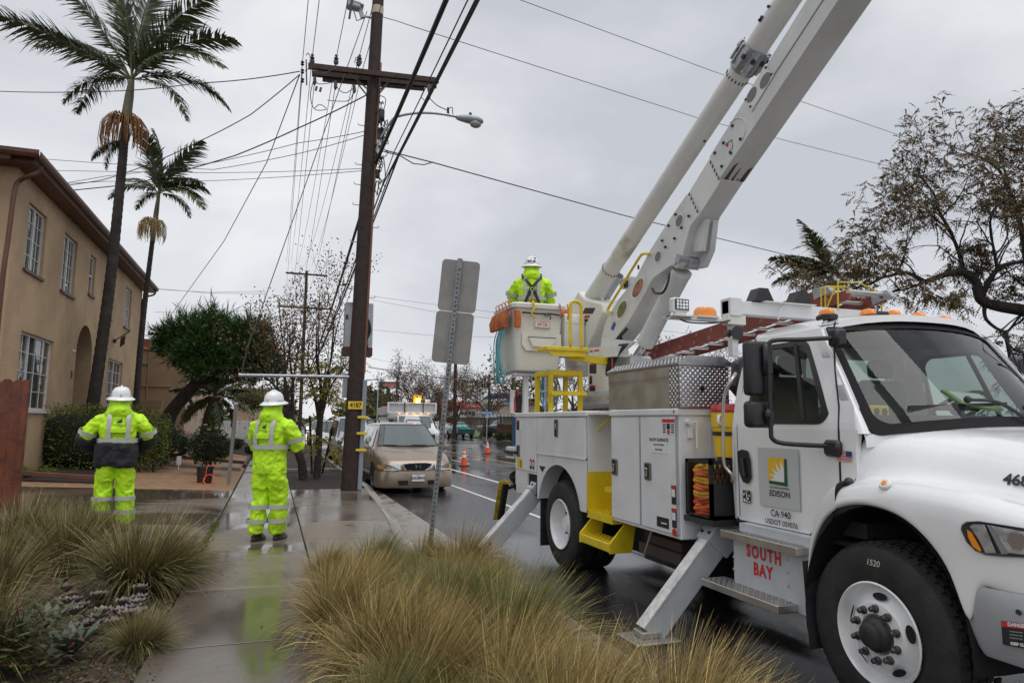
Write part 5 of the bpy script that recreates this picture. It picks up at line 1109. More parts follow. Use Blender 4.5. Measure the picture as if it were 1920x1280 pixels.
side('amber_beacon', MB().loft([[V((3.40+sx_*k*.095, 4.83+sy*k*.05, z)) for sx_, sy in ((-1, -.7), (-.8, -1), (.8, -1), (1, -.7), (1, .7), (.8, 1), (-.8, 1), (-1, .7))] for z, k in ((2.525, 1), (2.575, .92), (2.60, .72), (2.602, .3))]), amber, rk, 50)
side('cable', MB().tube(catm([(3.13, 4.79, 2.48), (3.2, 4.79, 2.462), (3.35, 4.79, 2.46), (3.5, 4.79, 2.475), (3.62, 4.79, 2.50)], 4), .007, 5), black, rk)
side('horn', MB().ball((3.70, 4.86, 2.40), .055).tube([(3.70, 4.86, 2.40), (3.70, 4.80, 2.40)], [.03, .06], 12), black)
for x0 in (3.86, 4.28): side('work_lamp', MB().prism([(x0, 4.77, 2.685), (x0+.21, 4.77, 2.685), (x0+.15, 4.77, 2.80), (x0+.06, 4.77, 2.80)], (0, .12, 0)), black, rk, 0)
side('rack_shelf', MB().box((3.95, 4.74, 2.675), (4.5, 4.80, 2.683)).tube(catm([(4.2, 4.78, 2.68), (4.13, 4.76, 2.62), (4.1, 4.77, 2.53)], 4), .006, 5), offw, rk)
side('rack_screw', MB().lathe([(0, .012), (.014, .01), (.014, 0)], (3.73, 4.798, 2.63), (0, -1, 0), 10), brownm, rk)
# ---- ladder
lad = thing('extension_ladder', 'rusty red fibreglass ladder lying along the top of the bucket truck', 'ladder', (5.0, 6.5, 2.6), None)
redf = mat('fibreglass_red', (.23, .055, .04), .5, var=.2, vs=4)
def lz(y): return 2.52+(8.3-y)*.076
for nm, xs, y0, y1, dz in (('base_section', (4.84, 5.26), 4.70, 9.0, 0), ('fly_section', (4.88, 5.22), 5.02, 8.6, .10)):
    for x in xs: MB().beam((x, y0, lz(y0)+dz), (x, y1, lz(y1)+dz), .03, .09, (0, 0, 1)).build('rail', redf, lad, 0)
    k = y0+.25
    while k < y1:
        MB().tube([(xs[0]-.022, k, lz(k)+dz), (xs[1]+.022, k, lz(k)+dz)], .019, 10).build('rung', alu, lad, 40)
        MB().disc((xs[0]-.0235, k, lz(k)+dz), (-1, 0, 0), .011, 8).build('rung_bore', dark, lad, 0); k += .305
for x, y0, dz, ch in ((4.88, 5.02, .10, '1'), (5.26, 4.70, .0, '4')):
    cp = MB().prism([(x-.03, y0+.12, lz(y0)+dz-.05), (x-.03, y0+.14, lz(y0)+dz+.055), (x-.03, y0-.04, lz(y0)+dz+.06), (x-.03, y0-.10, lz(y0)+dz-.01)], (.06, 0, 0)).build('end_cap', galv, lad, 0)
    text('lettering', ch, .07, (x-.034, y0+.02, lz(y0)+dz+.01), LX, UZ, blackp, cp, .002)
for x in (4.84,): MB().tube([(4.82, 4.86, lz(4.8)+.05), (5.28, 4.86, lz(4.8)+.05)], .024, 12).tube([(4.82, 4.7, lz(4.6)+.02), (5.28, 4.7, lz(4.6)+.02)], .02, 12).build('pulley_bar', alu, lad)
stp = MB()
for y in (4.95, 5.0, 4.80): stp.tube([(4.80, y, 2.66), (4.79, y-.02, lz(y)+.13), (5.0, y-.05, lz(y)+.14), (5.30, y-.03, lz(y)+.06), (5.31, y, 2.64)], .008, 5)
stp.tube([(4.80, 4.95, 2.68), (4.79, 4.80, lz(4.8)+.1)], .008, 5); stp = stp.build('ratchet_strap', yellow, None, 0, loc=(5.0, 4.9, 2.66)); tag(stp, 'yellow strap tied over the red ladder above the cab', 'strap')
MB().beam((4.8, 5.5, 2.45), (5.3, 5.5, 2.45), .06, .16).beam((4.8, 8.2, 2.2), (5.3, 8.2, 2.2), .06, .8).build('ladder_rest', gsteel, truck, 0)
# ---- crate of hoses, cooler, bag, chock
cr = thing('crate', 'black plastic crate holding orange hoses beside the cab', 'crate', (3.6, 5.03, .86))
X0, X1, Y0, Y1, Z0, Z1 = 3.42, 3.82, 4.84, 5.20, .86, 1.33
MB().box((X0, Y0, Z0), (X1, Y1, Z0+.02)).box((X1-.02, Y0, Z0), (X1, Y1, Z1)).box((X0, Y1-.015, Z0), (X1, Y1, Z1)).box((X0, Y0, Z0), (X0+.03, Y0+.025, Z1)).box((X0, Y1-.04, Z0), (X0+.03, Y1, Z1)).box((X0, Y0, Z1-.03), (X0+.02, Y1, Z1)).box((X0, Y0, Z1-.035), (X1, Y0+.02, Z1)).box((X0, Y0, Z0), (X1, Y0+.02, Z0+.28)).build('frame', black, cr, 0)
mb = MB()
for k in range(8):
    x = X0+.03+.047*k; mb.beam((x, Y0+.01, Z0+.27), (x+.05, Y0+.01, Z1-.03), .012, .012, (0, 1, 0)).beam((x+.05, Y0+.01, Z0+.27), (x, Y0+.01, Z1-.03), .012, .012, (0, 1, 0))
mb.build('lattice', black, cr, 0); MB().box((3.70, 4.80, Z0-.03), (3.80, 4.86, Z0+.06), .01).build('clip', gsteel, cr, 0)
side('crate_tray', MB().box((3.42, 4.82, .80), (3.85, 5.24, .845)), blackm)
hcol = [mat('hose_orange', (.62, .13, .02), .55, var=.3, vs=8), mat('hose_yellow', (.62, .33, .02), .55, var=.3, vs=8), mat('hose_red', (.45, .05, .02), .55, var=.3, vs=8)]
rnd.seed(11); labs = ['wrinkled yellow hose coil on top in the crate', 'bright orange red hose coil second from the top', 'dull yellow hose coil third from the top', 'orange hose coil at the middle of the crate', 'yellow hose coil fourth from the bottom', 'red hose coil third from the bottom', 'orange yellow hose coil second from the bottom', 'dark red hose coil at the bottom of the crate']
for k, mi in enumerate([1, 0, 1, 0, 1, 2, 0, 2]):
    z = Z1-.07-.053*k; pts = []
    for i in range(33): a = 2*math.pi*i/16; pts.append(V((X0+.16+.145*math.cos(a)+.012*rnd.uniform(-1, 1)-.012, Y0+.18+.12*math.sin(a)+.012*rnd.uniform(-1, 1), z+.012*math.sin(2*a+k)+(.012 if i > 16 else -.012))))
    o = MB().tube(catm(pts, 2), .019, 6).build('hose_coil', hcol[mi], None, 180, loc=(X0+.16, Y0+.18, z-.03)); tag(o, labs[k], 'hose', 'hose coils in the crate')
co = thing('water_cooler', 'yellow drink cooler with red lid strapped behind the cab', 'cooler', (3.80, 5.02, 1.33))
MB().lathe([(0, 1.35), (.165, 1.35), (.175, 1.5), (.178, 1.60), (.19, 1.605), (.19, 1.73), (0, 1.73)], (3.80, 5.02, 0), (0, 0, 1), 24).build('body', ylw2, co, 40)
MB().lathe([(.195, 1.73), (.2, 1.76), (.18, 1.80), (0, 1.815)], (3.80, 5.02, 0), (0, 0, 1), 24).build('lid', redl, co, 40); MB().lathe([(.1825, 1.53), (.1825, 1.565)], (3.80, 5.02, 0), (0, 0, 1), 24).build('strap', black, co, 0)
MB().tube(catm([(3.63, 4.97, 1.70), (3.58, 4.93, 1.69), (3.575, 4.92, 1.63), (3.63, 4.95, 1.61)], 4), .014, 6).build('handle', whitep, co, 180)
MB().tube([(3.88, 4.86, 1.2), (3.88, 4.86, 1.5)], .05, 10).tube([(3.86, 4.85, .7), (3.86, 4.85, 1.3)], .07, 12).build('air_pipe', blackm, truck, 40)
bm_ = bmesh.new(); bmesh.ops.create_icosphere(bm_, subdivisions=4, radius=1)
from mathutils import noise as nz
for v in bm_.verts: v.co *= 1+.28*nz.noise(v.co*2.2)+.10*nz.noise(v.co*6)
bg = MB().bm(bm_, 0, M.Translation((4.02, 5.0, 2.03))@M.Diagonal((.22, .17, .24, 1))).build('rubbish_bag', mat('bag_black', (.02, .02, .022), .28), None, 180, loc=(4.02, 5.0, 1.8)); tag(bg, 'crumpled black plastic bag stuffed behind the cab', 'bag')
MB().box((3.75, 4.85, 1.74), (4.4, 5.18, 1.80)).build('cab_shelf', gsteel, truck, 0)
ck = thing('wheel_chock', 'long black and yellow rubber chock strapped at the truck rear', 'wheel chock', (3.36, 9.95, .35))
c0, c1 = PX(948, 902, 3.3), PX(937, 972, 3.3); MB().beam(c0, c1, .11, .10, (1, 0, 0), .02).build('pad', rubber, ck, 0)
MB().beam(lerp(c0, c1, -.01)+V((-.058, -.02, 0)), lerp(c0, c1, 1.01)+V((-.058, -.02, 0)), .012, .10, (1, 0, 0)).beam(c0+V((0, -.03, .01)), c0+V((0, -.03, -.03)), .12, .1, (1, 0, 0)).build('edge_stripe', mat('chock_yellow', (.55, .36, .02), .6, var=.5, vs=14), ck, 0)
# ================================================================== vegetation
grassm = bladed('feather_grass', (.042, .070, .012), (.29, .205, .075), .6, .5, (.50, .37, .15))
grassd = bladed('dark_grass', (.022, .038, .008), (.15, .13, .04), .6, .45, (.36, .28, .13))
palml = bladed('palm_leaflet', (.055, .075, .030), (.085, .115, .045), .4, .5, (.20, .15, .06))
junip = bladed('juniper_spray', (.016, .042, .010), (.06, .13, .026), .65, .65)
hedgel = bladed('hedge_leaf', (.04, .065, .010), (.14, .18, .022), .5, .4, (.16, .13, .02))
fernl = bladed('fern_frond', (.07, .10, .012), (.20, .24, .02), .5, .3)
rosel = bladed('bush_leaf', (.018, .034, .010), (.045, .07, .02), .5, .4)
yellowl = bladed('yellow_leaf', (.16, .14, .02), (.33, .27, .03), .55, .35, (.12, .13, .02))
pearl = bladed('pear_leaf', (.09, .055, .02), (.20, .14, .03), .6, .5, (.10, .035, .02))
twigm = bladed('fine_twig', (.045, .026, .020), (.095, .048, .032), .8, .35, (.13, .075, .03))
jacl = bladed('olive_leaf', (.05, .045, .012), (.11, .085, .025), .6, .5, (.11, .055, .022))
pinel = bladed('far_conifer', (.045, .058, .05), (.085, .105, .085), .8, .3)
greenl = bladed('far_leaf', (.03, .045, .012), (.075, .09, .02), .7, .4, (.12, .085, .02))
straw = mat('palm_flower_strand', (.25, .12, .04), .7, var=.4, vs=9)
straw2 = mat('palm_seed_strand', (.38, .27, .12), .7, var=.3, vs=9)

class LB(MB):
    """mesh whose points also carry (along, random, dry)"""
    def __init__(s): super().__init__(); s.col = []
    def blade(s, pts, ws, r, dr, wd):
        o = len(s.v); n = len(pts)
        for i, (p, w_) in enumerate(zip(pts, ws)):
            t = i/(n-1)
            s.v.append(tuple(p-wd*w_)); s.v.append(tuple(p+wd*w_)); s.col += [(t, r, dr), (t, r, dr)]
        for i in range(n-1): s.f.append((o+2*i, o+2*i+1, o+2*i+3, o+2*i+2)); s.mi.append(0)
    def leaf(s, p, d, l, w_, r, dr, up=None):
        d = V(d).normalized(); x = d.cross(up or V((rnd.uniform(-1, 1), rnd.uniform(-1, 1), rnd.uniform(-1, 1)))); x = x.normalized() if x.length > 1e-5 else d.orthogonal().normalized()
        o = len(s.v); s.v += [tuple(p), tuple(p+d*l*.5-x*w_), tuple(p+d*l), tuple(p+d*l*.5+x*w_)]; s.col += [(0, r, dr), (.5, r, dr), (1, r, dr), (.5, r, dr)]; s.f.append((o, o+1, o+2, o+3)); s.mi.append(0)

def clump_mesh(seed, n, h, r0, out, lean, m, wd=.0030, droop=.5):
    rnd.seed(seed); lb_ = LB()
    for k in range(n):
        a = rnd.random()*2*math.pi; rr_ = r0*math.sqrt(rnd.random()); b_ = V((rr_*math.cos(a), rr_*math.sin(a), 0)); a2 = a+rnd.gauss(0, .5)
        o = rnd.random()**.8*out; d = V((math.cos(a2)*o+lean[0]*rnd.uniform(.4, 1.3), math.sin(a2)*o+lean[1]*rnd.uniform(.4, 1.3), 1)).normalized()
        L_ = h*rnd.uniform(.55, 1.15); g = droop*rnd.uniform(.3, 1.4)*(.35+o); pts = []; p = b_.copy(); n_ = 6
        for i in range(n_):
            pts.append(p.copy()); p = p+d*(L_/(n_-1)); d = (d+V((lean[0]*.10, lean[1]*.10, -g*.34))).normalized()
            if p.z < .01: p.z = .01
        x = V((-math.sin(a2), math.cos(a2), 0))+V((rnd.gauss(0, .5), rnd.gauss(0, .5), rnd.gauss(0, .2))); x.normalize()
        w_ = wd*rnd.choice((.6, .8, 1, 1.3, 2.2)); lb_.blade(pts, [w_, w_, w_*.9, w_*.7, w_*.5, w_*.15], rnd.random(), 1.0 if rnd.random() < .16 else rnd.random()*.25, x)
    o = lb_.build('grass_clump', m, None, 0); return o
grassg = bladed('green_grass', (.030, .070, .012), (.17, .17, .05), .6, .5, (.34, .27, .11))
protoR = [clump_mesh(31+i, 3200, .88, .13, 1.25, (.32, -.12), (grassm, grassg, grassm)[i], .0024, .8) for i in range(3)]
protoL = [clump_mesh(51+i, 2600, .82, .16, 1.1, (.16, -.02), grassd, .0026, .75) for i in range(2)]
for o in protoR+protoL: COL.objects.unlink(o)
GL = ['straw tipped feather grass clump in the verge ', 'windblown feather grass clump in the verge ']
def place(proto, x, y, z, rz, sc, label, group):
    c = proto.copy(); COL.objects.link(c); c.location = (x, y, z); c.rotation_euler = (0, 0, rz); c.scale = (sc, sc, sc*rnd.uniform(.92, 1.05)); tag(c, label, 'grass', group); return c
ORD = 'first second third fourth fifth sixth seventh eighth ninth tenth eleventh twelfth thirteenth fourteenth'.split()
rnd.seed(12); kR = 0; row = 0; y = 7.45
while y > 1.3:
    x = .62+(row % 2)*.22
    ci = 0
    while x < (1.93 if y > 5.6 or y < 3.4 else 1.66):
        if 1:
            place(protoR[kR % 3], x+rnd.uniform(-.09, .09), y+rnd.uniform(-.1, .1), GZ-.035, rnd.uniform(-.5, .5), rnd.uniform(.44, .64) if y > 5.5 else rnd.uniform(.55, .80), 'feather grass clump %s, %s row of the verge counted from the sign post' % (('beside the walk', 'in the middle', 'beside the kerb')[min(ci, 2)], ORD[row]), 'feather grass clumps in the verge'); kR += 1; ci += 1
        x += .50
    y -= .50; row += 1
for i, (px, py, sc, rz, lab) in enumerate([(262, 1108, .98, .2, 'large dark green grass clump beside the sidewalk edge'), (120, 1075, .85, 2.0, 'grass clump with pale tips behind the pink succulents'), (40, 1040, .95, 1.2, 'tall pale tipped grass clump at the foot of the board fence'), (-40, 1150, .95, 2.9, 'straw coloured grass clump at the picture edge'), (262, 1222, .40, .6, 'small bright green grass tuft by the sidewalk'), (170, 1030, .78, 4.0, 'grass clump at the feet of the worker in the black hemmed jacket'), (330, 1085, .62, 5.0, 'low grass clump spilling over the sidewalk edge'), (-60, 1260, .8, 3.4, 'straw grass clump behind the red leaved plant')]):
    p = PZ(px, py, GZ-.02); place(protoL[i % 2], p.x, p.y, GZ-.03, rz, sc, lab, 'grass clumps in the left bed' if False else 'grass clumps in the flower bed')
# ---- low plants of the bed
def rosette(name, lab, cat, p, n, l, w_, m, tilt, grp=None, layers=3):
    lb_ = LB()
    for k in range(n):
        t = k/n; a = k*2.4; d = V((math.cos(a), math.sin(a), tilt+t*1.2)).normalized(); q = V(p)+V((0, 0, .02)); x = d.cross(V((0, 0, 1))).normalized(); L_ = l*(1-.45*t)
        lb_.blade([q, q+d*L_*.4, q+d*L_*.8+V((0, 0, .02*L_)), q+d*L_+V((0, 0, .05*L_))], [w_*.5, w_, w_*.8, w_*.05], rnd.random(), 0, x)
    o = lb_.build(name, m, None, 60, loc=tuple(p)); return tag(o, lab, cat, grp)
pinks = bladed('succulent_pink', (.085, .085, .07), (.23, .185, .175), .5, .3); agav = bladed('agave_grey', (.07, .09, .06), (.14, .17, .12), .45, .2); redleaf = bladed('red_leaf', (.022, .035, .012), (.07, .075, .02), .45, .5, (.11, .02, .025)); small_ = bladed('ground_leaf', (.04, .05, .02), (.10, .11, .04), .6, .4, (.12, .07, .03))
rnd.seed(77)
for k in range(26):
    p = PZ(rnd.uniform(120, 262), rnd.uniform(1128, 1200), GZ-.01); rosette('succulent', 'rosette of the pinkish grey succulent cluster in the bed', 'succulent', (p.x, p.y, GZ-.01+rnd.uniform(0, .10)), 18, .105, .021, pinks, .5, 'pink succulent rosettes')
for i, (px, py, lab) in enumerate(((85, 1190, 'grey green broad leaved agave behind the red leaved plant'), (130, 1235, 'grey green agave beside the bare soil'), (30, 1215, 'grey agave at the picture edge among red leaves'))):
    p = PZ(px, py, GZ-.02); rosette('agave', lab, 'plant', (p.x, p.y, GZ-.02), 16, .30, .035, agav, .55)
lb_ = LB(); c0 = PZ(30, 1262, GZ)
for k in range(420):
    p = c0+V((rnd.gauss(0, .17), rnd.gauss(0, .2), abs(rnd.gauss(.18, .13)))); d = V((rnd.gauss(0, 1), rnd.gauss(0, 1), .4)).normalized(); l = rnd.uniform(.05, .085); lb_.blade([p, p+d*l*.3, p+d*l*.7-V((0, 0, .004)), p+d*l-V((0, 0, .012))], [.004, .017, .015, .002], rnd.random(), 1 if rnd.random() < .06 else 0, d.cross(V((0, 0, 1))).normalized())
for k in range(14): lb_.blade([c0, c0+V((rnd.gauss(0, .1), rnd.gauss(0, .1), .25)), c0+V((rnd.gauss(0, .2), rnd.gauss(0, .2), .45))], [.004, .003, .002], .2, 0, V((1, 0, 0)))
tag(lb_.build('leafy_plant', redleaf, None, 0, loc=tuple(c0)), 'leafy plant with red and green leaves at the near bed corner', 'plant')
lb_ = LB()
for k in range(900):
    p = PZ(rnd.uniform(60, 300), rnd.uniform(1190, 1300), GZ-.015); lb_.leaf(p, (rnd.gauss(0, 1), rnd.gauss(0, 1), .5), rnd.uniform(.015, .04), .008, rnd.random(), 1 if rnd.random() < .3 else 0)
lb_.build('ground_cover', small_, None, 0, kind='stuff')
lb_ = LB()
for k in range(700):
    p = PZ(rnd.uniform(100, 330), rnd.uniform(1090, 1215), GZ-.015); lb_.leaf(p, (rnd.gauss(0, 1), rnd.gauss(0, 1), .6), rnd.uniform(.02, .06), .010, rnd.random(), 1 if rnd.random() < .3 else 0)
lb_.build('ground_cover', hedgel, None, 0, kind='stuff')

# ---- palms
def frond_mesh(seed, L_, droop, side_=0, n=54, ll=.55):
    """one pinnate frond along +X, bending down; leaflets hang and blow to one side"""
    rnd.seed(seed); lb_ = LB(); pts = []; p = V((0, 0, 0)); d = V((1, 0, .22)).normalized(); k_ = 14
    for i in range(k_+1): pts.append(p.copy()); p = p+d*L_/k_; d = (d+V((0, side_*.04, -droop*(.04+.10*i/k_)))).normalized()
    o = len(lb_.v)
    for i in range(k_+1):
        for a in (0, 2.1, 4.2): lb_.v.append(tuple(pts[i]+V((0, math.cos(a), math.sin(a)))*(.028*(1-.85*i/k_)))); lb_.col.append((.6, .5, .45))
    for i in range(k_):
        for j in range(3): lb_.f.append((o+3*i+j, o+3*i+(j+1) % 3, o+3*i+3+(j+1) % 3, o+3*i+3+j)); lb_.mi.append(0)
    for k in range(n):
        t = .08+.92*k/n; f_ = t*k_; i = min(k_-1, int(f_)); p = lerp(pts[i], pts[i+1], f_-i); tn = (pts[i+1]-pts[i]).normalized(); l = ll*(math.sin(math.pi*min(1, t*.9+.12))**.6)*rnd.uniform(.55, 1.2)
        for s in (-1, 1):
            if rnd.random() < .10: continue
            d = (tn*.75+V((0, s, 0))*.85+V((0, side_*.5, .12))).normalized(); q = p.copy(); ps = [q.copy()]
            for _ in range(3): q = q+d*l/3; d = (d+V((rnd.gauss(0, .10), side_*.2, -.40+rnd.gauss(0, .16)))).normalized(); ps.append(q.copy())
            w_ = .026; lb_.blade(ps, [w_*.7, w_, w_*.7, .002], rnd.random(), .5 if rnd.random() < .06 else 0, tn.cross(d).normalized().cross(d).normalized() if rnd.random() < .5 else tn)
    o = lb_.build('frond', palml, None, 0); COL.objects.unlink(o); return o
FR = [frond_mesh(90, 1, .55, 0), frond_mesh(91, 1, 1.0, .4), frond_mesh(92, 1, 1.5, -.4)] if False else None
def frond_set(L_, n, ll): return [frond_mesh(90+i, L_, dr, sd, n, ll) for i, (dr, sd) in enumerate(((.5, .15), (1.0, .4), (1.7, -.3)))]
def put_frond(par, meshes, c, ang, depth, sc, kind, roll=0):
    d = (CR*math.cos(R_(ang))+CU*math.sin(R_(ang)))*(1-abs(depth))+_f*depth; d.normalize()
    up = V((0, 0, 1)); y = up.cross(d); y = y.normalized() if y.length > .05 else _f.copy(); z = d.cross(y)
    o = meshes[kind].copy(); COL.objects.link(o); o.parent = par
    m_ = M(((d.x, y.x, z.x, 0), (d.y, y.y, z.y, 0), (d.z, y.z, z.z, 0), (0, 0, 0, 1)))@M.Rotation(roll+rnd.uniform(-.5, .5), 4, 'X')
    o.matrix_local = M.Translation(V(c)-wloc(par))@m_@M.Scale(sc, 4); o.name = 'frond'
def palm(lab, base, pts, r0, r1, shaft, fl, fronds, meshes, strands, sm, srad):
    t = thing('palm_tree', lab, 'palm tree', tuple(base)); P = catm([base]+pts, 10); n = len(P); rs = []
    Q = []
    for i in range(n-1):
        for j in range(3): Q.append(lerp(P[i], P[i+1], j/3))
    Q.append(P[-1]); n = len(Q)
    rs = [lerp(r0, r1, (i/n)**.7)*(1.05 if i % 2 else .97) for i in range(n)]
    MB().tube(Q, rs, 12).build('trunk', palmb, t, 30)
    a, b = P[-1], V(shaft); MB().tube([a-(b-a)*.02, lerp(a, b, .15), lerp(a, b, .6), b], [r1*1.05, r1*1.25, r1*1.1, r1*.7], 12).build('crownshaft', palmg, t, 60)
    for fr in fronds: put_frond(t, meshes, b if len(fr) < 6 else fr[5], *fr[:4], roll=fr[4] if len(fr) > 4 else 0)
    lb2 = MB()
    for k in range(strands):
        an = rnd.random()*6.283; o = V((math.cos(an), math.sin(an), 0)); st = fl+o*r1; l = srad*rnd.uniform(.6, 1.25)
        lb2.tube([st, st+o*l*.45+V((0, 0, l*.28)), st+o*l*.75+V((0, 0, -l*.15)), st+o*l*.8+V((0, 0, -l*.9)), st+o*l*.72+V((0, 0, -l*1.35))], [.012, .012, .011, .010, .006], 3, False)
    o = lb2.build('flower_strands', sm, t, 180)
    return t
fsA = frond_set(3.9, 84, .95); fsB = frond_set(2.5, 80, .78); fsP = frond_set(2.9, 80, .85)
rnd.seed(3)
D1 = 19.2
palm('tall palm with blown fronds and orange brown flower strands by the tan house', PX(172, 775, -4.8), [PD(205, 540, D1), PD(226, 340, D1), PD(236, 225, D1)], .175, .105, PD(247, 150, D1), PD(234, 230, D1),
     [(155, .05, 1.12, 0, 0), (160, -.3, 1.0, 0, .3), (146, .25, 1.05, 1, 0), (128, -.1, .98, 0, .2), (110, .2, .9, 0, 0), (96, -.2, 1.0, 0, .3), (80, .1, 1.1, 0, 0), (64, .25, .8, 1, 0), (50, -.15, .95, 1, 0), (38, .1, .95, 2, 0), (26, -.25, .85, 2, .2), (8, .2, .8, 2, 0), (-12, -.1, .6, 2, 0), (168, .3, .75, 2, 0), (182, -.2, .55, 2, 0), 
      (195, .15, .34, 1, 0, PD(238, 262, D1)), (215, -.1, .30, 2, 0, PD(238, 262, D1)), (178, .2, .32, 2, 0, PD(238, 268, D1))], fsA, 150, straw, .52)
D2 = 24.0
palm('shorter slender palm with tan seed strands behind the tall palm', PX(254, 770, -4.5), [PD(268, 600, D2), PD(286, 450, D2)], .12, .075, PD(298, 362, D2), PD(287, 418, D2),
     [(98, .1, .95, 0, 0), (92, -.3, 1.0, 1, .3), (70, .2, .8, 1, 0), (48, -.1, 1.0, 0, 0), (44, .25, .7, 2, 0), (20, .1, .85, 2, 0), (5, -.2, .9, 2, 0), (-15, .1, .6, 2, 0), (150, .15, .7, 1, 0), (165, -.2, .75, 2, 0), (185, .2, .5, 2, 0), (120, .3, .7, 1, 0)], fsB, 110, straw2, .42)
D3 = 30.0
palm('windswept palm beyond the truck cab in front of the olive tree', PD(1580, 830, D3), [PD(1570, 700, D3), PD(1563, 560, D3)], .2, .13, PD(1560, 520, D3), PD(1562, 570, D3),
     [(118, .1, 1.05, 0, 0), (128, -.25, .95, 0, .3), (104, .3, .8, 1, 0), (163, .1, 1.0, 0, 0), (150, -.2, .9, 1, 0), (178, .2, .95, 1, 0), (196, -.1, .8, 2, 0), (140, .3, .9, 1, 0), (50, .1, .55, 1, 0), (20, .2, .5, 2, 0), (90, -.4, .6, 1, 0)], fsP, 0, straw2, .4)
# ---- juniper
rnd.seed(9); DJ = 21.5; jt = thing('juniper_tree', 'dark green leaning juniper with a twisted black trunk', 'tree', tuple(PD(318, 800, DJ)))
mb = MB(); mb.tube(catm([PD(300, 815, DJ), PD(322, 772, DJ), PD(350, 738, DJ), PD(378, 708, DJ), PD(400, 670, DJ)], 4), [.30, .28, .26, .24, .22, .21, .2, .2, .2, .2, .19, .18, .17, .15, .14, .12, .1], 10)
mb.tube(catm([PD(376, 710, DJ), PD(405, 715, DJ), PD(440, 712, DJ), PD(480, 690, DJ)], 4), [.17, .16, .15, .14, .13, .12, .11, .1, .09, .08, .07, .06, .05], 8).tube(catm([PD(350, 740, DJ), PD(360, 758, DJ-.5), PD(352, 764, DJ-.6)], 4), .06, 6)
mb.build('trunk', bark, jt, 60)
BL = [(395, 662, 66, 30), (342, 652, 44, 24), (368, 626, 46, 26), (445, 648, 48, 30), (480, 672, 40, 24), (425, 694, 62, 18), (328, 632, 26, 14), (400, 612, 26, 20), (468, 628, 30, 20), (496, 692, 24, 16), (308, 626, 14, 7), (375, 690, 26, 14)]
core = MB(); lb_ = LB(); sc_ = DJ/1280
for cx, cy_, rx, ry in BL:
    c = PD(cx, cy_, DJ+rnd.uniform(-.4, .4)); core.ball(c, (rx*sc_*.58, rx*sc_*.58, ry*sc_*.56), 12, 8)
    n = int(rx*ry*.34)+40
    for k in range(n):
        u = V((rnd.gauss(0, 1), rnd.gauss(0, 1), rnd.gauss(0, 1))).normalized(); rr_ = rnd.uniform(.62, 1.04); q = c+V((u.x*rx*sc_*rr_, u.y*rx*sc_*.9*rr_, u.z*ry*sc_*rr_)); d0 = (u*.9+V((.2, .0, .6))*rnd.uniform(.4, 1.3)).normalized(); r_ = rnd.random(); s = rnd.uniform(.16, .34)*(2.0 if u.z > .55 and rnd.random() < .3 else 1)
        for j in range(9):
            d = (d0+V((rnd.gauss(0, .42), rnd.gauss(0, .42), rnd.gauss(0, .42)))).normalized(); lb_.leaf(q+d0*s*j*.09, d, s*rnd.uniform(.5, 1), .013, r_*.6+.4*rnd.random(), 0)
core.build('foliage_core', mat('juniper_core_shade', (.008, .018, .007), .9), jt, 60); o = lb_.build('foliage', junip, jt, 0); o['kind'] = 'stuff'  # solid dark core; shade deep in the crown is put into its colour
# ---- shrubs
def shrub(name, lab, c, r, n, m, ls, base=None, cat='shrub', box=2, grp=None, core_=True, stems=0, up=.2):
    c = V(c); t = thing(name, lab, cat, (c.x, c.y, c.z-r[2]), grp); lb_ = LB()
    for k in range(n):
        u = V((rnd.gauss(0, 1), rnd.gauss(0, 1), rnd.gauss(0, 1)))
        q_ = (abs(u.x)**box+abs(u.y)**box+abs(u.z)**box)**(1/box); u = u/q_; rr_ = rnd.uniform(.72, 1.05)+.06*math.sin(u.x*7+c.x)*math.cos(u.y*6)
        q = c+V((u.x*r[0], u.y*r[1], u.z*r[2]))*rr_; lb_.leaf(q, u+V((rnd.gauss(0, .6), rnd.gauss(0, .6), rnd.gauss(0, .6)+up)), ls*rnd.uniform(.6, 1.3), ls*.28, rnd.random()*(.5+.5*min(1, max(0, (rr_-.7)/.35)))+0, rnd.random()*.35)
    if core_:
        mb = MB(); mb.v = []; mb.ball((0, 0, 0), 1, 14, 9); mb.v = [tuple(c+V([math.copysign(abs(x)**(2/box), x)*rr__*.78 for x, rr__ in zip(p, r)])) for p in mb.v]; mb.build('shrub_dark_core', MATS['shrub_core'] if 'shrub_core' in MATS else mat('shrub_core', (.014, .016, .008), .95), t, 60)  # dark ball inside the leaves, coloured as the shade between them
    o = lb_.build('foliage', m, t, 0); o['kind'] = 'stuff'
    mb = MB()
    for k in range(max(3, stems)): a = k*2.1; mb.tube([c+V((.05*math.cos(a), .05*math.sin(a), -r[2]*1.08)), c+V((r[0]*.4*math.cos(a), r[1]*.4*math.sin(a), 0))], [.02, .01], 5)
    mb.build('stem', bark, t, 60); return t
rnd.seed(14)
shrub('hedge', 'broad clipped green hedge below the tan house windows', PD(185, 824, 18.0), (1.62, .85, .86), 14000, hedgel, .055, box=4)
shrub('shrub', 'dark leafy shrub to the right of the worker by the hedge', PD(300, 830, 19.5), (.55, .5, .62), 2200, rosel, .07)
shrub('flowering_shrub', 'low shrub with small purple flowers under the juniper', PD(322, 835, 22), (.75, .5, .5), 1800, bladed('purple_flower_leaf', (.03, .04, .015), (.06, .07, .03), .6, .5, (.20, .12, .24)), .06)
lb_ = LB(); c = PD(60, 868, 15.5)
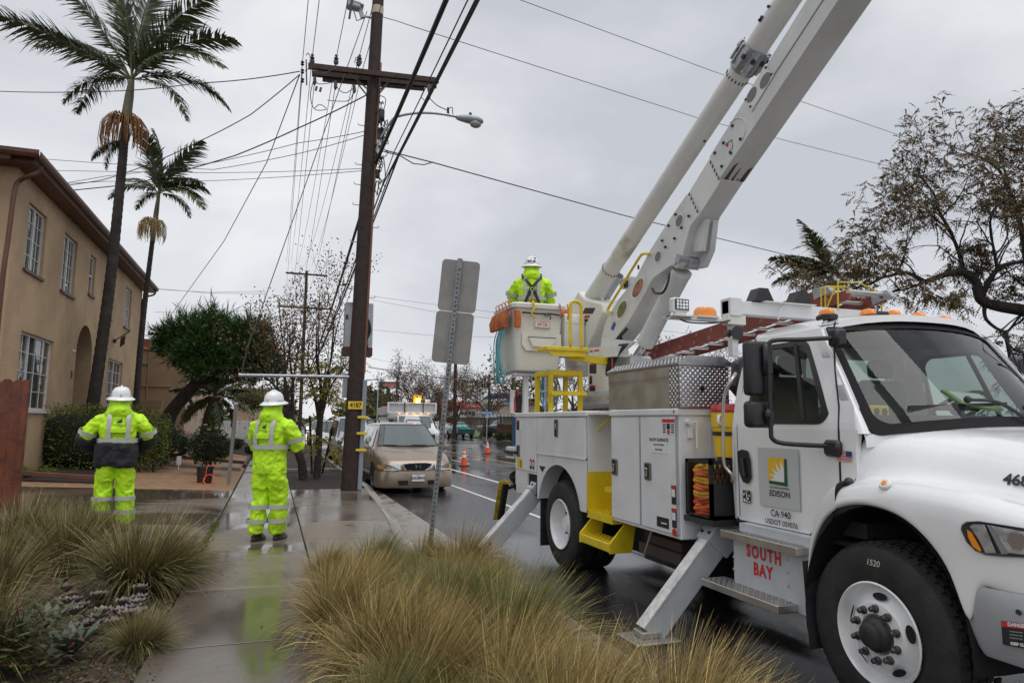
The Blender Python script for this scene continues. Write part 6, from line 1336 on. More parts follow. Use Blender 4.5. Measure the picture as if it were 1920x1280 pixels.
for k in range(34):
    a = rnd.random()*6.28; d = V((math.cos(a), math.sin(a), rnd.uniform(.4, 1.2))).normalized(); p = c+V((rnd.gauss(0, .1), rnd.gauss(0, .1), -.3)); l = rnd.uniform(.5, .9)
    for i in range(26):
        t = i/26; q = p+d*l*t+V((0, 0, -.45*l*t*t))
        for s in range(3): lb_.leaf(q, V((rnd.gauss(0, 1), rnd.gauss(0, 1), .2)), .09*(1.1-t), .008, rnd.random(), 0)
tag(lb_.build('fern', fernl, None, 0, loc=(c.x, c.y, c.z-.3)), 'bright yellow green asparagus fern beside the fence', 'fern')
rose = shrub('rose_bush', 'rose bush with pale peach blooms growing behind the black pot', PD(392, 835, 18.8), (.52, .45, .50), 2000, rosel, .075)
for x, y in ((385, 798), (406, 804), (392, 807), (418, 813), (440, 812), (330, 850)):
    q = PD(x, y, 18.4); lb2 = LB()
    for k in range(14): a = k*2.4; lb2.leaf(q, (math.cos(a), math.sin(a), .3+k*.08), .075, .035, rnd.random(), 0, V((0, 0, 1)))
    lb2.build('bloom', bladed('rose_petal', (.55, .36, .20), (.72, .56, .38), .6, .15) if 'rose_petal' not in MATS else MATS['rose_petal'], rose, 0)
sg_ = thing('sago_palm', 'short feathery palm with dark leaning trunk by the picket fence', 'palm tree', tuple(PD(388, 800, 26)))
MB().tube([PD(388, 815, 26), PD(395, 778, 26), PD(404, 745, 26)], [.26, .24, .2], 10).build('trunk', bark, sg_, 60)
fsC = frond_set(1.7, 60, .42)
for k in range(22): put_frond(sg_, fsC, PD(404, 740, 26), 8+k*16.5*1.0 if k < 11 else 360*rnd.random(), rnd.uniform(-.5, .5), rnd.uniform(.85, 1.1), k % 3)
for px, py, D, r, lab in ((440, 832, 29, .34, 'low green plants at the foot of the white picket fence'), (472, 842, 29, .28, 'small green plant at the end of the white picket fence'), (422, 846, 27, .32, 'dark green plant in the raised flower bed')): shrub('garden_plant', lab, PD(px, py, D), (r, r*.8, r*.6), 900, rosel, .07, cat='plant')
shrub('topiary_shrub', 'rounded green shrub beyond the white picket fence', PD(470, 752, 55), (1.3, 1.2, .9), 1600, hedgel, .14)
for k, (px, py, D, s, lab) in enumerate(((510, 850, 30, .4, 'low yellow green plant beside the walk behind the worker'), (545, 830, 34, .5, 'brownish shrub under the bare tree'), (525, 790, 48, .9, 'yellow leaved shrub along the far walk'))): shrub('shrub', lab, PD(px, py, D), (s, s, s*.8), 900, yellowl, .09)
# ---- branching trees
def grow(mb, tips, p, d, L_, r, lev, cfg):
    n = cfg.get('seg', 4); pts = [p.copy()]; rs = [r]
    for i in range(n):
        d = (d+V((rnd.gauss(0, 1), rnd.gauss(0, 1), rnd.gauss(0, 1)))*cfg['wig']+V((0, 0, cfg['up']))*(1/n)).normalized(); p = p+d*(L_/n); pts.append(p.copy()); rs.append(lerp(r, r*cfg['tap'], (i+1)/n))
    mb.tube(pts, rs, 7 if r > .06 else (5 if r > .025 else 3), lev == 0)
    if lev >= cfg['lev']: tips.append((p.copy(), d.copy(), pts)); return
    k = cfg['fork'] if lev > 0 else cfg.get('fork0', cfg['fork'])
    a0 = rnd.random()*6.28
    for j in range(k):
        an = a0+2*math.pi*j/k+rnd.gauss(0, .3); x = d.orthogonal().normalized(); y = d.cross(x); sp_ = cfg['spread']*rnd.uniform(.6, 1.3); nd = (d*math.cos(sp_)+(x*math.cos(an)+y*math.sin(an))*math.sin(sp_)).normalized()
        b = pts[-1] if j < 2 or n < 3 else pts[-2]
        grow(mb, tips, b, nd, L_*cfg['dec']*rnd.uniform(.8, 1.2), rs[-1]*(.78 if j else .9), lev+1, cfg)
    if lev >= 1 and rnd.random() < cfg.get('side', 0):
        x = d.orthogonal().normalized(); an = rnd.random()*6.28; y = d.cross(x); nd = (d*.5+(x*math.cos(an)+y*math.sin(an))*.8).normalized(); grow(mb, tips, pts[n//2], nd, L_*cfg['dec']*.8, rs[n//2]*.5, lev+1, cfg)
def tree(name, lab, base, seed, cfg, m_wood, m_leaf, leaf, grp=None, cat='tree', stems=None):
    rnd.seed(seed); t = thing(name, lab, cat, tuple(base), grp); mb = MB(); tips = []
    for (d, L_, r, off) in stems: grow(mb, tips, V(base)+V(off), V(d).normalized(), L_, r, 0, cfg)
    mb.build('trunk', m_wood, t, 60); lb_ = LB(); n, l, w_, spread, dryp = leaf
    for p, d, pts in tips:
        for k in range(n):
            q = lerp(pts[0], p, rnd.uniform(.1, 1.15))+V((rnd.gauss(0, 1), rnd.gauss(0, 1), rnd.gauss(0, 1)))*spread
            lb_.leaf(q, d*.8+V((rnd.gauss(0, .8), rnd.gauss(0, .8), rnd.gauss(0, .8))), l*rnd.uniform(.5, 1.4), w_, rnd.random(), 1 if rnd.random() < dryp else 0)
    o = lb_.build('crown', m_leaf, t, 0); o['kind'] = 'stuff'; return t
b_ = PZ(578, 898, GZ)
tree('pear_tree', 'tall bare street tree with a few brown leaves behind the walk', (b_.x, b_.y, GZ), 5, dict(wig=.09, up=.34, tap=.62, lev=5, fork=2, fork0=4, spread=.33, dec=.72, side=.95), bark, pearl, (9, .075, .022, .10, .3), stems=[((-.05, 0, 1), 1.75, .125, (-.12, .2, 0)), ((-.02, .1, 1), 1.85, .10, (.24, .5, 0))])
# young staked tree
yb = PZ(592, 893, GZ); yt2 = thing('young_tree', 'young yellow green feathery tree tied to stakes in the mulch strip', 'tree', (yb.x, yb.y, GZ)); DY = yb.dot(_f)-CAM.dot(_f)
MB().tube(catm([V((yb.x, yb.y, GZ-.02)), PD(596, 800, DY), PD(606, 730, DY), PD(612, 680, DY)], 5), [.045]*6+[.035]*5+[.02]*5, 8).tube(catm([PD(600, 760, DY), PD(625, 715, DY), PD(645, 690, DY)], 4), .018, 6).tube(catm([PD(604, 735, DY), PD(580, 705, DY), PD(565, 690, DY)], 4), .016, 6).build('trunk', bark, yt2, 60)
lb_ = LB(); rnd.seed(6)
def spray(q, d, l):
    x = d.orthogonal().normalized(); r_ = rnd.random()
    for i in range(16):
        t = i/15; c = q+d*l*t+V((0, 0, -.35*l*t*t))
        for s in (-1, 1): lb_.leaf(c, (x*s+d*.5+V((0, 0, -.3))).normalized(), .17*l*(1.15-t)+.02, .016*l+.006, r_*.5+rnd.random()*.5, 1 if rnd.random() < .25 else 0)
for (cx, cy_, rx, ry, n) in ((602, 700, 46, 40, 46), (625, 740, 30, 26, 20), (585, 735, 32, 16, 13), (640, 690, 20, 22, 12), (575, 845, 16, 34, 9), (606, 852, 26, 28, 13), (590, 830, 26, 20, 8)):
    for k in range(n):
        q = PD(cx+rnd.gauss(0, .5)*rx, cy_+rnd.gauss(0, .5)*ry, DY+rnd.gauss(0, .5)); a = rnd.random()*6.28; spray(q, V((math.cos(a), math.sin(a), rnd.uniform(-.5, .3))).normalized(), rnd.uniform(.4, .75))
o = lb_.build('crown', yellowl, yt2, 0); o['kind'] = 'stuff'
for (x0, y0, x1, y1), lab in zip(((581, 780, 585, 889), (597, 752, 594, 890), (624, 800, 604, 888)), ('thin wooden stake left of the young yellow tree', 'thick dark stake in the middle beside the young yellow tree', 'slanting wooden stake right of the young yellow tree')):
    p = PZ(x1, y1, GZ-.05); q = PD(x0, y0, DY+.2); tag(MB().tube([p, q], .03, 7).build('tree_stake', stakew, None, 40, loc=(p.x, p.y, GZ)), lab, 'stake')
# olive-brown tree at the right
rnd.seed(31); DT = 15.5; jt = thing('jacaranda_tree', 'wide bare branching tree with olive and brown leaf tufts at the picture edge', 'tree', tuple(PD(2080, 860, DT))); mb = MB(); tips = []
limb = catm([PD(2085, 870, DT), PD(2070, 700, DT), PD(2000, 615, DT), PD(1930, 585, DT), PD(1868, 573, DT), PD(1838, 560, DT), PD(1830, 528, DT), PD(1805, 510, DT), PD(1772, 515, DT), PD(1735, 528, DT)], 5); mb.tube(limb, [lerp(.20, .05, (i/len(limb))**.8) for i in range(len(limb))], 10)
cfgJ = dict(wig=.17, up=.10, tap=.62, lev=4, fork=2, spread=.55, dec=.78, side=.9)
def sub_(pts, r): P = catm([PD(*q) for q in pts], 4); mb.tube(P, [lerp(r, r*.5, i/len(P)) for i in range(len(P))], 7); return P
subs = [sub_([(1735, 528, DT), (1700, 512, DT), (1655, 520, DT-.3)], .05), sub_([(1805, 510, DT), (1800, 480, DT+.2), (1785, 440, DT+.3)], .06), sub_([(1838, 560, DT), (1870, 505, DT-.3), (1915, 490, DT-.4)], .07), sub_([(1785, 440, DT+.3), (1760, 395, DT+.4)], .045), sub_([(1930, 585, DT), (1925, 500, DT+.6), (1910, 400, DT+.8)], .09), sub_([(1845, 570, DT), (1850, 600, DT), (1885, 622, DT), (1908, 598, DT)], .045), sub_([(1885, 622, DT), (1892, 660, DT), (1900, 720, DT)], .05), sub_([(1735, 528, DT), (1705, 540, DT+.4), (1668, 548, DT+.5)], .035), sub_([(1910, 400, DT+.8), (1880, 330, DT+.9)], .06), sub_([(1910, 400, DT+.8), (1945, 320, DT+.6)], .06), sub_([(1870, 505, DT-.3), (1860, 450, DT-.4)], .04)]
for P in subs:
    d = (P[-1]-P[-2]).normalized(); grow(mb, tips, P[-1], d, .85, .032, 0, cfgJ)
    for f_ in (.3, .6, .85): i = int(f_*(len(P)-1)); nd = (d+V((rnd.gauss(0, .8), rnd.gauss(0, .8), rnd.uniform(-.2, 1)))).normalized(); grow(mb, tips, P[i], nd, .7, .024, 0, cfgJ)
mb.build('trunk', bark, jt, 60); lb_ = LB()
for p, d, pts in tips:
    kk = 20 if p.z < 5.8 else 10
    for k in range(kk//4):
        q = lerp(pts[0], p, rnd.uniform(.2, 1.1)); dd = (d*.6+V((rnd.gauss(0, .6), rnd.gauss(0, .6), rnd.gauss(-.35, .4)))).normalized(); l = rnd.uniform(.16, .34); x = dd.orthogonal().normalized(); r_ = rnd.random()*.6; dr = 1 if rnd.random() < .45 else 0
        for i in range(7):
            for s in (-1, 1): lb_.leaf(q+dd*l*i/6+V((0, 0, -.25*l*(i/6)**2)), (x*s+dd*.5).normalized(), l*.36*(1.15-i/7), .015, r_+rnd.random()*.4, dr)
o = lb_.build('crown', jacl, jt, 0); o['kind'] = 'stuff'
# brown twiggy trees across the street
cfgB = dict(wig=.12, up=.05, tap=.66, lev=5, fork=2, fork0=3, spread=.50, dec=.78, side=.85)
t0 = tree('street_tree', 'brown twiggy tree on the lawn beside the blue street sign', PD(900, 822, 57), 23, cfgB, barkb, twigm, (22, .28, .022, .17, .25), 'twiggy brown trees across the street', stems=[((.05, 0, 1), 1.9, .17, (0, 0, 0))])
for px, py, D, rz, sc, lab in ((848, 815, 66, 1.3, 1.15, 'brown twiggy tree behind the teal pickup beside the red lettered shop'), (832, 812, 72, 2.6, 1.3, 'brown twiggy tree behind the perforated sign post'), (790, 808, 80, 4.0, 1.45, 'brown twiggy tree farthest up the street behind the white utility truck'), (1075, 815, 62, 5.1, 1.45, 'brown twiggy tree seen between the yellow steps and the control box'), (1240, 815, 46, .7, 1.2, 'bare twiggy tree behind the lift cylinder of the boom'), (1310, 815, 50, 3.2, 1.35, 'bare twiggy tree behind the amber lamp of the truck')):
    p = PD(px, py, D); dup(t0, (p.x, p.y, .0), rz, lab, None, sc)
g0 = tree('street_tree', 'green and brown leafed tree behind the bucket', PD(985, 815, 60), 40, dict(wig=.12, up=.05, tap=.66, lev=4, fork=3, spread=.5, dec=.76, side=.6), barkb, greenl, (10, .30, .09, .3, .35), None, stems=[((.0, 0, 1), 2.2, .2, (0, 0, 0))])
for px, py, D, rz, sc, lab in ((500, 815, 75, 1.0, 1.05, 'brown green tree past the juniper behind the worker'), (528, 810, 70, 2.2, .9, 'olive tree behind the bare street tree'), (690, 806, 130, 3.3, 1.0, 'green roadside tree far up the street left of the utility truck'), (748, 806, 135, .3, 1.5, 'dark roadside tree below the red billboard'), (262, 800, 70, 5.2, 1.6, 'yellowish tree rising behind the brown building')):
    p = PD(px, py, D); dup(g0, (p.x, p.y, .0), rz, lab, None, sc)
# far conifers
rnd.seed(2)
def conifer(p, h, lab):
    t = thing('conifer', lab, 'tree', tuple(p), 'far conifers'); MB().tube([V(p), V(p)+V((0, 0, h))], [.35, .05], 6).build('trunk', bark, t, 60); lb_ = LB()
    for k in range(900):
        z = rnd.random()**.8; r_ = h*.17*(1-z)+.3; a = rnd.random()*6.28; q = V(p)+V((0, 0, h*(.15+.85*z))); d = V((math.cos(a), math.sin(a), -.25)); lb_.leaf(q+d*r_*rnd.uniform(.2, 1), d+V((0, 0, rnd.gauss(0, .3))), rnd.uniform(.6, 1.5), .22, rnd.random(), 0)
    o = lb_.build('crown', pinel, t, 0); o['kind'] = 'stuff'; return t
for px, top, D, lab in ((688, 722, 170, 'tall grey green conifer right of the utility pole'), (698, 732, 175, 'slim grey conifer between two taller ones'), (708, 730, 165, 'grey conifer nearest the red billboard'), (718, 738, 190, 'short far conifer under the red billboard'), (664, 735, 180, 'far conifer partly behind the utility pole')):
    b_ = PD(px, 800, D); b_.z = 0; conifer(b_, PD(px, top, D).z, lab)
rnd.seed(44); lb_ = LB()
for k in range(5200):
    px = rnd.uniform(380, 1250); D = rnd.uniform(150, 230); p = PD(px, 800, D); h = 3.5+2.5*math.sin(px*.05)+1.5*math.sin(px*.13); lb_.leaf(V((p.x, p.y, rnd.random()*h)), (rnd.gauss(0, 1), rnd.gauss(0, 1), .3), 1.4, .5, rnd.random(), rnd.random()*.6)
lb_.build('distant_woods', greenl, None, 0, kind='stuff')
# ================================================================== people
def cloth_mod(o, vox, folds, fs=.16):
    r = o.modifiers.new('remesh', 'REMESH'); r.mode = 'VOXEL'; r.voxel_size = vox; r.use_smooth_shade = True
    s = o.modifiers.new('smooth', 'SMOOTH'); s.factor = .6; s.iterations = 4
    if folds:
        tx = bpy.data.textures.get('folds%g' % fs) or bpy.data.textures.new('folds%g' % fs, 'MARBLE'); tx.noise_scale = fs; tx.noise_depth = 2; tx.turbulence = 9
        d = o.modifiers.new('folds', 'DISPLACE'); d.texture = tx; d.strength = folds; d.mid_level = .5; d.texture_coords = 'LOCAL'
def ring_(c, rx, ry, ax=(0, 0, 1), fw=(0, 1, 0), n=18, e=1.0):
    z = V(ax).normalized(); y = (V(fw)-z*V(fw).dot(z)).normalized(); x = y.cross(z); c = V(c); p = []
    for k in range(n):
        a = 2*math.pi*k/n; ca, sa = math.cos(a), math.sin(a); p.append(c+x*rx*math.copysign(abs(ca)**e, ca)+y*ry*math.copysign(abs(sa)**e, sa))
    return p
def limb(mb, pts, rads, n=14):
    """tapering limb: pts joints, rads (a,b) half widths"""
    P = [V(p) for p in pts]; rings = []
    for i, p in enumerate(P):
        t = (P[min(i+1, len(P)-1)]-P[max(0, i-1)]).normalized(); fw = V((0, 1, 0)) if abs(t.y) < .9 else V((0, 0, 1)); rings.append(ring_(p, rads[i][0], rads[i][1], t, fw, n))
    mb.loft(rings)
def band(name, pts, par, w_=.05, up=None):
    pass
def worker(name, lab, loc, face, H=1.0, legs=True, twist=0, black_hem=False, feet=((-.13, .03), (.13, -.02)), arms=None, harness=False):
    """face = heading of the chest (radians, 0 = +Y). built in local coordinates, feet at z=0"""
    t = thing('person', lab, 'person'); 
    sh, hip = 1.44, .93
    A = arms or [[(-.215, .0, 1.43), (-.30, .03, 1.22), (-.315, .08, 1.10), (-.25, .26, 1.08), (-.17, .36, 1.10)], [(.215, .0, 1.43), (.30, .03, 1.22), (.315, .08, 1.10), (.25, .26, 1.08), (.17, .36, 1.10)]]
    # one continuous body: head, neck, trunk, arms, legs with hands
    mb = MB()
    mb.loft([ring_((0, y, z), a, b) for z, a, b, y in ((.86, .15, .11, 0), (.98, .165, .12, 0), (1.12, .15, .11, 0), (1.3, .175, .115, 0), (1.42, .17, .09, 0), (1.47, .07, .065, .0), (1.54, .058, .06, .01), (1.58, .062, .075, .02), (1.59, .074, .095, .025), (1.65, .077, .10, .02), (1.71, .065, .085, .01), (1.74, .03, .04, .0))])
    mb.box((-.012, .11, 1.60), (.012, .15, 1.64), .008)
    for s in (-1, 1): mb.box((s*.078-.008, .0, 1.59), (s*.078+.008, .035, 1.65), .006)
    for a in A: limb(mb, [V((p[0]*(.86 if i < 2 else .97), p[1], p[2]-(.08 if i < 1 else .0))) for i, p in enumerate(a)], [(.05, .05), (.045, .045), (.04, .04), (.036, .036), (.026, .03)], 10)
    for a in A:
        h = V(a[-1]); d = (V(a[-1])-V(a[-2])).normalized(); x = d.cross(V((0, 0, 1))).normalized()
        limb(mb, [h-d*.02, h+d*.04, h+d*.085], [(.024, .03), (.020, .042), (.015, .038)], 8)
        for f in range(4): b_ = h+d*.085+V((0, 0, .027-.018*f)); l = (.075, .085, .08, .062)[f]; mb.tube([b_, b_+d*l*.5, b_+d*l*.8-x*.02*(1 if a is A[1] else -1), b_+d*l*.85-x*.035*(1 if a is A[1] else -1)], [.0095, .009, .008, .006], 6)
        mb.tube([h+d*.02+V((0, 0, .03)), h+d*.06+V((0, 0, .055)), h+d*.09+V((0, 0, .055))], [.012, .010, .008], 6)
    for (fx, fy), s in zip(feet, (-1, 1)): limb(mb, [(s*.09, 0, .9), (lerp(s*.09, fx, .5), fy*.5+.01, .5), (fx, fy, .12), (fx, fy, .06)], [(.075, .08), (.055, .055), (.04, .042), (.04, .05)], 10)
    bd_ = mb.build('body', skin, t, 180); cloth_mod(bd_, .013, 0)
    # trousers
    if legs:
        mb = MB(); mb.loft([ring_((0, -.005, z), a, b) for z, a, b in ((.80, .175, .145), (.90, .195, .155), (1.0, .185, .145), (1.06, .175, .135))])
        for (fx, fy), s in zip(feet, (-1, 1)):
            kx_, ky = lerp(s*.10, fx, .5), fy*.5+.015
            limb(mb, [(s*.095, -.005, .88), (s*.10, 0, .74), (lerp(s*.1, fx, .3), ky*.8, .60), (kx_, ky, .47), (lerp(kx_, fx, .5), lerp(ky, fy, .5)-.012, .30), (fx, fy-.012, .14), (fx, fy-.005, .085)], [(.105, .135), (.108, .125), (.100, .112), (.092, .100), (.098, .104), (.092, .105), (.080, .09)], 16)
        tr = mb.build('trousers', hivis, t, 180); cloth_mod(tr, .011, .030, .14)
        for (fx, fy), s in zip(feet, (-1, 1)):
            kx_, ky = lerp(s*.10, fx, .5), fy*.5+.015
            for z in (.40, .235):
                f_ = (.47-z)/(.47-.14); c = V((lerp(kx_, fx, f_), lerp(ky, fy-.012, f_)-.004, z)); MB().loft([ring_(c+V((0, 0, dz)), .119, .128, n=20) for dz in (-.026, .026)], caps=False).build('reflective_band', refl, tr, 180)
            bt = MB().loft([ring_((fx, fy+dy, z), a, b) for z, a, b, dy in ((.0, .048, .13, .05), (.02, .052, .138, .05), (.03, .049, .13, .05), (.07, .046, .10, .025), (.11, .05, .065, -.01), (.16, .052, .062, -.01))]); bt.build('boot', boot, t, 60)
    # jacket
    z0 = .80 if not black_hem else .86
    mb = MB(); T = [(z0, .205, .155), (z0+.07, .212, .160), (1.0, .205, .152), (1.12, .205, .148), (1.25, .212, .150), (1.34, .200, .142), (1.41, .178, .130), (1.455, .140, .112), (1.49, .105, .10)]
    mb.loft([ring_((0, -.005-.01*(1 if z > 1.2 else 0), z), a, b, e=.86) for z, a, b in T])
    for a in A: limb(mb, [V((math.copysign(.11, a[0][0]), 0, 1.40))]+[V((p[0]*.96, p[1], p[2]-(.06 if i == 0 else .0))) for i, p in enumerate(a[:5])], [(.075, .085), (.086, .092), (.086, .09), (.083, .088), (.074, .076), (.056, .058)], 14)
    jk = mb.build('jacket', hivis, t, 180); cloth_mod(jk, .011, .022, .13)
    if black_hem:
        hm = MB().loft([ring_((0, -.01, z), a, b, e=.86) for z, a, b in ((.79, .238, .188), (.84, .242, .190), (1.0, .240, .186), (1.088, .234, .180))], caps=True).build('jacket_hem', navyc, t, 180); cloth_mod(hm, .014, .03)
        for a in A:
            mb = MB(); p, q, r2 = V(a[2]), V(a[3]), V(a[4]); limb(mb, [lerp(V(a[1]), p, .8), p, lerp(p, q, .5), q, r2], [(.104, .106), (.108, .108), (.098, .100), (.090, .09), (.070, .072)], 14); sl_ = mb.build('sleeve_cuff', navyc, t, 180); cloth_mod(sl_, .014, .02)
    # reflective bands
    zb = 1.115
    def tr_at(z):
        for (a, b, c), (d, e, f) in zip(T, T[1:]):
            if z <= d: k = (z-a)/(d-a); return lerp(b, e, k), lerp(c, f, k)
        return T[-1][1:]
    def surf(x, z, o=.020):
        a, b = tr_at(z); a += o; b += o; ex = .86; u = max(-1, min(1, x/a)); ca = math.copysign(abs(u)**(1/ex), u); sa = math.sqrt(max(0, 1-ca*ca)); return V((x, -.015-b*sa**ex, z))
    a, b = tr_at(zb); MB().loft([ring_((0, -.012, zb+dz), a+.022, b+.022, e=.86, n=36) for dz in (-.027, .027)], caps=False).build('reflective_band', refl, jk, 180)
    for s in (-1, 1):
        mb = MB(); zs = [zb+.02+.30*k/10 for k in range(11)]; mb.loft([[surf(s*.105-.026, z), surf(s*.105, z, .022), surf(s*.105+.026, z)] if z < 1.405 else [V((s*.105-.026, -.10+(z-1.43)*1.2, 1.445+(z-1.43)*.5)), V((s*.105, -.105+(z-1.43)*1.2, 1.45+(z-1.43)*.5)), V((s*.105+.026, -.10+(z-1.43)*1.2, 1.44+(z-1.43)*.5))] for z in zs], closed=False); mb.build('reflective_band', refl, jk, 180)
    for a in A:
        p, q = V(a[1]), V(a[2]); c = lerp(p, q, .25); d = (q-p).normalized(); MB().loft([ring_(c+d*k, .106, .110, d, (0, 1, 0), 20) for k in (-.027, .027)], caps=False).build('reflective_band', refl, jk, 180)
    # printed mark and pocket on the back
    if not harness:
        lgp = MB().add([surf(x, z, .024) for x, z in ((-.035, 1.335), (.035, 1.335), (.035, 1.395), (-.035, 1.395))][::1], [(0, 1, 2, 3)])
        mk = MB().add([surf(x, z, .025) for x, z in ((.035, 1.335), (.035, 1.395), (.026, 1.393), (.020, 1.365), (.010, 1.385), (.006, 1.362), (-.012, 1.378), (-.006, 1.354), (-.026, 1.362), (-.014, 1.346), (-.035, 1.335))], [tuple(range(11))]).build('printed_mark', blackp, jk, 0)
        for k in range(2): MB().add([surf(x, z, .025) for x, z in ((-.055, 1.318-.014*k), (.055, 1.318-.014*k), (.055, 1.313-.014*k), (-.055, 1.313-.014*k))], [(0, 1, 2, 3)]).build('printed_line', mat('print_green', (.16, .25, .01), .6) if 'print_green' not in MATS else MATS['print_green'], jk, 0)
        MB().loft([[surf(x, z, o_) for x in (-.085, -.04, 0, .04, .085)] for z, o_ in ((1.27, .012), (1.265, .032), (1.215, .032), (1.212, .014))], closed=False).build('back_pocket', hivis, jk, 0)
    else:
        wb = mat('webbing_black', (.02, .02, .02), .6) if 'webbing_black' not in MATS else MATS['webbing_black']
        hs = MB()
        for s in (-1, 1):
            hs.loft([[surf(lerp(s*.13, -s*.02, f_)-.028, lerp(1.43, 1.25, f_), .024), surf(lerp(s*.13, -s*.02, f_)+.028, lerp(1.43, 1.25, f_), .024)] for f_ in [k/5 for k in range(6)]], closed=False)
            hs.loft([[surf(lerp(s*.0, s*.13, f_)-.025, lerp(1.29, .98, f_), .026), surf(lerp(s*.0, s*.13, f_)+.025, lerp(1.29, .98, f_), .026)] for f_ in [k/5 for k in range(6)]], closed=False)
        for s in (-1, 1): hs.tube([surf(s*.13, 1.42, .02), V((s*.14, -.02, 1.50)), V((s*.13, .08, 1.45))], .022, 6)
        hr = hs.build('harness', wb, t, 60)
        for z in (1.43, 1.40): pass
        MB().lathe([(.02, .0), (.033, .004), (.033, .012), (.02, .012)], surf(0, 1.24, .035), (0, -1, 0), 16).box(surf(0, 1.18, .03)-V((.012, .01, .04)), surf(0, 1.18, .03)+V((.012, .01, .04))).build('d_ring', galv, hr, 40); MB().box(surf(0, 1.05, .03)-V((.028, .02, .06)), surf(0, 1.05, .03)+V((.028, .02, .06)), .015).build('lanyard_pack', orangec, hr, 40)
    # hood bunched at the neck, rising over the nape
    hd_ = MB().loft([ring_((0, y, z), a, b, n=20) for z, a, b, y in ((1.40, .18, .115, -.02), (1.45, .165, .132, -.03), (1.50, .137, .140, -.03), (1.54, .118, .134, -.02), (1.585, .110, .128, .0), (1.63, .102, .118, .005))], caps=False)
    ho = hd_.build('hood', hivis, t, 180); so_ = ho.modifiers.new('thick', 'SOLIDIFY'); so_.thickness = .02; ss = ho.modifiers.new('sub', 'SUBSURF'); ss.render_levels = 2; tx = bpy.data.textures.get('folds0.08') or bpy.data.textures.new('folds0.08', 'CLOUDS'); tx.noise_scale = .08; dd = ho.modifiers.new('folds', 'DISPLACE'); dd.texture = tx; dd.strength = .04; dd.texture_coords = 'LOCAL'
    # full-brim hard hat
    hm_ = M.Translation((0, .012, 1.64))@M.Rotation(R_(7), 4, 'X')
    R1 = []
    for r, z in ((.112, .005), (.172, -.012), (.176, -.006), (.170, .002), (.122, .030), (.118, .06), (.108, .10), (.085, .133), (.05, .150), (.0, .155)):
        R1.append([hm_@V((r*.93*math.cos(a), r*1.08*math.sin(a), z)) for a in [2*math.pi*k/32 for k in range(32)]])
    ht = MB().loft(R1, caps=False).build('hard_hat', hatw, t, 50)
    MB().tube([hm_@V((0, .122*1.08*math.cos(a)*.98, .015+.142*math.sin(a))) for a in [math.pi*(.06+.88*k/14) for k in range(15)]], .016, 8).build('hat_ridge', hatw, ht, 180)
    MB().lathe([(.118, -.004), (.123, .006), (.118, .016)], hm_@V((0, 0, .024)), hm_.to_3x3()@V((0, 0, 1)), 28).build('hat_band', mat('hat_band_grey', (.35, .34, .33), .5) if 'hat_band_grey' not in MATS else MATS['hat_band_grey'], ht, 40)
    if harness:
        for x, z, m_ in ((-.055, .07, blackp), (-.01, .075, blackp), (.035, .07, blackp), (.0, .12, redp), (.04, .115, navyp)): MB().box(hm_@V((x-.018, -.125+max(0, z-.08)*.8, z-.012)), hm_@V((x+.018, -.128+max(0, z-.08)*.8, z+.012))).build('hat_sticker', m_, ht, 0)
    t.location = loc; t.rotation_euler = (0, 0, face); t.scale = (H, H, H); return t
FWD = [[(-.215, .0, 1.43), (-.29, .05, 1.24), (-.305, .09, 1.12), (-.22, .27, 1.13), (-.12, .36, 1.16)], [(.215, .0, 1.43), (.29, .05, 1.24), (.305, .09, 1.12), (.22, .27, 1.13), (.12, .36, 1.16)]]
AKI = [[(-.215, .0, 1.43), (-.32, -.0, 1.24), (-.36, .03, 1.13), (-.27, .17, 1.03), (-.19, .24, 1.00)], [(.215, .0, 1.43), (.32, .0, 1.24), (.36, .03, 1.13), (.27, .17, 1.03), (.19, .24, 1.00)]]
p = PZ(500, 1013, GZ); worker('person', 'worker in full yellow green rain suit and white hard hat standing on the sidewalk', (p.x, p.y, GZ+.003), R_(-34), 1.09, arms=FWD, feet=((-.10, -.07), (.09, .09)))
p = PZ(208, 995, dz_(-2)); worker('person', 'worker in yellow green jacket with black hem standing on the driveway hands on hips', (p.x, p.y, dz_(p.x)+.003), R_(10), 1.09, arms=AKI, black_hem=True, feet=((-.14, .02), (.14, -.02)))
wp3 = worker('person', 'worker with black harness standing in the raised bucket', (3.66, 9.62, 2.385), R_(-18), .99, legs=False, harness=True, arms=FWD)
p = PD(692, 800, 37); w4 = worker('person', 'distant worker in yellow green jacket between the parked van and the utility truck', (p.x, p.y, RZ+.003), R_(150), 1.0, arms=FWD)
# ================================================================== vehicles (built with the nose at y=0 pointing to -Y)
paints = {}
def paint(n, c, metal=.3, r=.3): return mat('paint_'+n, c, r, metal, var=.04, vs=3, coat=.7, crough=.05)
headl_ = mat('headlight_glass', (.62, .64, .62), .12, .35, var=.3, vs=20, coat=.8)
tyrem = rubber
def spline(P, y):
    if y <= P[0][0]: return P[0][1:]
    for a, b in zip(P, P[1:]):
        if y <= b[0]:
            t = (y-a[0])/(b[0]-a[0]); return tuple(lerp(u, v, t) for u, v in zip(a[1:], b[1:]))
    return P[-1][1:]
def half(st, zb):
    w_, belt, wt, top = st
    P = [(0, zb), (w_*.90, zb), (w_*.975, zb+.10), (w_, lerp(zb, belt, .55)), (w_*.985, belt-.06), (w_*.955, belt)]
    e = min(.10, max(.012, (top-belt)*.16)); P += [(lerp(w_*.955, wt, .5), lerp(belt, top-e, .5)), (wt, top-e), (wt*.86, top-e*.35), (wt*.5, top-.004), (0, top)]
    return P
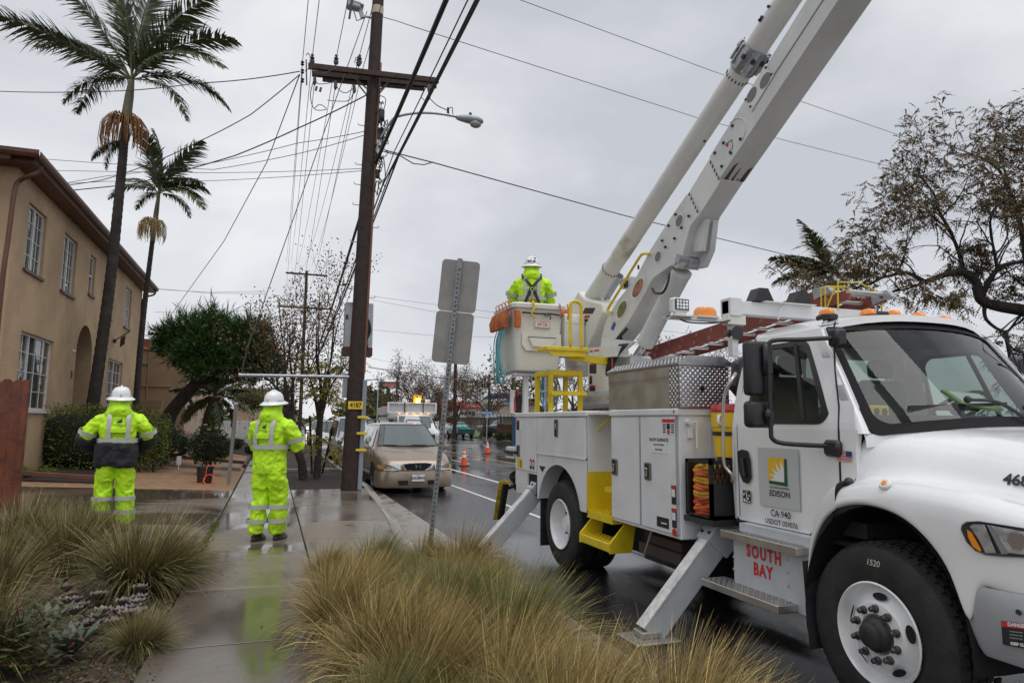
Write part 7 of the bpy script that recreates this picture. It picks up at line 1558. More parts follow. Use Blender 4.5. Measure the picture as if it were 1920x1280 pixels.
def vehicle(name, label, cat, loc, rz, sts, m_paint, wheels, r_w, windows, wshield_=None, rearw=None, zb=.24, group=None, extra=None, trim=None):
    t = thing(name, label, cat, (0, 0, 0), group); mb = MB(); Ls = []
    for s in sts:
        h = half(s[1:], zb if s[0] > .3 and s[0] < sts[-1][0]-.3 else zb+.05); Ls.append([V((-x, s[0], z)) for x, z in h[:0:-1]]+[V((x, s[0], z)) for x, z in h[:-1]])
    mb.loft(Ls); bd_ = mb.build('body', m_paint, t, 40)
    sm = bd_.modifiers.new('sub', 'SUBSURF'); sm.render_levels = 1; sm.levels = 1
    def pt(y, i0, i1, t_, o=.008):
        h = half(spline(sts, y), zb); a, b = h[i0], h[i1]; return lerp(a[0], b[0], t_)+o, lerp(a[1], b[1], t_)
    for (y0, y1, y2, y3) in windows:   # bottom-front, bottom-rear, top-rear, top-front
        for sg in (-1, 1):
            q = []
            for ya, yb_, tt in ((y0, y1, .10), (y3, y2, .90)):
                row = []
                for k in range(5): x, z = pt(lerp(ya, yb_, k/4), 5, 7, tt, .012); row.append(V((sg*x, lerp(ya, yb_, k/4), z)))
                q.append(row)
            MB().loft(q, closed=False).build('side_window', carglass, t, 60)
    for nm, ws_ in (('windshield', wshield_), ('rear_window', rearw)):
        if not ws_: continue
        ya, yb_, za, zb2, wa, wb, bow = ws_; rows = []
        for j in range(5):
            v = j/4; rows.append([V((lerp(wa, wb, v)*u, lerp(ya, yb_, v)-bow*(1-u*u), lerp(za, zb2, v)+.0)) for u in [-1+i/5 for i in range(11)]])
        MB().loft(rows, closed=False).build(nm, carglass, t, 180)
        fr = MB(); ed = [rows[0][i] for i in range(11)]+[r[-1] for r in rows[1:]]+rows[-1][-2::-1]+[r[0] for r in rows[-2::-1]]; fr.tube(ed, .014, 5, False); fr.build('window_seal', black, t, 180)
    wd = max(s[1] for s in sts)
    for y in wheels:
        for sg in (-1, 1):
            wt_ = bpy.data.objects.new('wheel', None); COL.objects.link(wt_); wt_.parent = t
            c = V((sg*(wd-.005), y, r_w)); ax = V((sg, 0, 0))
            MB().lathe([(r_w*.62, -.02), (r_w*.7, .0), (r_w*.92, -.004), (r_w, -.03), (r_w, -.18), (r_w*.6, -.19)], c, ax, 28).build('tyre', tyrem, wt_, 40)
            MB().lathe([(r_w*.63, -.01), (r_w*.60, -.02), (r_w*.5, -.045), (r_w*.2, -.02), (0, -.018)], c, ax, 20).build('rim', galv, wt_, 40)
            sp = MB()
            for k in range(6): a = math.pi*k/3; sp.add([c+ax*-.022+V((0, math.cos(a+d)*r_w*rr_, math.sin(a+d)*r_w*rr_)) for rr_, d in ((.26, -.2), (.52, -.22), (.52, .22), (.26, .2))], [(0, 1, 2, 3)])
            sp.build('rim_opening', dark, wt_, 0)
            A = [math.pi*k/12 for k in range(13)]
            MB().loft([[V((sg*(wd+.004), y+r_w*1.16*math.cos(a), r_w*.98+r_w*1.14*math.sin(a))) for a in A], [V((sg*(wd-.25), y+r_w*1.12*math.cos(a), r_w*.98+r_w*1.10*math.sin(a))) for a in A]], closed=False).add([V((sg*(wd+.0035), y+r_w*1.15*math.cos(a), r_w*.98+r_w*1.13*math.sin(a))) for a in A], [tuple(range(13))]).build('wheel_arch', dark, t, 0)
    if extra: extra(t, pt)
    t.location = loc; t.rotation_euler = (0, 0, rz); return t
def quadp(name, pts, m, par, d=(0, -.012, 0)): return MB().prism([V(p) for p in pts], d).build(name, m, par, 0)
# ---- gold minivan
VAN = [(0, .62, .50, .50, .54), (.03, .76, .62, .60, .70), (.12, .86, .72, .70, .79), (.35, .93, .82, .74, .90), (.8, .955, .92, .75, 1.02), (1.12, .96, 1.0, .78, 1.12), (1.3, .96, 1.02, .77, 1.23), (1.62, .96, 1.04, .72, 1.47), (1.95, .96, 1.05, .665, 1.655), (2.2, .96, 1.06, .655, 1.70), (3.2, .96, 1.06, .65, 1.735), (4.5, .955, 1.06, .64, 1.71), (4.85, .94, 1.07, .66, 1.66), (5.02, .90, 1.0, .66, 1.40), (5.1, .82, .80, .62, .95)]
gold = paint('champagne_gold', (.30, .235, .175), .45, .32)
def van_x(t, pt):
    # front bumper, grille, lamps, plate
    bp = MB().loft([[V((x, y-.025, z)) for x, y in ((-.97, .62), (-.955, .28), (-.86, .07), (-.6, -.03), (-.3, -.06), (0, -.07), (.3, -.06), (.6, -.03), (.86, .07), (.955, .28), (.97, .62))] for z in (.20,)]+[[V((x*1.005, y-.05, z)) for x, y in ((-.97, .62), (-.955, .28), (-.86, .07), (-.6, -.03), (-.3, -.06), (0, -.07), (.3, -.06), (.6, -.03), (.86, .07), (.955, .28), (.97, .62))] for z in (.25, .52)]+[[V((x*.995, y-.02, .60)) for x, y in ((-.97, .62), (-.955, .28), (-.86, .07), (-.6, -.03), (-.3, -.06), (0, -.07), (.3, -.06), (.6, -.03), (.86, .07), (.955, .28), (.97, .62))]], closed=False).build('bumper', gold, t, 50)
    quadp('air_intake', [(-.46, -.10, .27), (.46, -.10, .27), (.50, -.10, .38), (-.50, -.10, .38)], dark, bp)
    for s in (-1, 1): quadp('fog_lamp', [(s*.60, -.06, .29), (s*.80, .035, .29), (s*.82, .035, .38), (s*.62, -.06, .38)], dark, bp); 
    gr = [(-.40, -.02, .80), (-.33, -.035, .68), (-.2, -.06, .655), (.2, -.06, .655), (.33, -.035, .68), (.40, -.02, .80), (.2, -.035, .83), (-.2, -.035, .83)]
    g1 = quadp('grille_surround', gr, chrome, t, (0, -.05, 0)); c_ = V((0, -.04, .742)); g2 = [lerp(c_, V(p), .9)+V((0, -.045, 0)) for p in gr]; g3 = quadp('grille', g2, dark, g1, (0, -.008, 0))
    for z in (.69, .725, .765, .80): quadp('grille_bar', [(-.34+abs(z-.74)*.4, -.098, z-.007), (.34-abs(z-.74)*.4, -.098, z-.007), (.34-abs(z-.74)*.4, -.098, z+.007), (-.34+abs(z-.74)*.4, -.098, z+.007)], black, g1)
    e = MB()
    for s in (-1, 1): e.beam((s*.052, -.118, .69), (s*.065, -.118, .80), .022, .018, (0, 1, 0))
    e.box((-.055, -.125, .733), (.055, -.11, .755)); e.build('emblem', chrome, g1, 0)
    for s in (-1, 1):
        hl_ = MB().loft([[V((s*.43, -.095, .67)), V((s*.62, -.075, .645)), V((s*.80, .03, .66)), V((s*.93, .26, .69)), V((s*.94, .30, .76)), V((s*.90, .20, .80)), V((s*.72, .0, .80)), V((s*.44, -.05, .80))], [V((s*.44, -.05, .69)), V((s*.62, .0, .67)), V((s*.78, .1, .67)), V((s*.9, .3, .69)), V((s*.91, .34, .75)), V((s*.86, .3, .79)), V((s*.7, .1, .79)), V((s*.45, .0, .79))]]).build('headlight', headl_, t, 0)
        MB().add([V((s*.815, .03, .675)), V((s*.935, .26, .70)), V((s*.945, .29, .765)), V((s*.83, .06, .78))], [(0, 1, 2, 3)]).build('indicator', mat('indicator_amber', (.62, .36, .10), .25) if 'indicator_amber' not in MATS else MATS['indicator_amber'], hl_, 0)
        mm = MB().box((s*1.0, 1.30, 1.0), (s*1.17, 1.40, 1.14), .04, seg=2).box((s*.93, 1.33, 1.02), (s*1.02, 1.38, 1.07)).build('wing_mirror', gold, t, 40)
    pl_ = quadp('number_plate', [(-.16, -.135, .36), (.16, -.135, .36), (.16, -.135, .52), (-.16, -.135, .52)], whitep, bp); text('lettering', '5GUM045', .085, (0, -.150, .435), (1, 0, 0), (0, 0, 1), navyp, pl_, .003, 0, 'CENTER', .92); text('lettering', 'California', .028, (0, -.150, .50), (1, 0, 0), (0, 0, 1), redp, pl_, .001)
    for y0, x0, x1 in ((1.02, -.15, -.68), (1.02, .62, .05)): MB().tube([V((x0, .80, 1.10)), V(((x0+x1)/2, .86, 1.135)), V((x1, .93, 1.14))], .012, 5).build('wiper', black, t, 0)
    for s in (-1, 1): MB().tube(catm([(s*.60, 2.3, 1.70), (s*.60, 2.45, 1.77), (s*.60, 4.3, 1.78), (s*.60, 4.45, 1.71)], 4), .018, 6).build('roof_rail', black, t, 180)
    MB().tube([V((-.97, 1.15, .5)), V((-.975, 1.2, 1.0))], .004, 4).tube([V((-.978, 2.25, .35)), V((-.985, 2.25, 1.05))], .004, 4).build('door_gap', seam, t, 0)
    for y in (2.1, 3.1): MB().box((-.995, y-.12, .92), (-.965, y+.04, .96), .01).build('door_handle', gold, t, 0)
    MB().tube([V((-.72, -.0, .845)), V((-.5, .45, 1.0)), V((-.62, 1.0, 1.125))], .004, 4).tube([V((.72, -.0, .845)), V((.5, .45, 1.0)), V((.62, 1.0, 1.125))], .004, 4).build('hood_crease', seam, t, 0) if False else None
    MB().box((-.94, .75, .22), (.94, 4.9, .30)).build('underside', dark, t, 0)
    for o in t.children:
        k = o.name.split('.')[0]
        if k in ('grille_surround', 'headlight', 'bumper'): o.location.z = -.07 if k == 'bumper' else -.10
vehicle('minivan', 'champagne gold minivan parked facing the camera by the utility pole', 'van', (3.46, 17.0, RZ), R_(1.0), VAN, gold, (.98, 3.95), .335, [(1.45, 2.3, 2.28, 2.02), (2.36, 3.4, 3.38, 2.34), (3.46, 4.6, 4.5, 3.44)], (1.13, 1.97, 1.115, 1.655, .80, .62, .16), (5.06, 4.93, 1.05, 1.55, .7, .58, -.05), extra=van_x, zb=.22)
# ---- generic front for the parked cars
def front(m, zl=.66, zg=.62, w_=.8, lampc=None, plate=True):
    def f(t, pt):
        for s in (-1, 1):
            quadp('headlight', [(s*(w_-.30), -.02, zl-.08), (s*w_, .10, zl-.07), (s*w_, .10, zl+.07), (s*(w_-.30), -.02, zl+.08)], headl_, t, (0, -.03, 0)); quadp('indicator', [(s*w_*.97, .07, zl-.07), (s*(w_+.07), .22, zl-.07), (s*(w_+.07), .22, zl+.07), (s*w_*.97, .07, zl+.07)], amber if lampc is None else lampc, t, (0, -.03, 0))
            MB().box((s*(w_+.10), 1.2, .98), (s*(w_+.28), 1.3, 1.12), .03).build('wing_mirror', m, t, 40)
        quadp('grille', [(-.38, -.05, zg-.05), (.38, -.05, zg-.05), (.40, -.04, zg+.10), (-.40, -.04, zg+.10)], dark, t, (0, -.02, 0))
        MB().box((-w_-.02, -.10, .30), (w_+.02, .15, .50), .05).build('bumper', gsteel if lampc else m, t, 40)
        if plate: quadp('number_plate', [(-.16, -.115, .34), (.16, -.115, .34), (.16, -.115, .46), (-.16, -.115, .46)], whitep, t)
        MB().tube([V((-.1, .9, zl+.48)), V((-.6, 1.0, zl+.50))], .012, 4).build('wiper', black, t, 0)
    return f
silver = paint('silver', (.40, .41, .43), .5, .34); greyc = paint('grey', (.17, .175, .185), .5, .34); whitec = paint('white', (.66, .66, .66), .0, .35); teal = paint('teal', (.012, .16, .17), .4, .3); navy = paint('navy', (.012, .016, .035), .3, .3); redc = paint('red', (.25, .02, .02), .2, .35)
VAN2 = [(0, .66, .60, .55, .70), (.05, .80, .78, .66, .90), (.4, .88, .95, .72, 1.0), (.85, .92, 1.02, .74, 1.10), (1.0, .92, 1.05, .74, 1.2), (1.7, .92, 1.08, .70, 1.86), (2.2, .92, 1.08, .69, 1.94), (4.6, .92, 1.08, .68, 1.94), (4.95, .90, 1.0, .68, 1.7), (5.0, .86, .85, .66, 1.0)]
vehicle('parked_van', 'silver van with grey bumper parked behind the utility pole', 'van', (3.25, 26.6, RZ), 0, VAN2, silver, (.85, 3.9), .33, [(1.5, 2.3, 2.25, 1.85), (2.4, 4.5, 4.4, 2.4)], (.95, 1.72, 1.10, 1.82, .80, .66, .12), None, extra=front(silver, .72, .66, .82, redl), zb=.26)
SED = [(0, .62, .50, .55, .58), (.05, .76, .62, .66, .70), (.4, .84, .74, .72, .82), (1.1, .88, .86, .74, .94), (1.3, .88, .88, .73, 1.0), (2.05, .88, .90, .58, 1.38), (2.4, .88, .92, .57, 1.43), (3.2, .88, .92, .56, 1.40), (3.9, .88, .93, .62, 1.06), (4.5, .85, .90, .66, .98), (4.65, .78, .70, .6, .8)]
vehicle('parked_car', 'dark grey sedan squeezed between the gold minivan and the silver van', 'car', (3.12, 22.6-.35, RZ), 0, SED, greyc, (.85, 3.6), .31, [(1.45, 2.4, 2.35, 2.05), (2.5, 3.5, 3.1, 2.48)], (1.28, 2.08, .98, 1.36, .74, .54, .12), None, extra=front(greyc, .62, .56, .76, None), zb=.2)
SUV = [(0, .66, .62, .58, .72), (.05, .80, .80, .68, .92), (.4, .88, .95, .74, 1.0), (1.2, .92, 1.02, .76, 1.10), (1.35, .92, 1.04, .75, 1.2), (1.95, .92, 1.06, .68, 1.72), (2.3, .92, 1.06, .68, 1.78), (4.3, .92, 1.06, .67, 1.76), (4.6, .90, 1.0, .67, 1.5), (4.7, .86, .8, .64, .95)]
def parked(proto_fn): pass
sv = vehicle('parked_car', 'white sport utility car parked behind the silver van', 'car', (3.1, 35, RZ), 0, SUV, whitec, (.85, 3.75), .36, [(1.55, 2.4, 2.35, 2.0), (2.5, 4.3, 4.2, 2.45)], (1.28, 1.98, 1.12, 1.70, .78, .64, .12), None, extra=front(whitec, .78, .72, .82), zb=.3, group='cars parked far along the kerb')
dup(sv, (3.1, 42.5, RZ), 0, 'white car fourth in the kerb row past the silver van', 'cars parked far along the kerb')
vehicle('parked_car', 'dark red car far up the street beyond the staked tree', 'car', (8.2, 118, RZ), 0, SUV, redc, (.85, 3.75), .36, [(1.55, 2.4, 2.35, 2.0), (2.5, 4.3, 4.2, 2.45)], (1.28, 1.98, 1.12, 1.70, .78, .64, .12), None, extra=front(redc, .78, .72, .82))
oc = vehicle('oncoming_car', 'pale car with lit headlights approaching far up the street', 'car', (5.6, 105, RZ), 0, SED, silver, (.85, 3.6), .31, [(1.45, 2.4, 2.35, 2.05)], (1.28, 2.08, .98, 1.36, .74, .54, .12), None, extra=front(silver, .62, .56, .76))
lit = mat('lit_lamp', (1, .9, .7), .4, emit=(1, .85, .55), es=14)
for s in (-1, 1): MB().lathe([(0, 0), (.13, 0)], (5.6+s*.65, 104.93, RZ+.62), (0, -1, 0), 10).build('lit_headlight', lit, oc, 0)
# ---- pickups
PK = [(0, .70, .62, .62, .78), (.05, .84, .85, .72, .98), (.4, .90, .98, .78, 1.03), (1.3, .93, 1.02, .80, 1.08), (1.45, .93, 1.04, .78, 1.2), (2.0, .93, 1.05, .66, 1.66), (2.3, .93, 1.05, .66, 1.72), (3.0, .93, 1.05, .65, 1.70), (3.25, .93, 1.04, .68, 1.35), (3.3, .93, 1.02, .90, 1.06), (5.0, .93, 1.02, .90, 1.06), (5.2, .90, .95, .86, 1.02)]
def tail(m):
    def f(t, pt):
        tg = MB().box((-.80, 5.20, .62), (.80, 5.24, 1.04), .02).build('tailgate', m, t, 0); MB().box((-.88, 5.2, .42), (.88, 5.36, .56), .03).build('bumper', blackm, t, 40)
        for s in (-1, 1): MB().box((s*.82, 5.2, .68), (s*.91, 5.245, .98)).build('tail_light', redl, t, 0)
        MB().box((-.15, 5.36, .44), (.15, 5.37, .54)).build('number_plate', whitep, t, 0); MB().box((-.78, 3.42, 1.0), (.78, 5.1, 1.072)).build('bed', dark, t, 0)
    return f
vehicle('pickup_truck', 'teal pickup truck parked tail first across the street', 'pickup truck', (18.9, 73.5, RZ), R_(180), PK, teal, (.95, 4.2), .37, [(1.65, 2.45, 2.4, 2.1), (2.5, 2.95, 2.9, 2.48)], (1.4, 2.02, 1.14, 1.64, .78, .62, .12), (3.27, 3.07, 1.12, 1.62, .64, .58, -.02), extra=tail(teal), zb=.36)
p = PD(985, 812, 73); vehicle('pickup_truck', 'dark navy crew cab pickup parked broadside on the lawn side driveway', 'pickup truck', (27.0, 72.0, .05), R_(98), [(0, .70, .70, .62, .86), (.05, .86, .95, .74, 1.08), (.4, .94, 1.08, .80, 1.14), (1.3, .97, 1.12, .82, 1.2), (1.45, .97, 1.14, .80, 1.3), (2.1, .97, 1.15, .70, 1.84), (2.4, .97, 1.15, .70, 1.90), (3.8, .97, 1.15, .68, 1.88), (4.0, .97, 1.14, .7, 1.5), (4.05, .97, 1.12, .93, 1.18), (5.7, .97, 1.12, .93, 1.18), (5.85, .93, 1.0, .9, 1.1)], navy, (1.0, 4.8), .42, [(1.6, 2.6, 2.55, 2.15), (2.7, 3.7, 3.6, 2.66)], (1.42, 2.1, 1.24, 1.82, .8, .66, .12), None, zb=.45)
vehicle('parked_car', 'white car partly hidden in front of the teal pickup', 'car', (18.8, 82, RZ), R_(180), SUV, whitec, (.85, 3.75), .36, [(1.55, 2.4, 2.35, 2.0), (2.5, 4.3, 4.2, 2.45)], None, (4.68, 4.35, 1.05, 1.62, .72, .6, -.04))
# ---- white utility truck behind the minivan
ut = thing('utility_truck', 'white service body utility truck with lit amber beacon behind the gold minivan', 'truck', (0, 0, 0))
TRK = [(0, .80, .80, .70, .95), (.05, .95, 1.05, .82, 1.25), (.5, 1.0, 1.22, .88, 1.34), (1.5, 1.02, 1.3, .90, 1.42), (1.65, 1.02, 1.32, .88, 1.55), (2.2, 1.02, 1.34, .80, 2.02), (2.5, 1.02, 1.34, .80, 2.10), (3.2, 1.02, 1.34, .80, 2.08), (3.3, 1.0, 1.3, .78, 1.95)]
mb = MB(); Ls = []
for s in TRK: h = half(s[1:], .5); Ls.append([V((-x, s[0], z)) for x, z in h[:0:-1]]+[V((x, s[0], z)) for x, z in h[:-1]])
mb.loft(Ls).build('cab', whitec, ut, 40)
rows = [[V((lerp(.88, .74, v)*u, lerp(1.58, 2.2, v)-.12*(1-u*u), lerp(1.44, 2.0, v))) for u in [-1+i/5 for i in range(11)]] for v in (0, .25, .5, .75, 1)]; MB().loft(rows, closed=False).build('windshield', carglass, ut, 180)
for s in (-1, 1):
    MB().loft([[V((s*(1.0), 1.75, 1.42)), V((s*1.0, 3.0, 1.42))], [V((s*.86, 2.25, 1.96)), V((s*.86, 2.95, 1.96))]], closed=False).build('side_window', carglass, ut, 0)
    quadp('headlight', [(s*.62, -.01, .95), (s*.93, .1, .95), (s*.93, .1, 1.15), (s*.62, -.01, 1.15)], headl_, ut, (0, -.03, 0)); MB().box((s*1.08, 1.6, 1.35), (s*1.3, 1.7, 1.85), .03).build('wing_mirror', black, ut, 40)
    for y in (.95, 5.6): MB().lathe([(0, -.04), (.24, -.05), (.26, 0), (.45, 0), (.47, -.03), (.47, -.25)], (s*1.03, y, .47), (s, 0, 0), 24).build('wheel', rubber, ut, 40)
    MB().tube([V((s*.05-.1*(s > 0)+.4*s-.2, 1.40, 1.47)), V((s*.5-.35, 1.78, 1.62))], .014, 5).build('wiper', black, ut, 0)
    MB().box((s*.72, 7.2, .7), (s*1.2, 3.4, 1.75), .02).build('service_body', bodyw, ut, 0); MB().box((s*1.08, 3.2, 2.05), (s*1.2, 6.8, 2.45), .01).build('tool_bin', gsteel, ut, 0)
quadp('grille', [(-.55, -.02, .82), (.55, -.02, .82), (.55, -.02, 1.18), (-.55, -.02, 1.18)], black, ut, (0, -.05, 0)); MB().box((-1.0, -.25, .50), (1.0, .0, .78), .03).build('bumper', blackm, ut, 40)
MB().box((-1.2, 2.9, 2.14), (1.2, 3.0, 2.20)).box((-1.2, 2.9, 2.60), (1.2, 3.0, 2.66)).box((-1.2, 2.9, 2.2), (-1.12, 3.0, 2.6)).box((1.12, 2.9, 2.2), (1.2, 3.0, 2.6)).build('rack_frame', bodyw, ut, 0); MB().box((-1.1, 2.98, 2.22), (1.1, 3.0, 2.58)).build('rack_screen', gsteel, ut, 0)
for s in (-.4, .5): MB().box((s, 2.885, 2.15), (s+.05, 2.9, 2.65)).build('rack_strap', black, ut, 0)
MB().box((-1.15, 3.35, 1.9), (1.15, 3.45, 2.5)).build('headboard', bodyw, ut, 0)
for k in range(5): MB().ball((-.7+.35*k, 2.42, 2.12), (.06, .05, .035), 8, 5).build('marker_lamp', mat('amber_lit', (.9, .3, .02), .3, emit=(1, .35, .03), es=2) if 'amber_lit' not in MATS else MATS['amber_lit'], ut, 60)
MB().lathe([(.09, 0), (.09, .03)], (.28, 3.0, 2.66), (0, 0, 1), 12).lathe([(0, .03), (.09, .03), (.10, .12), (.07, .2), (0, .21)], (.28, 3.0, 2.66), (0, 0, 1), 14).build('amber_beacon', mat('beacon_lit', (1, .5, .05), .3, emit=(1, .40, .03), es=22), ut, 60)
MB().box((.06, 3.02, 2.66), (.2, 3.1, 3.0)).box((.30, 3.02, 2.8), (.46, 3.1, 3.02)).box((-.02, 3.0, 3.0), (.5, 3.12, 3.03)).build('yellow_flag', mat('beacon_yellow', (.70, .5, .03), .5), ut, 0)
for x in (-.5, .65): MB().box((x, 2.95, 2.66), (x+.22, 3.05, 2.82), .03).build('work_lamp', whitep, ut, 0)
MB().box((-1.15, 3.6, 1.75), (1.15, 6.9, 1.95)).build('load_bed', gsteel, ut, 0)
for k in range(3): MB().box((-1.15+.05*k, 3.9+1.0*k, 1.95), (-.6, 4.4+1.0*k, 2.35+.1*k)).build('tool_case', (brownm, blackm, redl)[k], ut, 0)
ut.location = (6.35, 30.2, RZ); ut.rotation_euler = (0, 0, R_(-1.5))
# ---- traffic cones
conem = mat('cone_orange', (.80, .085, .012), .5); 
cn = thing('traffic_cone', 'nearer orange traffic cone with two white bands on the wet road', 'traffic cone', (0, 0, 0), 'traffic cones along the lane')
MB().box((-.19, -.19, 0), (.19, .19, .03), .01).build('base', black, cn, 0)
def cr_(z): return lerp(.135, .028, (z-.03)/.69)
MB().lathe([(cr_(z), z) for z in (.03, .33, .5, .70)]+[(.02, .715), (0, .715)], n=20).build('cone', conem, cn, 60)
for a, b in ((.33, .44), (.50, .58)): MB().lathe([(cr_(a)+.003, a), (cr_(b)+.003, b)], n=20).build('white_band', whitep, cn, 0)
p = PZ(870, 873, RZ); cn.location = (p.x, p.y, RZ+.006); p = PZ(914, 850, RZ); dup(cn, (p.x, p.y, RZ+.006), .4, 'farther orange traffic cone near the yellow centre line')
# ================================================================== utility pole, wires, signs, small yard things
PYY = 16.2
pole = thing('utility_pole', 'tall dark brown wooden utility pole with double crossarm and grey riser', 'utility pole', (1.77, PYY, GZ))
top = PY(716, -120, PYY); bot = V((1.75, PYY, GZ-.02)); up_ = (top-bot).normalized()
MB().tube([bot+up_*(i*(top-bot).length/8) for i in range(9)], [lerp(.205, .13, i/8) for i in range(9)], 20).build('shaft', woodp, pole, 60)
def onp(y): return bot+up_*((PY(lerp(710, 656, y/918), y, PYY)-bot).dot(up_))
def prad(y): return lerp(.205, .13, (onp(y)-bot).length/(top-bot).length)
rs = MB().beam(onp(918)+V((.20, -.10, 0)), onp(712)+V((.19, -.10, 0)), .14, .10, (1, 0, 0), .015).build('riser_cover', mat('riser_grey', (.25, .27, .30), .5), pole, 0)
for y in (782, 812, 843): MB().box(onp(y)+V((.06, -.215, -.025)), onp(y)+V((.30, -.20, .03)), .005).build('yellow_strap', mat('strap_yellow', (.78, .52, .02), .45) if 'strap_yellow' not in MATS else MATS['strap_yellow'], pole, 0)
tg = MB().box(onp(760)+V((-.17, -.215, -.09)), onp(760)+V((.17, -.20, .09)), .006).build('pole_tag', MATS['strap_yellow'], pole, 0); text('lettering', '4187', .15, onp(760)+V((0, -.219, 0)), (1, 0, 0), (0, 0, 1), blackp, tg, .004, 0, 'CENTER', .85)
MB().beam(onp(700)+V((.165, -.1, 0)), onp(120)+V((.14, -.1, 0)), .035, .05, (1, 0, 0)).build('wood_moulding', mat('moulding_wood', (.20, .085, .05), .7), pole, 0)
MB().lathe([(.148, -.1), (.148, .1)], onp(22), tuple(up_), 20).build('pole_band', mat('band_cream', (.5, .44, .32), .7), pole, 0)
# crossarms: two beams front and back, third behind
cx0, cx1 = PY(578, 124, PYY-.25), PY(822, 152, PYY-.25)
MB().beam(cx0, cx1, .10, .125).build('crossarm', woodb, pole, 0); MB().beam(PY(585, 138, PYY+.25), PY(818, 161, PYY+.25), .10, .12).build('crossarm', woodb, pole, 0); MB().beam(PY(605, 146, PYY+.28)-V((0, 0, .05)), PY(795, 166, PYY+.28)-V((0, 0, .02)), .06, .08).build('crossarm', woodb, pole, 0)
for s, (x, y) in ((-1, (655, 138)), (1, (735, 148))):
    for o in (-.3, .3): MB().beam(PY(x, y, PYY+o), onp(177)+V((s*.1, o*.5, 0)), .035, .012, (0, 1, 0)).build('brace', blackm, pole, 0)
insm = mat('insulator_brown', (.06, .03, .022), .25, coat=.6)
def insul(p, h=.16, r=.045):
    return MB().lathe([(.012, -.06), (.012, 0), (r*.8, .0), (r, h*.25), (r*.55, h*.35), (r*.9, h*.55), (r*.45, h*.7), (r*.6, h*.9), (0, h)], p, (0, 0, 1), 10).build('insulator', insm, pole, 40)
tops = []
for px, py in ((585, 117), (630, 118), (672, 121), (674, 118)): tops.append(PY(px, py+2, PYY-.25)); insul(tops[-1], .24, .065)
for px, py in ((590, 149), (629, 158), (664, 165)): q = PY(px, py-6, PYY-.25); MB().tube([q, q+V((.01, 0, -.16)), q+V((.0, 0, -.22))], [.03, .045, .02], 8).build('insulator', insm, pole, 40)
q = PY(805, 162, PYY-.25); MB().tube([q+V((0, 0, .1)), q, q+V((0, 0, -.08)), q+V((0, 0, -.17))], [.012, .05, .055, .03], 8).build('insulator', insm, pole, 40)
# secondary rack at the left end
MB().tube([PY(574, 112, PYY-.25), PY(575, 160, PYY-.25)], .016, 6).build('spool_rack', blackm, pole, 0)
for y in (119, 134, 151): MB().lathe([(.03, -.05), (.045, -.03), (.025, 0), (.045, .03), (.03, .05)], PY(567, y, PYY-.25), (0, 0, 1), 10).build('spool', insm, pole, 40)
# jumper loops
rnd.seed(19); mb = MB()
for pts in ([(588, 150), (582, 180), (590, 205), (612, 205), (600, 196), (590, 203)], [(629, 160), (640, 172), (650, 174), (662, 166)], [(590, 152), (600, 158), (628, 154)], [(614, 188), (635, 190), (655, 188), (664, 170)], [(795, 170), (790, 182), (800, 190), (807, 184)], [(572, 134), (582, 128), (590, 136), (606, 138), (630, 128)], [(665, 118), (668, 108), (674, 116)], [(583, 110), (578, 100), (574, 104)]):
    mb.tube(catm([PY(x, y, PYY-.32) for x, y in pts], 5), .010, 4)
mb.build('jumper_wire', wiref, pole, 180)
for px, py in ((592, 170), (600, 172), (629, 165), (664, 172)):
    q = PY(px, py, PYY-.3); MB().tube([q, q+V((.02, 0, .1))], .03, 6).build('clamp', insm, pole, 0)
# pole hardware and steps
rnd.seed(23); mb = MB()
for k in range(26):
    y = rnd.uniform(190, 345); q = onp(y)+V((.15+rnd.uniform(0, .12), -.12, 0)); mb.tube(catm([q, q+V((rnd.uniform(-.08, .16), -.05, rnd.uniform(-.3, .3))), q+V((rnd.uniform(-.1, .22), .05, rnd.uniform(-.4, .2))), q+V((.02, 0, -.35))], 3), .012, 4)
mb.build('cable_loop', wirem, pole, 180)
for y0, y1, w_ in ((240, 262, .11), (262, 290, .09), (318, 332, .08), (205, 225, .1)): MB().box(onp(y1)+V((.14, -.12, 0)), onp(y0)+V((.14+w_*1.6, .06, 0)), .02).build('cable_closure', blackm if y0 != 262 else galv, pole, 0)
for k, (y, s) in enumerate(((311, -1), (348, -1), (455, -1), (516, -1), (557, 1), (425, 1), (386, -1), (238, -1))): q = onp(y)+V((s*prad(y), 0, 0)); MB().tube([q, q+V((s*.14, 0, 0)), q+V((s*.15, 0, .05))], .012, 5).build('pole_step', galv, pole, 0)
# equipment box
eb = MB().box(PY(645, 664, PYY+.40), PY(697, 573, PYY+.75), .01).build('equipment_cabinet', galv, pole, 0)
MB().box(PY(643, 665, PYY+.36), PY(694, 655, PYY+.80)).build('cabinet_base', brownm, eb, 0); MB().box(PY(646, 655, PYY+.394), PY(672, 575, PYY+.402)).build('cabinet_door', gsteel, eb, 0)
mb = MB()
for k in range(7): a = PY(683+1.5*k, 588+2*k, PYY+.37); mb.tube(catm([a, a+V((.05, 0, -.25)), a+V((-.03, 0, -.5)), a+V((.0, 0, -.75))], 4), .016, 5)
mb.build('cabinet_cable', blackm, eb, 180); MB().box(PY(648, 594+4, PYY+.385), PY(653, 590, PYY+.394)).build('cabinet_label', brownm, eb, 0)
MB().box(PY(642, 745, PYY+.25), PY(653, 700, PYY+.38), .01).build('meter_box', gsteel, pole, 0)
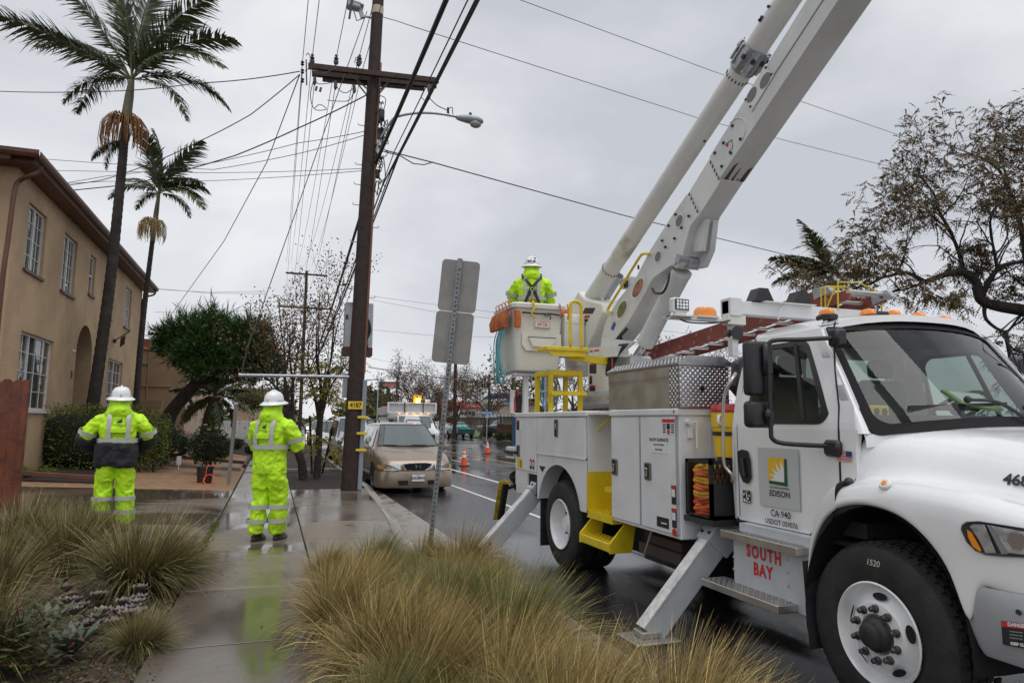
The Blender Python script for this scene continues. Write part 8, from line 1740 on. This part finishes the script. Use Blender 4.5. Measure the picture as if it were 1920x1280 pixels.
# camera / lamp unit near the top
q = PY(685, 24, PYY); un = MB().box(q+V((-.45, -.12, .03)), q+V((-.12, .12, .21)), .03).beam(q+V((-.42, 0, .2)), q+V((-.05, 0, .12)), .26, .02).beam(q+V((-.16, 0, .15)), q+V((-.06, 0, -.16)), .09, .09).tube([q+V((-.3, 0, .05)), q+V((-.2, 0, -.26)), q+V((-.08, 0, -.18))], .018).tube([q+V((-.06, 0, -.1)), q+V((.16, 0, -.1))], .03).build('camera_unit', gsteel, pole, 0); MB().box(q+V((-.456, -.1, .05)), q+V((-.45, .1, .18))).build('lens', black, un, 0)
MB().beam(PY(655, 35, PYY-.2), PY(661, -5, PYY-.2), .06, .05).build('pole_bracket', blackm, pole, 0)
# street lamp on its arm
sl_ = thing('street_lamp', 'grey cobra head street lamp on a curved arm fixed to the wooden pole', 'street lamp', tuple(PY(703, 250, PYY)))
MB().tube(catm([PY(712, 262, PYY-.1), PY(735, 226, PYY-.3), PY(752, 217, PYY-.5), PY(785, 212, PYY-.7), PY(820, 213, PYY-.9), PY(858, 219, PYY-1.0)], 6), .032, 8).build('arm', galv, sl_, 180)
a, b = PY(856, 220, PYY-1.0), PY(905, 229, PYY-1.1); d = (b-a); x = V((0, 1, 0)); z = V((-d.z, 0, d.x)).normalized()
MB().loft([[a+d*t_+x*(wv*math.cos(k))+z*(hu*max(0, math.sin(k))+hl2*min(0, math.sin(k))) for k in [2*math.pi*i/14 for i in range(14)]] for t_, wv, hu, hl2 in ((0, .05, .04, .05), (.12, .08, .07, .07), (.45, .13, .11, .09), (.8, .14, .10, .08), (.95, .10, .06, .06), (1.02, .03, .02, .03))]).build('lamp_head', mat('lamp_head_grey', (.33, .37, .39), .4), sl_, 60)
MB().ball(a+d*.74-z*.08, (.15, .12, .10), 12, 8).build('lamp_lens', mat('lamp_lens', (.35, .33, .30), .15, coat=.5), sl_, 60); MB().lathe([(.035, 0), (.035, .07), (0, .07)], a+d*.5+z*.10, tuple(z), 10).build('photocell', blackm, sl_, 40)
q = PY(840, 212, PYY-.95); MB().tube(catm([PY(807, 186, PYY-.3), PY(820, 198, PYY-.6), PY(838, 207, PYY-.9), PY(842, 214, PYY-.95)], 5), .012, 5).tube([q, q+V((0, 0, .13))], .03, 6).tube(catm([q+V((0, 0, .1)), q+V((.1, 0, .16)), q+V((.12, 0, 0)), q+V((.2, 0, -.1))], 4), .010, 4).build('feed_wire', wirem, sl_, 60)
# sidewalk guy: strut, anchor pipe, wire
ga, gb = onp(707)+V((-.15, -.05, 0)), PY(452, 703, 16.4); gs = thing('guy_strut', 'galvanised pipe strut reaching level from the pole over the walk', 'guy strut', tuple(lerp(ga, gb, .5)))
MB().tube([ga, gb], .036, 12).build('pipe', galv, gs, 60); MB().tube([gb, gb+(gb-ga).normalized()*.05], .042, 12).build('end_cap', galv, gs, 0)
gbase = PZ(428, 908, GZ); gt_ = PY(443, 755, gbase.y-.6)
gg = thing('guy_guard', 'grey steel guy guard pipe leaning up from the yard edge', 'guy guard', tuple(gbase)); MB().beam(gbase-V((0, 0, .05)), gt_, .085, .06, (0, 1, 0), .015).build('guard', galv, gg, 0)
MB().tube([gt_, gb], .009, 5).build('wire', wiref, gg, 0)
gw = PY(463, 655, PYY+.1)
o = MB().tube([gb, gw, PY(688, 22, PYY)], .011, 5).tube([lerp(gb, gw, .93), lerp(gb, gw, 1.12)], .035, 8, m=1).build('guy_wire', [wiref, insm], None, 60, loc=tuple(gb)); tag(o, 'thin guy wire with brown strain insulator from the strut up to the pole', 'guy wire')
# ---- overhead wires
WG = 'overhead wires'
def wire(pts, r, lab, m=wiref, sag=0, n=14, grp=WG):
    P = []
    for a, b in zip(pts, pts[1:]):
        for i in range(n): t = i/n; P.append(lerp(V(a), V(b), t)+V((0, 0, -sag*4*t*(1-t))))
    P.append(V(pts[-1])); o = MB().tube(P, r, 5).build('overhead_wire', m, None, 180, loc=tuple(P[0])); return tag(o, lab, 'wire', grp)
FARY = 58; fpx = PD(562, 505, 57.0)
far_attach = [(-1.1, 0), (-.75, 0), (-.2, 0), (.35, 0), (.9, 0)]
names = ['outermost', 'second', 'third', 'fourth', 'fifth']
for (px, py), (fx, _), k in zip(((567, 119), (585, 112), (630, 112), (672, 112), (680, 130)), far_attach, range(5)):
    a = PY(px, py, PYY-.25); b = V((fpx.x+fx, 57, fpx.z+.1)); c = V((a.x+(.06 if k < 2 else .1), -22, a.z+.3))
    wire([b, a, c], .0085, 'thin primary wire running over the crossarm, %s from its street-left end' % names[k], sag=.6)
for (px, py), fx, k in zip(((567, 134), (590, 150), (629, 160), (664, 168)), (-1.0, -.5, .2, .8), range(4)):
    a = PY(px, py, PYY-.25); b = V((fpx.x+fx, 57, fpx.z-2.0)); wire([b, a], .0085, 'thin wire from under the crossarm to the far pole, %s from the house side' % names[k], sag=.5)
for px, py, rr_, up2, lab, dx in ((703, 300, .042, .5, 'thickest black telephone cable sweeping up from the pole', .05), (700, 345, .018, .8, 'black telephone cable beside the thickest one', .22), (706, 318, .014, .9, 'slim black cable third in the bundle beside the pole', .34), (709, 290, .022, .6, 'outer black cable of the bundle nearest the street lamp', .48), (708, 280, .012, .6, 'thin wire on the outer edge of the cable bundle', .40)):
    a = PY(px, py, PYY-.25)+V((dx, 0, 0)); b = V((fpx.x+.7, 57, 4.6+.15*rr_)); c = V((a.x+.05, -24, a.z+.8)); wire([b, a, c], rr_, lab, wirem, .5)
wire([PY(716, 32, PYY), PY(745, 40, PYY+.2), PD(780, 52, 17), PD(1320, 225, 24), PD(1725, 327, 30)], .010, 'span wire crossing the sky behind the boom, lower of two', sag=.0)
wire([PY(716, -60, PYY), PD(975, 0, 19), PD(1340, 135, 24), PD(1810, 296, 30)], .010, 'span wire crossing the sky behind the boom, upper of two', sag=.0)
wire([PY(722, 282, PYY-.1), PD(812, 305, 17), PD(1170, 404, 22), PD(1500, 484, 30)], .016, 'black service drop from the pole crossing behind the boom to the palm', wirem, 0)
wire([PY(718, 284, PYY-.1), PY(750, 292, PYY), PY(775, 307, PYY+.2), PY(795, 309, PYY+.5), PD(812, 304, 17)], .014, 'drooping loop of service cable just right of the pole', wirem, 0, 5)
hs_ = lambda x, y, D: PD(x, y, D)
wire([PY(562, 134, PYY-.25), hs_(370, 156, 17.5), hs_(180, 172, 19), hs_(-60, 168, 21)], .013, 'twisted service wire from the crossarm past the tall palm to the left', sag=.05)
wire([PY(562, 140, PYY-.25), hs_(470, 215, 17), hs_(380, 262, 18), hs_(280, 308, 19.5), hs_(190, 338, 20.5), hs_(60, 355, 21), hs_(-60, 357, 22)], .013, 'service wire sagging from the crossarm between the two palms', sag=.02)
wire([PY(688, 178, PYY-.1), hs_(560, 240, 17), hs_(440, 292, 18), hs_(250, 345, 20), hs_(0, 368, 21)], .016, 'double service cable from the pole sagging to the tan house', wirem, .02)
wire([PY(690, 245, PYY), hs_(560, 268, 17.5), hs_(400, 305, 19), hs_(200, 330, 20.5), hs_(-40, 368, 22)], .009, 'thin phone drop from the pole to the tan house, upper of the pair', sag=.02)
wire([PY(688, 252, PYY), hs_(560, 288, 17.5), hs_(400, 318, 19), hs_(80, 298, 22)], .009, 'thin phone drop from the pole to the tan house, lower of the pair', sag=.02)
wire([PY(682, 316, PYY), hs_(400, 324, 19), hs_(-40, 316, 22)], .008, 'nearly level phone wire from the pole above the house eave', sag=.02)
wire([PY(682, 320, PYY), hs_(420, 338, 19), hs_(200, 340, 21), hs_(-40, 350, 22)], .008, 'nearly level phone wire from the pole just below another', sag=.02)
wire([PY(562, 140, PYY-.25), hs_(500, 305, 20), hs_(420, 452, 25), hs_(310, 605, 34)], .013, 'twisted service wire slanting down to the mast on the brown building', sag=.0)
for k, (x0, y0, x1, y1, D, lab) in enumerate(((285, 540, 500, 551, 60, 'faint far wire between the palms and the bare tree, upper'), (285, 542, 500, 546, 62, 'faint far wire between the palms and the bare tree, lower'), (290, 585, 480, 580, 60, 'faint far wire above the juniper'), (695, 555, 1290, 625, 70, 'faint far wire crossing low behind the sign post, upper'), (695, 562, 930, 598, 70, 'faint far wire crossing low behind the sign post, middle'), (695, 618, 930, 632, 75, 'faint far wire crossing low behind the sign post, lower'), (690, 688, 960, 720, 45, 'dark far cable crossing just above the brown trees'), (690, 670, 800, 685, 80, 'short far wire above the red billboard'))):
    wire([PD(x0, y0, D), PD((x0+x1)/2, (y0+y1)/2+4, D), PD(x1, y1, D)], .016 if k != 6 else .028, lab)
# far poles
def far_pole(px, D, pytop, lab, arms, r=.16):
    b_ = PD(px, 800, D); t = thing('utility_pole', lab, 'utility pole', (b_.x, b_.y, 0)); tp = PD(px-(0), pytop, D); tp.x, tp.y = b_.x, b_.y
    MB().tube([(b_.x, b_.y, 0), tuple(tp)], [r, r*.7], 8).build('shaft', woodp, t, 60)
    for dz, w_ in arms: MB().box((tp.x-w_, tp.y-.06, tp.z-dz-.07), (tp.x+w_, tp.y+.06, tp.z-dz+.07)).build('crossarm', woodb, t, 0)
    return t
far_pole(562, 57, 500, 'far utility pole with two crossarms inside the bare street tree', ((.3, 1.7), (3.2, 2.1)))
far_pole(852, 64, 600, 'reddish far pole right of the perforated sign post', (), .2); far_pole(916, 80, 700, 'thin far pole behind the blue roof', ()); far_pole(488, 95, 720, 'thin far pole near the green traffic light', ()); far_pole(1090, 90, 640, 'far pole behind the control box of the boom', ())
# ---- road sign seen from behind
sg0 = PZ(803, 1056, GZ); DS = (sg0-CAM).dot(_f)
sgt = PD(863, 485, DS); rs_ = thing('road_sign', 'leaning perforated steel post with two blank sign backs', 'road sign', (sg0.x, sg0.y, GZ))
dv = (sgt-sg0).normalized(); sx_ = V((.945, -.33, 0)); sx_ = (sx_-dv*sx_.dot(dv)).normalized(); sy_ = sx_.cross(dv)
gpost = mat('post_zinc', (.30, .32, .33), .5, .5, var=.2, vs=14)
MB().beam(sg0-dv*.1, sgt, .052, .050, tuple(sy_)).build('post', gpost, rs_, 0)
L_ = (sgt-sg0).length; hole = None
fr_ = -1 if sy_.dot(CAM-sg0) < 0 else 1
for k in range(int(L_/.0508)-2):
    q = sg0+dv*(.03+.0508*k)+sy_*fr_*.0262
    if hole is None: hole = MB().disc(V((sg0.x, sg0.y, GZ)), sy_*fr_, .0095, 8).build('post_hole', dark, rs_, 0); h_ = hole
    else: h_ = hole.copy(); COL.objects.link(h_)
    h_.location = q-V((sg0.x, sg0.y, GZ))
backm = mat('sign_back_aluminium', (.34, .335, .315), .55, .25, var=.1, vs=5)
def plate(cx, cy, w_, h_, nm):
    c = PD(cx, cy, DS)-sy_*fr_*.03; c = c+sx_*0; r = .045; P = []
    for ux, uy, a0 in ((1, 1, 0), (-1, 1, 90), (-1, -1, 180), (1, -1, 270)):
        for k in range(5): a = R_(a0+22.5*k); P.append(c+sx_*(ux*(w_/2-r)+r*math.cos(a))+dv*(uy*(h_/2-r)+r*math.sin(a)))
    o = MB().prism(P, -sy_*fr_*.004).build(nm, backm, rs_, 0)
    for s in (-.35, .35): MB().lathe([(0, .006), (.010, .005), (.012, 0)], c+dv*h_*s+sy_*fr_*.062, tuple(sy_*fr_), 8).build('bolt', galv, o, 0)
plate(860, 536, .425, .575, 'sign_plate'); plate(848.5, 633, .425, .575, 'sign_plate')
# ---- yard things
pt_ = PZ(383, 906, GZ+.02); pot = MB().lathe([(.0, 0), (.165, 0), (.19, .38), (.205, .385), (.205, .42), (.18, .42), (.17, .36), (0, .35)], (pt_.x, pt_.y, GZ-.0), (0, 0, 1), 20).build('plant_pot', black, None, 40, loc=(pt_.x, pt_.y, GZ)); tag(pot, 'black plastic pot below the rose bush', 'pot')
q = V((pt_.x, pt_.y-.25, GZ+.02)); hz_ = MB().tube(catm([q+V((-.25, 0, .03)), q+V((0, -.03, .06)), q+V((.06, 0, .40)), q+V((.12, .05, .44)), q+V((.3, .1, .40))], 5), .010, 6).tube(catm([q+V((.12*math.cos(a)+.12, .1*math.sin(a), .11+.11*math.sin(a))) for a in [.5*k for k in range(14)]], 3), .013, 6).build('orange_hose', conem, None, 180, loc=tuple(q)); tag(hz_, 'orange hose looped in front of the black pot', 'hose')
hq = PD(163, 893, 17.4); hz_ = MB()
for k in range(6): hz_.tube([hq+V(((.55-.04*k)*math.cos(a)+.03*math.sin(3*a+k), (.28-.02*k)*math.sin(a), .015*k-.06)) for a in [2*math.pi*i/30 for i in range(31)]], .016, 5)
hz_ = hz_.build('garden_hose', mat('hose_green', (.01, .13, .06), .5), None, 180, loc=tuple(hq)); tag(hz_, 'coiled green garden hose lying below the hedge', 'hose')
q = PD(335, 868, 19.5); o = MB().box(q+V((-.06, 0, -.05)), q+V((.06, .015, .20)), .004).tube([q+V((0, .01, -.42)), q+V((0, .01, -.04))], .012).build('yard_marker', whitep, None, 0, loc=(q.x, q.y, q.z-.42)); tag(o, 'small white marker on a stake in the yard', 'marker')
q = PD(288, 872, 18.2); o = MB().tube([q, q+V((0, 0, -.38))], .03, 8).lathe([(.02, .0), (.075, .02), (.06, .07), (0, .10)], q, (0, 0, 1), 12).build('path_light', black, None, 40, loc=(q.x, q.y, q.z-.38)); tag(o, 'black path light beside the pale steps', 'path light')
q = PD(298, 850, 20.5); o = MB().box(q+V((-.25, 0, -.45)), q+V((.35, .5, -.12)), .01).box(q+V((-.35, -.4, -.45)), q+V((.3, 0, -.28)), .01).build('garden_step', kerbm, None, 0, loc=(q.x, q.y, q.z-.45)); tag(o, 'pale concrete garden steps behind the worker on the driveway', 'steps')
# ================================================================== far buildings and street things
def fpt(px, py, D): return PD(px, py, D)
# red lettered shop
D = 150; a, b = PD(818, 800, D), PD(938, 800, D); ex = (b-a); ex.z = 0; exn = ex.normalized(); nrm = V((exn.y, -exn.x, 0))
def fq(mb, x0, y0, x1, y1, Dd=D, dep=.3, base=None):
    p = [PD(x, y, Dd) for x, y in ((x0, y1), (x1, y1), (x1, y0), (x0, y0))]; return mb.prism(p, nrm*-dep)
shop = thing('auto_parts_shop', 'long low white shop with orange panels and red lettering across the street', 'shop', (a.x, a.y, 0))
fq(MB(), 770, 752, 955, 812, D, 12).build('wall', mat('shop_white', (.62, .60, .57), .6), shop, 0); fq(MB(), 770, 750, 955, 753, D-.5, 13).build('parapet', whitep, shop, 0)
fq(MB(), 820, 753.5, 876, 760, D-.6, .3).build('orange_panel', mat('shop_orange', (.68, .12, .04), .5), shop, 0); fq(MB(), 770, 763, 955, 766.5, D-.6, .3).build('red_stripe', mat('shop_red', (.42, .03, .05), .5), shop, 0)
fq(MB(), 856, 753.8, 868, 759.8, D-.9, .2).build('red_panel', MATS['shop_orange'], shop, 0); text('lettering', 'Auto', 1.02, PD(893, 756.8, D-.9), exn, (0, 0, 1), MATS['shop_red'], shop, .045, .3)
fq(MB(), 838, 770, 902, 782, D-8, 3).build('canopy_front', whitep, shop, 0)
for k in range(4): fq(MB(), 864+7*k, 770.5+.3, 869.5+7*k, 777, D-8.2, .1).build('window', carglass, shop, 0)
# blue roofed store
D2_ = 135; st_ = thing('blue_roof_store', 'beige store with a blue tile mansard roof and shop signs', 'shop', tuple(PD(930, 812, D2_)))
fq(MB(), 902, 757, 985, 815, D2_, 12).build('wall', stucco3, st_, 0)
r0 = [PD(x, y, D2_-1.5) for x, y in ((902, 749.5), (985, 746), (985, 732), (920, 737))]; rfm = mat('blue_tiles', (.035, .10, .22), .5, var=.2, vs=2)
ro = MB().loft([r0[:2], [lerp(r0[0], r0[3], .33), lerp(r0[1], r0[2], .33)], [lerp(r0[0], r0[3], .66), lerp(r0[1], r0[2], .66)], [r0[3]-nrm*1.5, r0[2]-nrm*1.5]], closed=False).build('roof', rfm, st_, 0)
for k in range(1, 8):
    u0 = k/8; MB().tube([lerp(r0[0], r0[3], u0)-nrm*1.5*u0+nrm*.05, lerp(r0[1], r0[2], u0)-nrm*1.5*u0+nrm*.05], .045, 4).build('tile_course', rfm, ro, 0)
fq(MB(), 902, 749.5, 985, 758, D2_-1.6, .4).build('sign_band', mat('sign_band', (.60, .58, .52), .6), st_, 0)
fq(MB(), 906, 752, 917, 755.8, D2_-1.9, .2).build('sign_panel', whitep, st_, 0); fq(MB(), 935, 748.5, 945, 754, D2_-1.9, .2).build('sign_panel', MATS['shop_red'], st_, 0); fq(MB(), 947, 748.5, 955, 754, D2_-1.9, .2).build('sign_panel', mat('sign_blue', (.04, .15, .4), .5), st_, 0); fq(MB(), 957, 748, 966, 754, D2_-1.9, .2).build('sign_panel', whitep, st_, 0)
text('lettering', 'AUTO', .42, PD(940, 751.2, D2_-2.2), exn, (0, 0, 1), whitep, st_, .02); text('lettering', 'SMOG', .36, PD(911.5, 754, D2_-2.2), exn, (0, 0, 1), MATS['sign_blue'], st_, .02) if False else None
fq(MB(), 912, 763, 924, 780, D2_-.1, .1).build('shutter_door', gsteel, st_, 0)
# small house with brick skirt
D3_ = 62; hs2 = thing('bungalow', 'small beige bungalow with shingle roof and brick skirt across the street', 'house', tuple(PD(950, 820, D3_)))
fq(MB(), 932, 775, 1010, 813, D3_, 8).build('wall', mat('bungalow_beige', (.48, .43, .36), .8), hs2, 0)
e0, e1, t0_, t1_ = PD(921, 777, D3_-.8), PD(1010, 778, D3_-.8), PD(962, 752, D3_+3), PD(1010, 744, D3_+3)
r_ = MB().add([e0, e1, t1_, t0_, e0-nrm*8], [(0, 1, 2, 3), (0, 3, 4)]).build('roof', shingle2, hs2, 0)
n_ = 13
for k in range(n_+1): MB().box(lerp(e0, e1, k/n_)+V((-.12, -.05, -.16)), lerp(e0, e1, k/n_)+V((.12, .05, .0))).build('eave_board', whitep, hs2, 0)
fq(MB(), 931, 796, 1010, 813, D3_-.15, .2).build('brick_skirt', mat('bungalow_brick', (.16, .075, .05), .85, var=.4, vs=12), hs2, 0)
for x0 in (933, 962): w_ = fq(MB(), x0, 778, x0+12, 796, D3_-.2, .15).build('window', carglass, hs2, 0); fq(MB(), x0+1.5, 780, x0+3.5, 794, D3_-.32, .1).build('shutter', whitep, w_, 0); fq(MB(), x0+8.5, 780, x0+10.5, 794, D3_-.32, .1).build('shutter', whitep, w_, 0)
for px, py, D_, s, lab in ((915, 814, 64, .4, 'low bush at the corner of the bungalow'), (958, 816, 58, .5, 'brownish bush before the brick skirt of the bungalow'), (938, 818, 60, .5, 'small dry shrub on the bungalow lawn')): shrub('bush', lab, PD(px, py, D_), (s, s, s*.7), 500, greenl, .14)
# street name sign
sp_ = PD(912, 824, 54); sn = thing('street_name_sign', 'blue street name sign on a thin post at the far corner', 'street sign', (sp_.x, sp_.y, 0))
tp = PD(917, 776, 54); MB().tube([(sp_.x, sp_.y, 0), (sp_.x+.05, sp_.y, tp.z+.35)], .04, 8).build('post', galv, sn, 0)
nb_ = MB().box((sp_.x-.5, sp_.y-.02, tp.z-.02), (sp_.x+.55, sp_.y+.02, tp.z+.22)).build('name_blade', mat('sign_blue2', (.03, .17, .42), .5), sn, 0); MB().box((sp_.x-.1, sp_.y-.03, tp.z-.28), (sp_.x+.2, sp_.y-.01, tp.z-.04)).build('small_plate', mat('pale_blue', (.35, .45, .62), .5), sn, 0)
for k in range(6): MB().box((sp_.x-.40+.14*k, sp_.y-.026, tp.z+.06), (sp_.x-.31+.14*k, sp_.y-.021, tp.z+.14)).build('mark', whitep, nb_, 0)
# billboard sign over the street
D5 = 175; bb = thing('shop_pylon_sign', 'red lettered pylon sign rising over the trees', 'sign', tuple(PD(728, 800, D5)))
fq(MB(), 712, 716.5, 747, 728.5, D5, 1).build('sign_face', mat('pylon_white', (.55, .53, .52), .5), bb, 0); fr = fq(MB(), 711, 715.3, 748, 717, D5-.4, 1.6); fq(fr, 710.5, 715.3, 712.5, 729.5, D5-.4, 1.6); fq(fr, 746.5, 717, 747.5, 729.5, D5-.4, 1.6); fr.build('sign_frame', blackm, bb, 0)
text('lettering', 'KF-PartsDay', .92, PD(729.5, 720.8, D5-.7), exn, (0, 0, 1), mat('pylon_red', (.62, .06, .03), .5), bb, .05, .1, 'CENTER', .82); fq(MB(), 713, 724.5, 728, 727.3, D5-.3, .2).build('dark_panel', blackm, bb, 0); fq(MB(), 731, 724.8, 740, 727.3, D5-.3, .2).build('grey_panel', gsteel, bb, 0)
MB().tube([PD(728, 728, D5), tuple(V((PD(728, 800, D5).x, PD(728, 800, D5).y, 0)))], .5, 8).build('pylon', blackm, bb, 0)
ys_ = thing('yellow_sign', 'small yellow sign in a dark frame below the pylon sign', 'sign', tuple(PD(741, 800, 150))); fq(MB(), 736, 739, 747, 744.5, 150, .4).build('face', mat('sign_yellow', (.62, .42, .05), .5), ys_, 0); f2 = fq(MB(), 739, 734, 740, 752, 150, .3); fq(f2, 747, 734, 748, 752, 150, .3); fq(f2, 739, 733, 748, 734, 150, .3); f2.build('frame', blackm, ys_, 0)
mast = thing('pole_mast', 'tall grey mast beside the red lettered pylon sign', 'mast', tuple(PD(745, 800, 120))); q = PD(745, 704, 120); MB().tube([(q.x, q.y, 0), tuple(q)], [.22, .16], 8).build('shaft', blackm, mast, 60); MB().box(q+V((.1, -.1, -.6)), q+V((.4, .1, -.3))).build('lamp', blackm, mast, 0)
slf = thing('street_lamp', 'far street lamp on a curved arm left of the pylon sign', 'street lamp', tuple(PD(710, 800, 110))); q = PD(709, 716, 110); MB().tube(catm([(q.x, q.y, 0), tuple(q), tuple(PD(706, 712, 110)), tuple(PD(696, 711.5, 110))], 6), .09, 6).build('arm', galv, slf, 180); MB().ball(PD(692, 711.8, 110), (.5, .25, .13), 10, 6).build('lamp_head', galv, slf, 60)
# traffic light
D6 = 88; tl_ = thing('traffic_light', 'traffic light showing green far along the sidewalk', 'traffic light', tuple(PD(516, 800, D6))); q = PD(516, 742, D6); MB().tube([(q.x+.25, q.y, 0), (q.x+.25, q.y, q.z+3.2)], .09, 8).build('pole', galv, tl_, 0); MB().box(q+V((-.17, -.1, -.65)), q+V((.17, .1, .45)), .03).build('signal_head', black, tl_, 0)
MB().lathe([(0, 0), (.13, 0)], q+V((0, -.11, -.42)), (0, -1, 0), 12).build('green_lamp', mat('green_lit', (.1, .8, .5), .4, emit=(.05, 1, .45), es=5), tl_, 0); MB().lathe([(0, 0), (.13, 0)], q+V((0, -.105, -.08)), (0, -1, 0), 12).lathe([(0, 0), (.13, 0)], q+V((0, -.105, .26)), (0, -1, 0), 12).build('dark_lamp', blackm, tl_, 0)
cbq = PD(527, 763, 70); cbn = MB().box(cbq+V((-.6, 0, -1.0)), cbq+V((.6, .6, 1.2)), .03).tube([cbq+V((0, .3, -3)), cbq+V((0, .3, -1))], .08).build('utility_cabinet', stucco3, None, 0, loc=(cbq.x, cbq.y, 0)); tag(cbn, 'beige cabinet on a post beside the green traffic light', 'cabinet')
# far left beige walls and houses along the walk
for px0, py0, px1, py1, D_, m_, lab in ((440, 758, 470, 782, 62, stucco3, 'low beige garden wall beyond the picket fence'), (452, 728, 520, 770, 110, mat('house_pale', (.50, .45, .38), .8), 'pale far house behind the brown green tree')):
    t = thing('far_wall' if D_ < 80 else 'far_house', lab, 'wall' if D_ < 80 else 'house', tuple(PD((px0+px1)/2, py1, D_))); fq(MB(), px0, py0, px1, py1+40, D_, 6).build('wall', m_, t, 0)
    if D_ > 80: fq(MB(), px0-2, py0-2, px1+2, py0+1, D_-1, 8).build('roof', whitep, t, 0); fq(MB(), 474, 745, 486, 790, D_-.3, .3).build('garage_door', mat('door_green', (.03, .10, .07), .6), t, 0)
    else: fq(MB(), px0-1, py0-2, px1+1, py0+1, D_-.3, 6.5).build('coping', stucco3, t, 0)
# dark masses of the distant town
rnd.seed(5)
for k, (px, py, w_, D_, m_) in enumerate(((1120, 765, 60, 140, stucco3), (1210, 770, 70, 120, stucco2), (1010, 768, 40, 150, stucco2), (655, 772, 40, 190, stucco3))):
    t = thing('far_house', ('low far house behind the boom pedestal', 'low brown far house behind the toolbox', 'low far roof behind the yellow steps', 'far building low behind the utility pole')[k], 'house', tuple(PD(px, 800, D_))); fq(MB(), px-w_/2, py, px+w_/2, 815, D_, 8).build('wall', m_, t, 0); fq(MB(), px-w_/2-3, py-5, px+w_/2+3, py+1, D_-.6, 9).build('roof', shingle, t, 0)
fwl = thing('boundary_wall', 'grey brown boundary wall behind the pickups', 'wall', tuple(PD(860, 805, 100))); fq(MB(), 752, 782, 935, 806, 100, .3).build('wall', mat('wall_grey_brown', (.16, .13, .11), .85, var=.15), fwl, 0); fq(MB(), 752, 780.5, 935, 782.2, 99.8, .6).build('coping', gsteel, fwl, 0)
for o in list(bpy.data.objects):
    if o.name.split('.')[0] in ('grip_tread', 'tread_lugs', 'jumper_wire', 'cable_loop', 'hitch_hoses', 'hose_bundle', 'lattice', 'flower_strands', 'cabinet_cable', 'rafter_tails', 'rim_opening', 'hand_hole', 'bolts', 'clamp_bar') and o.parent is not None: o['kind'] = 'stuff'
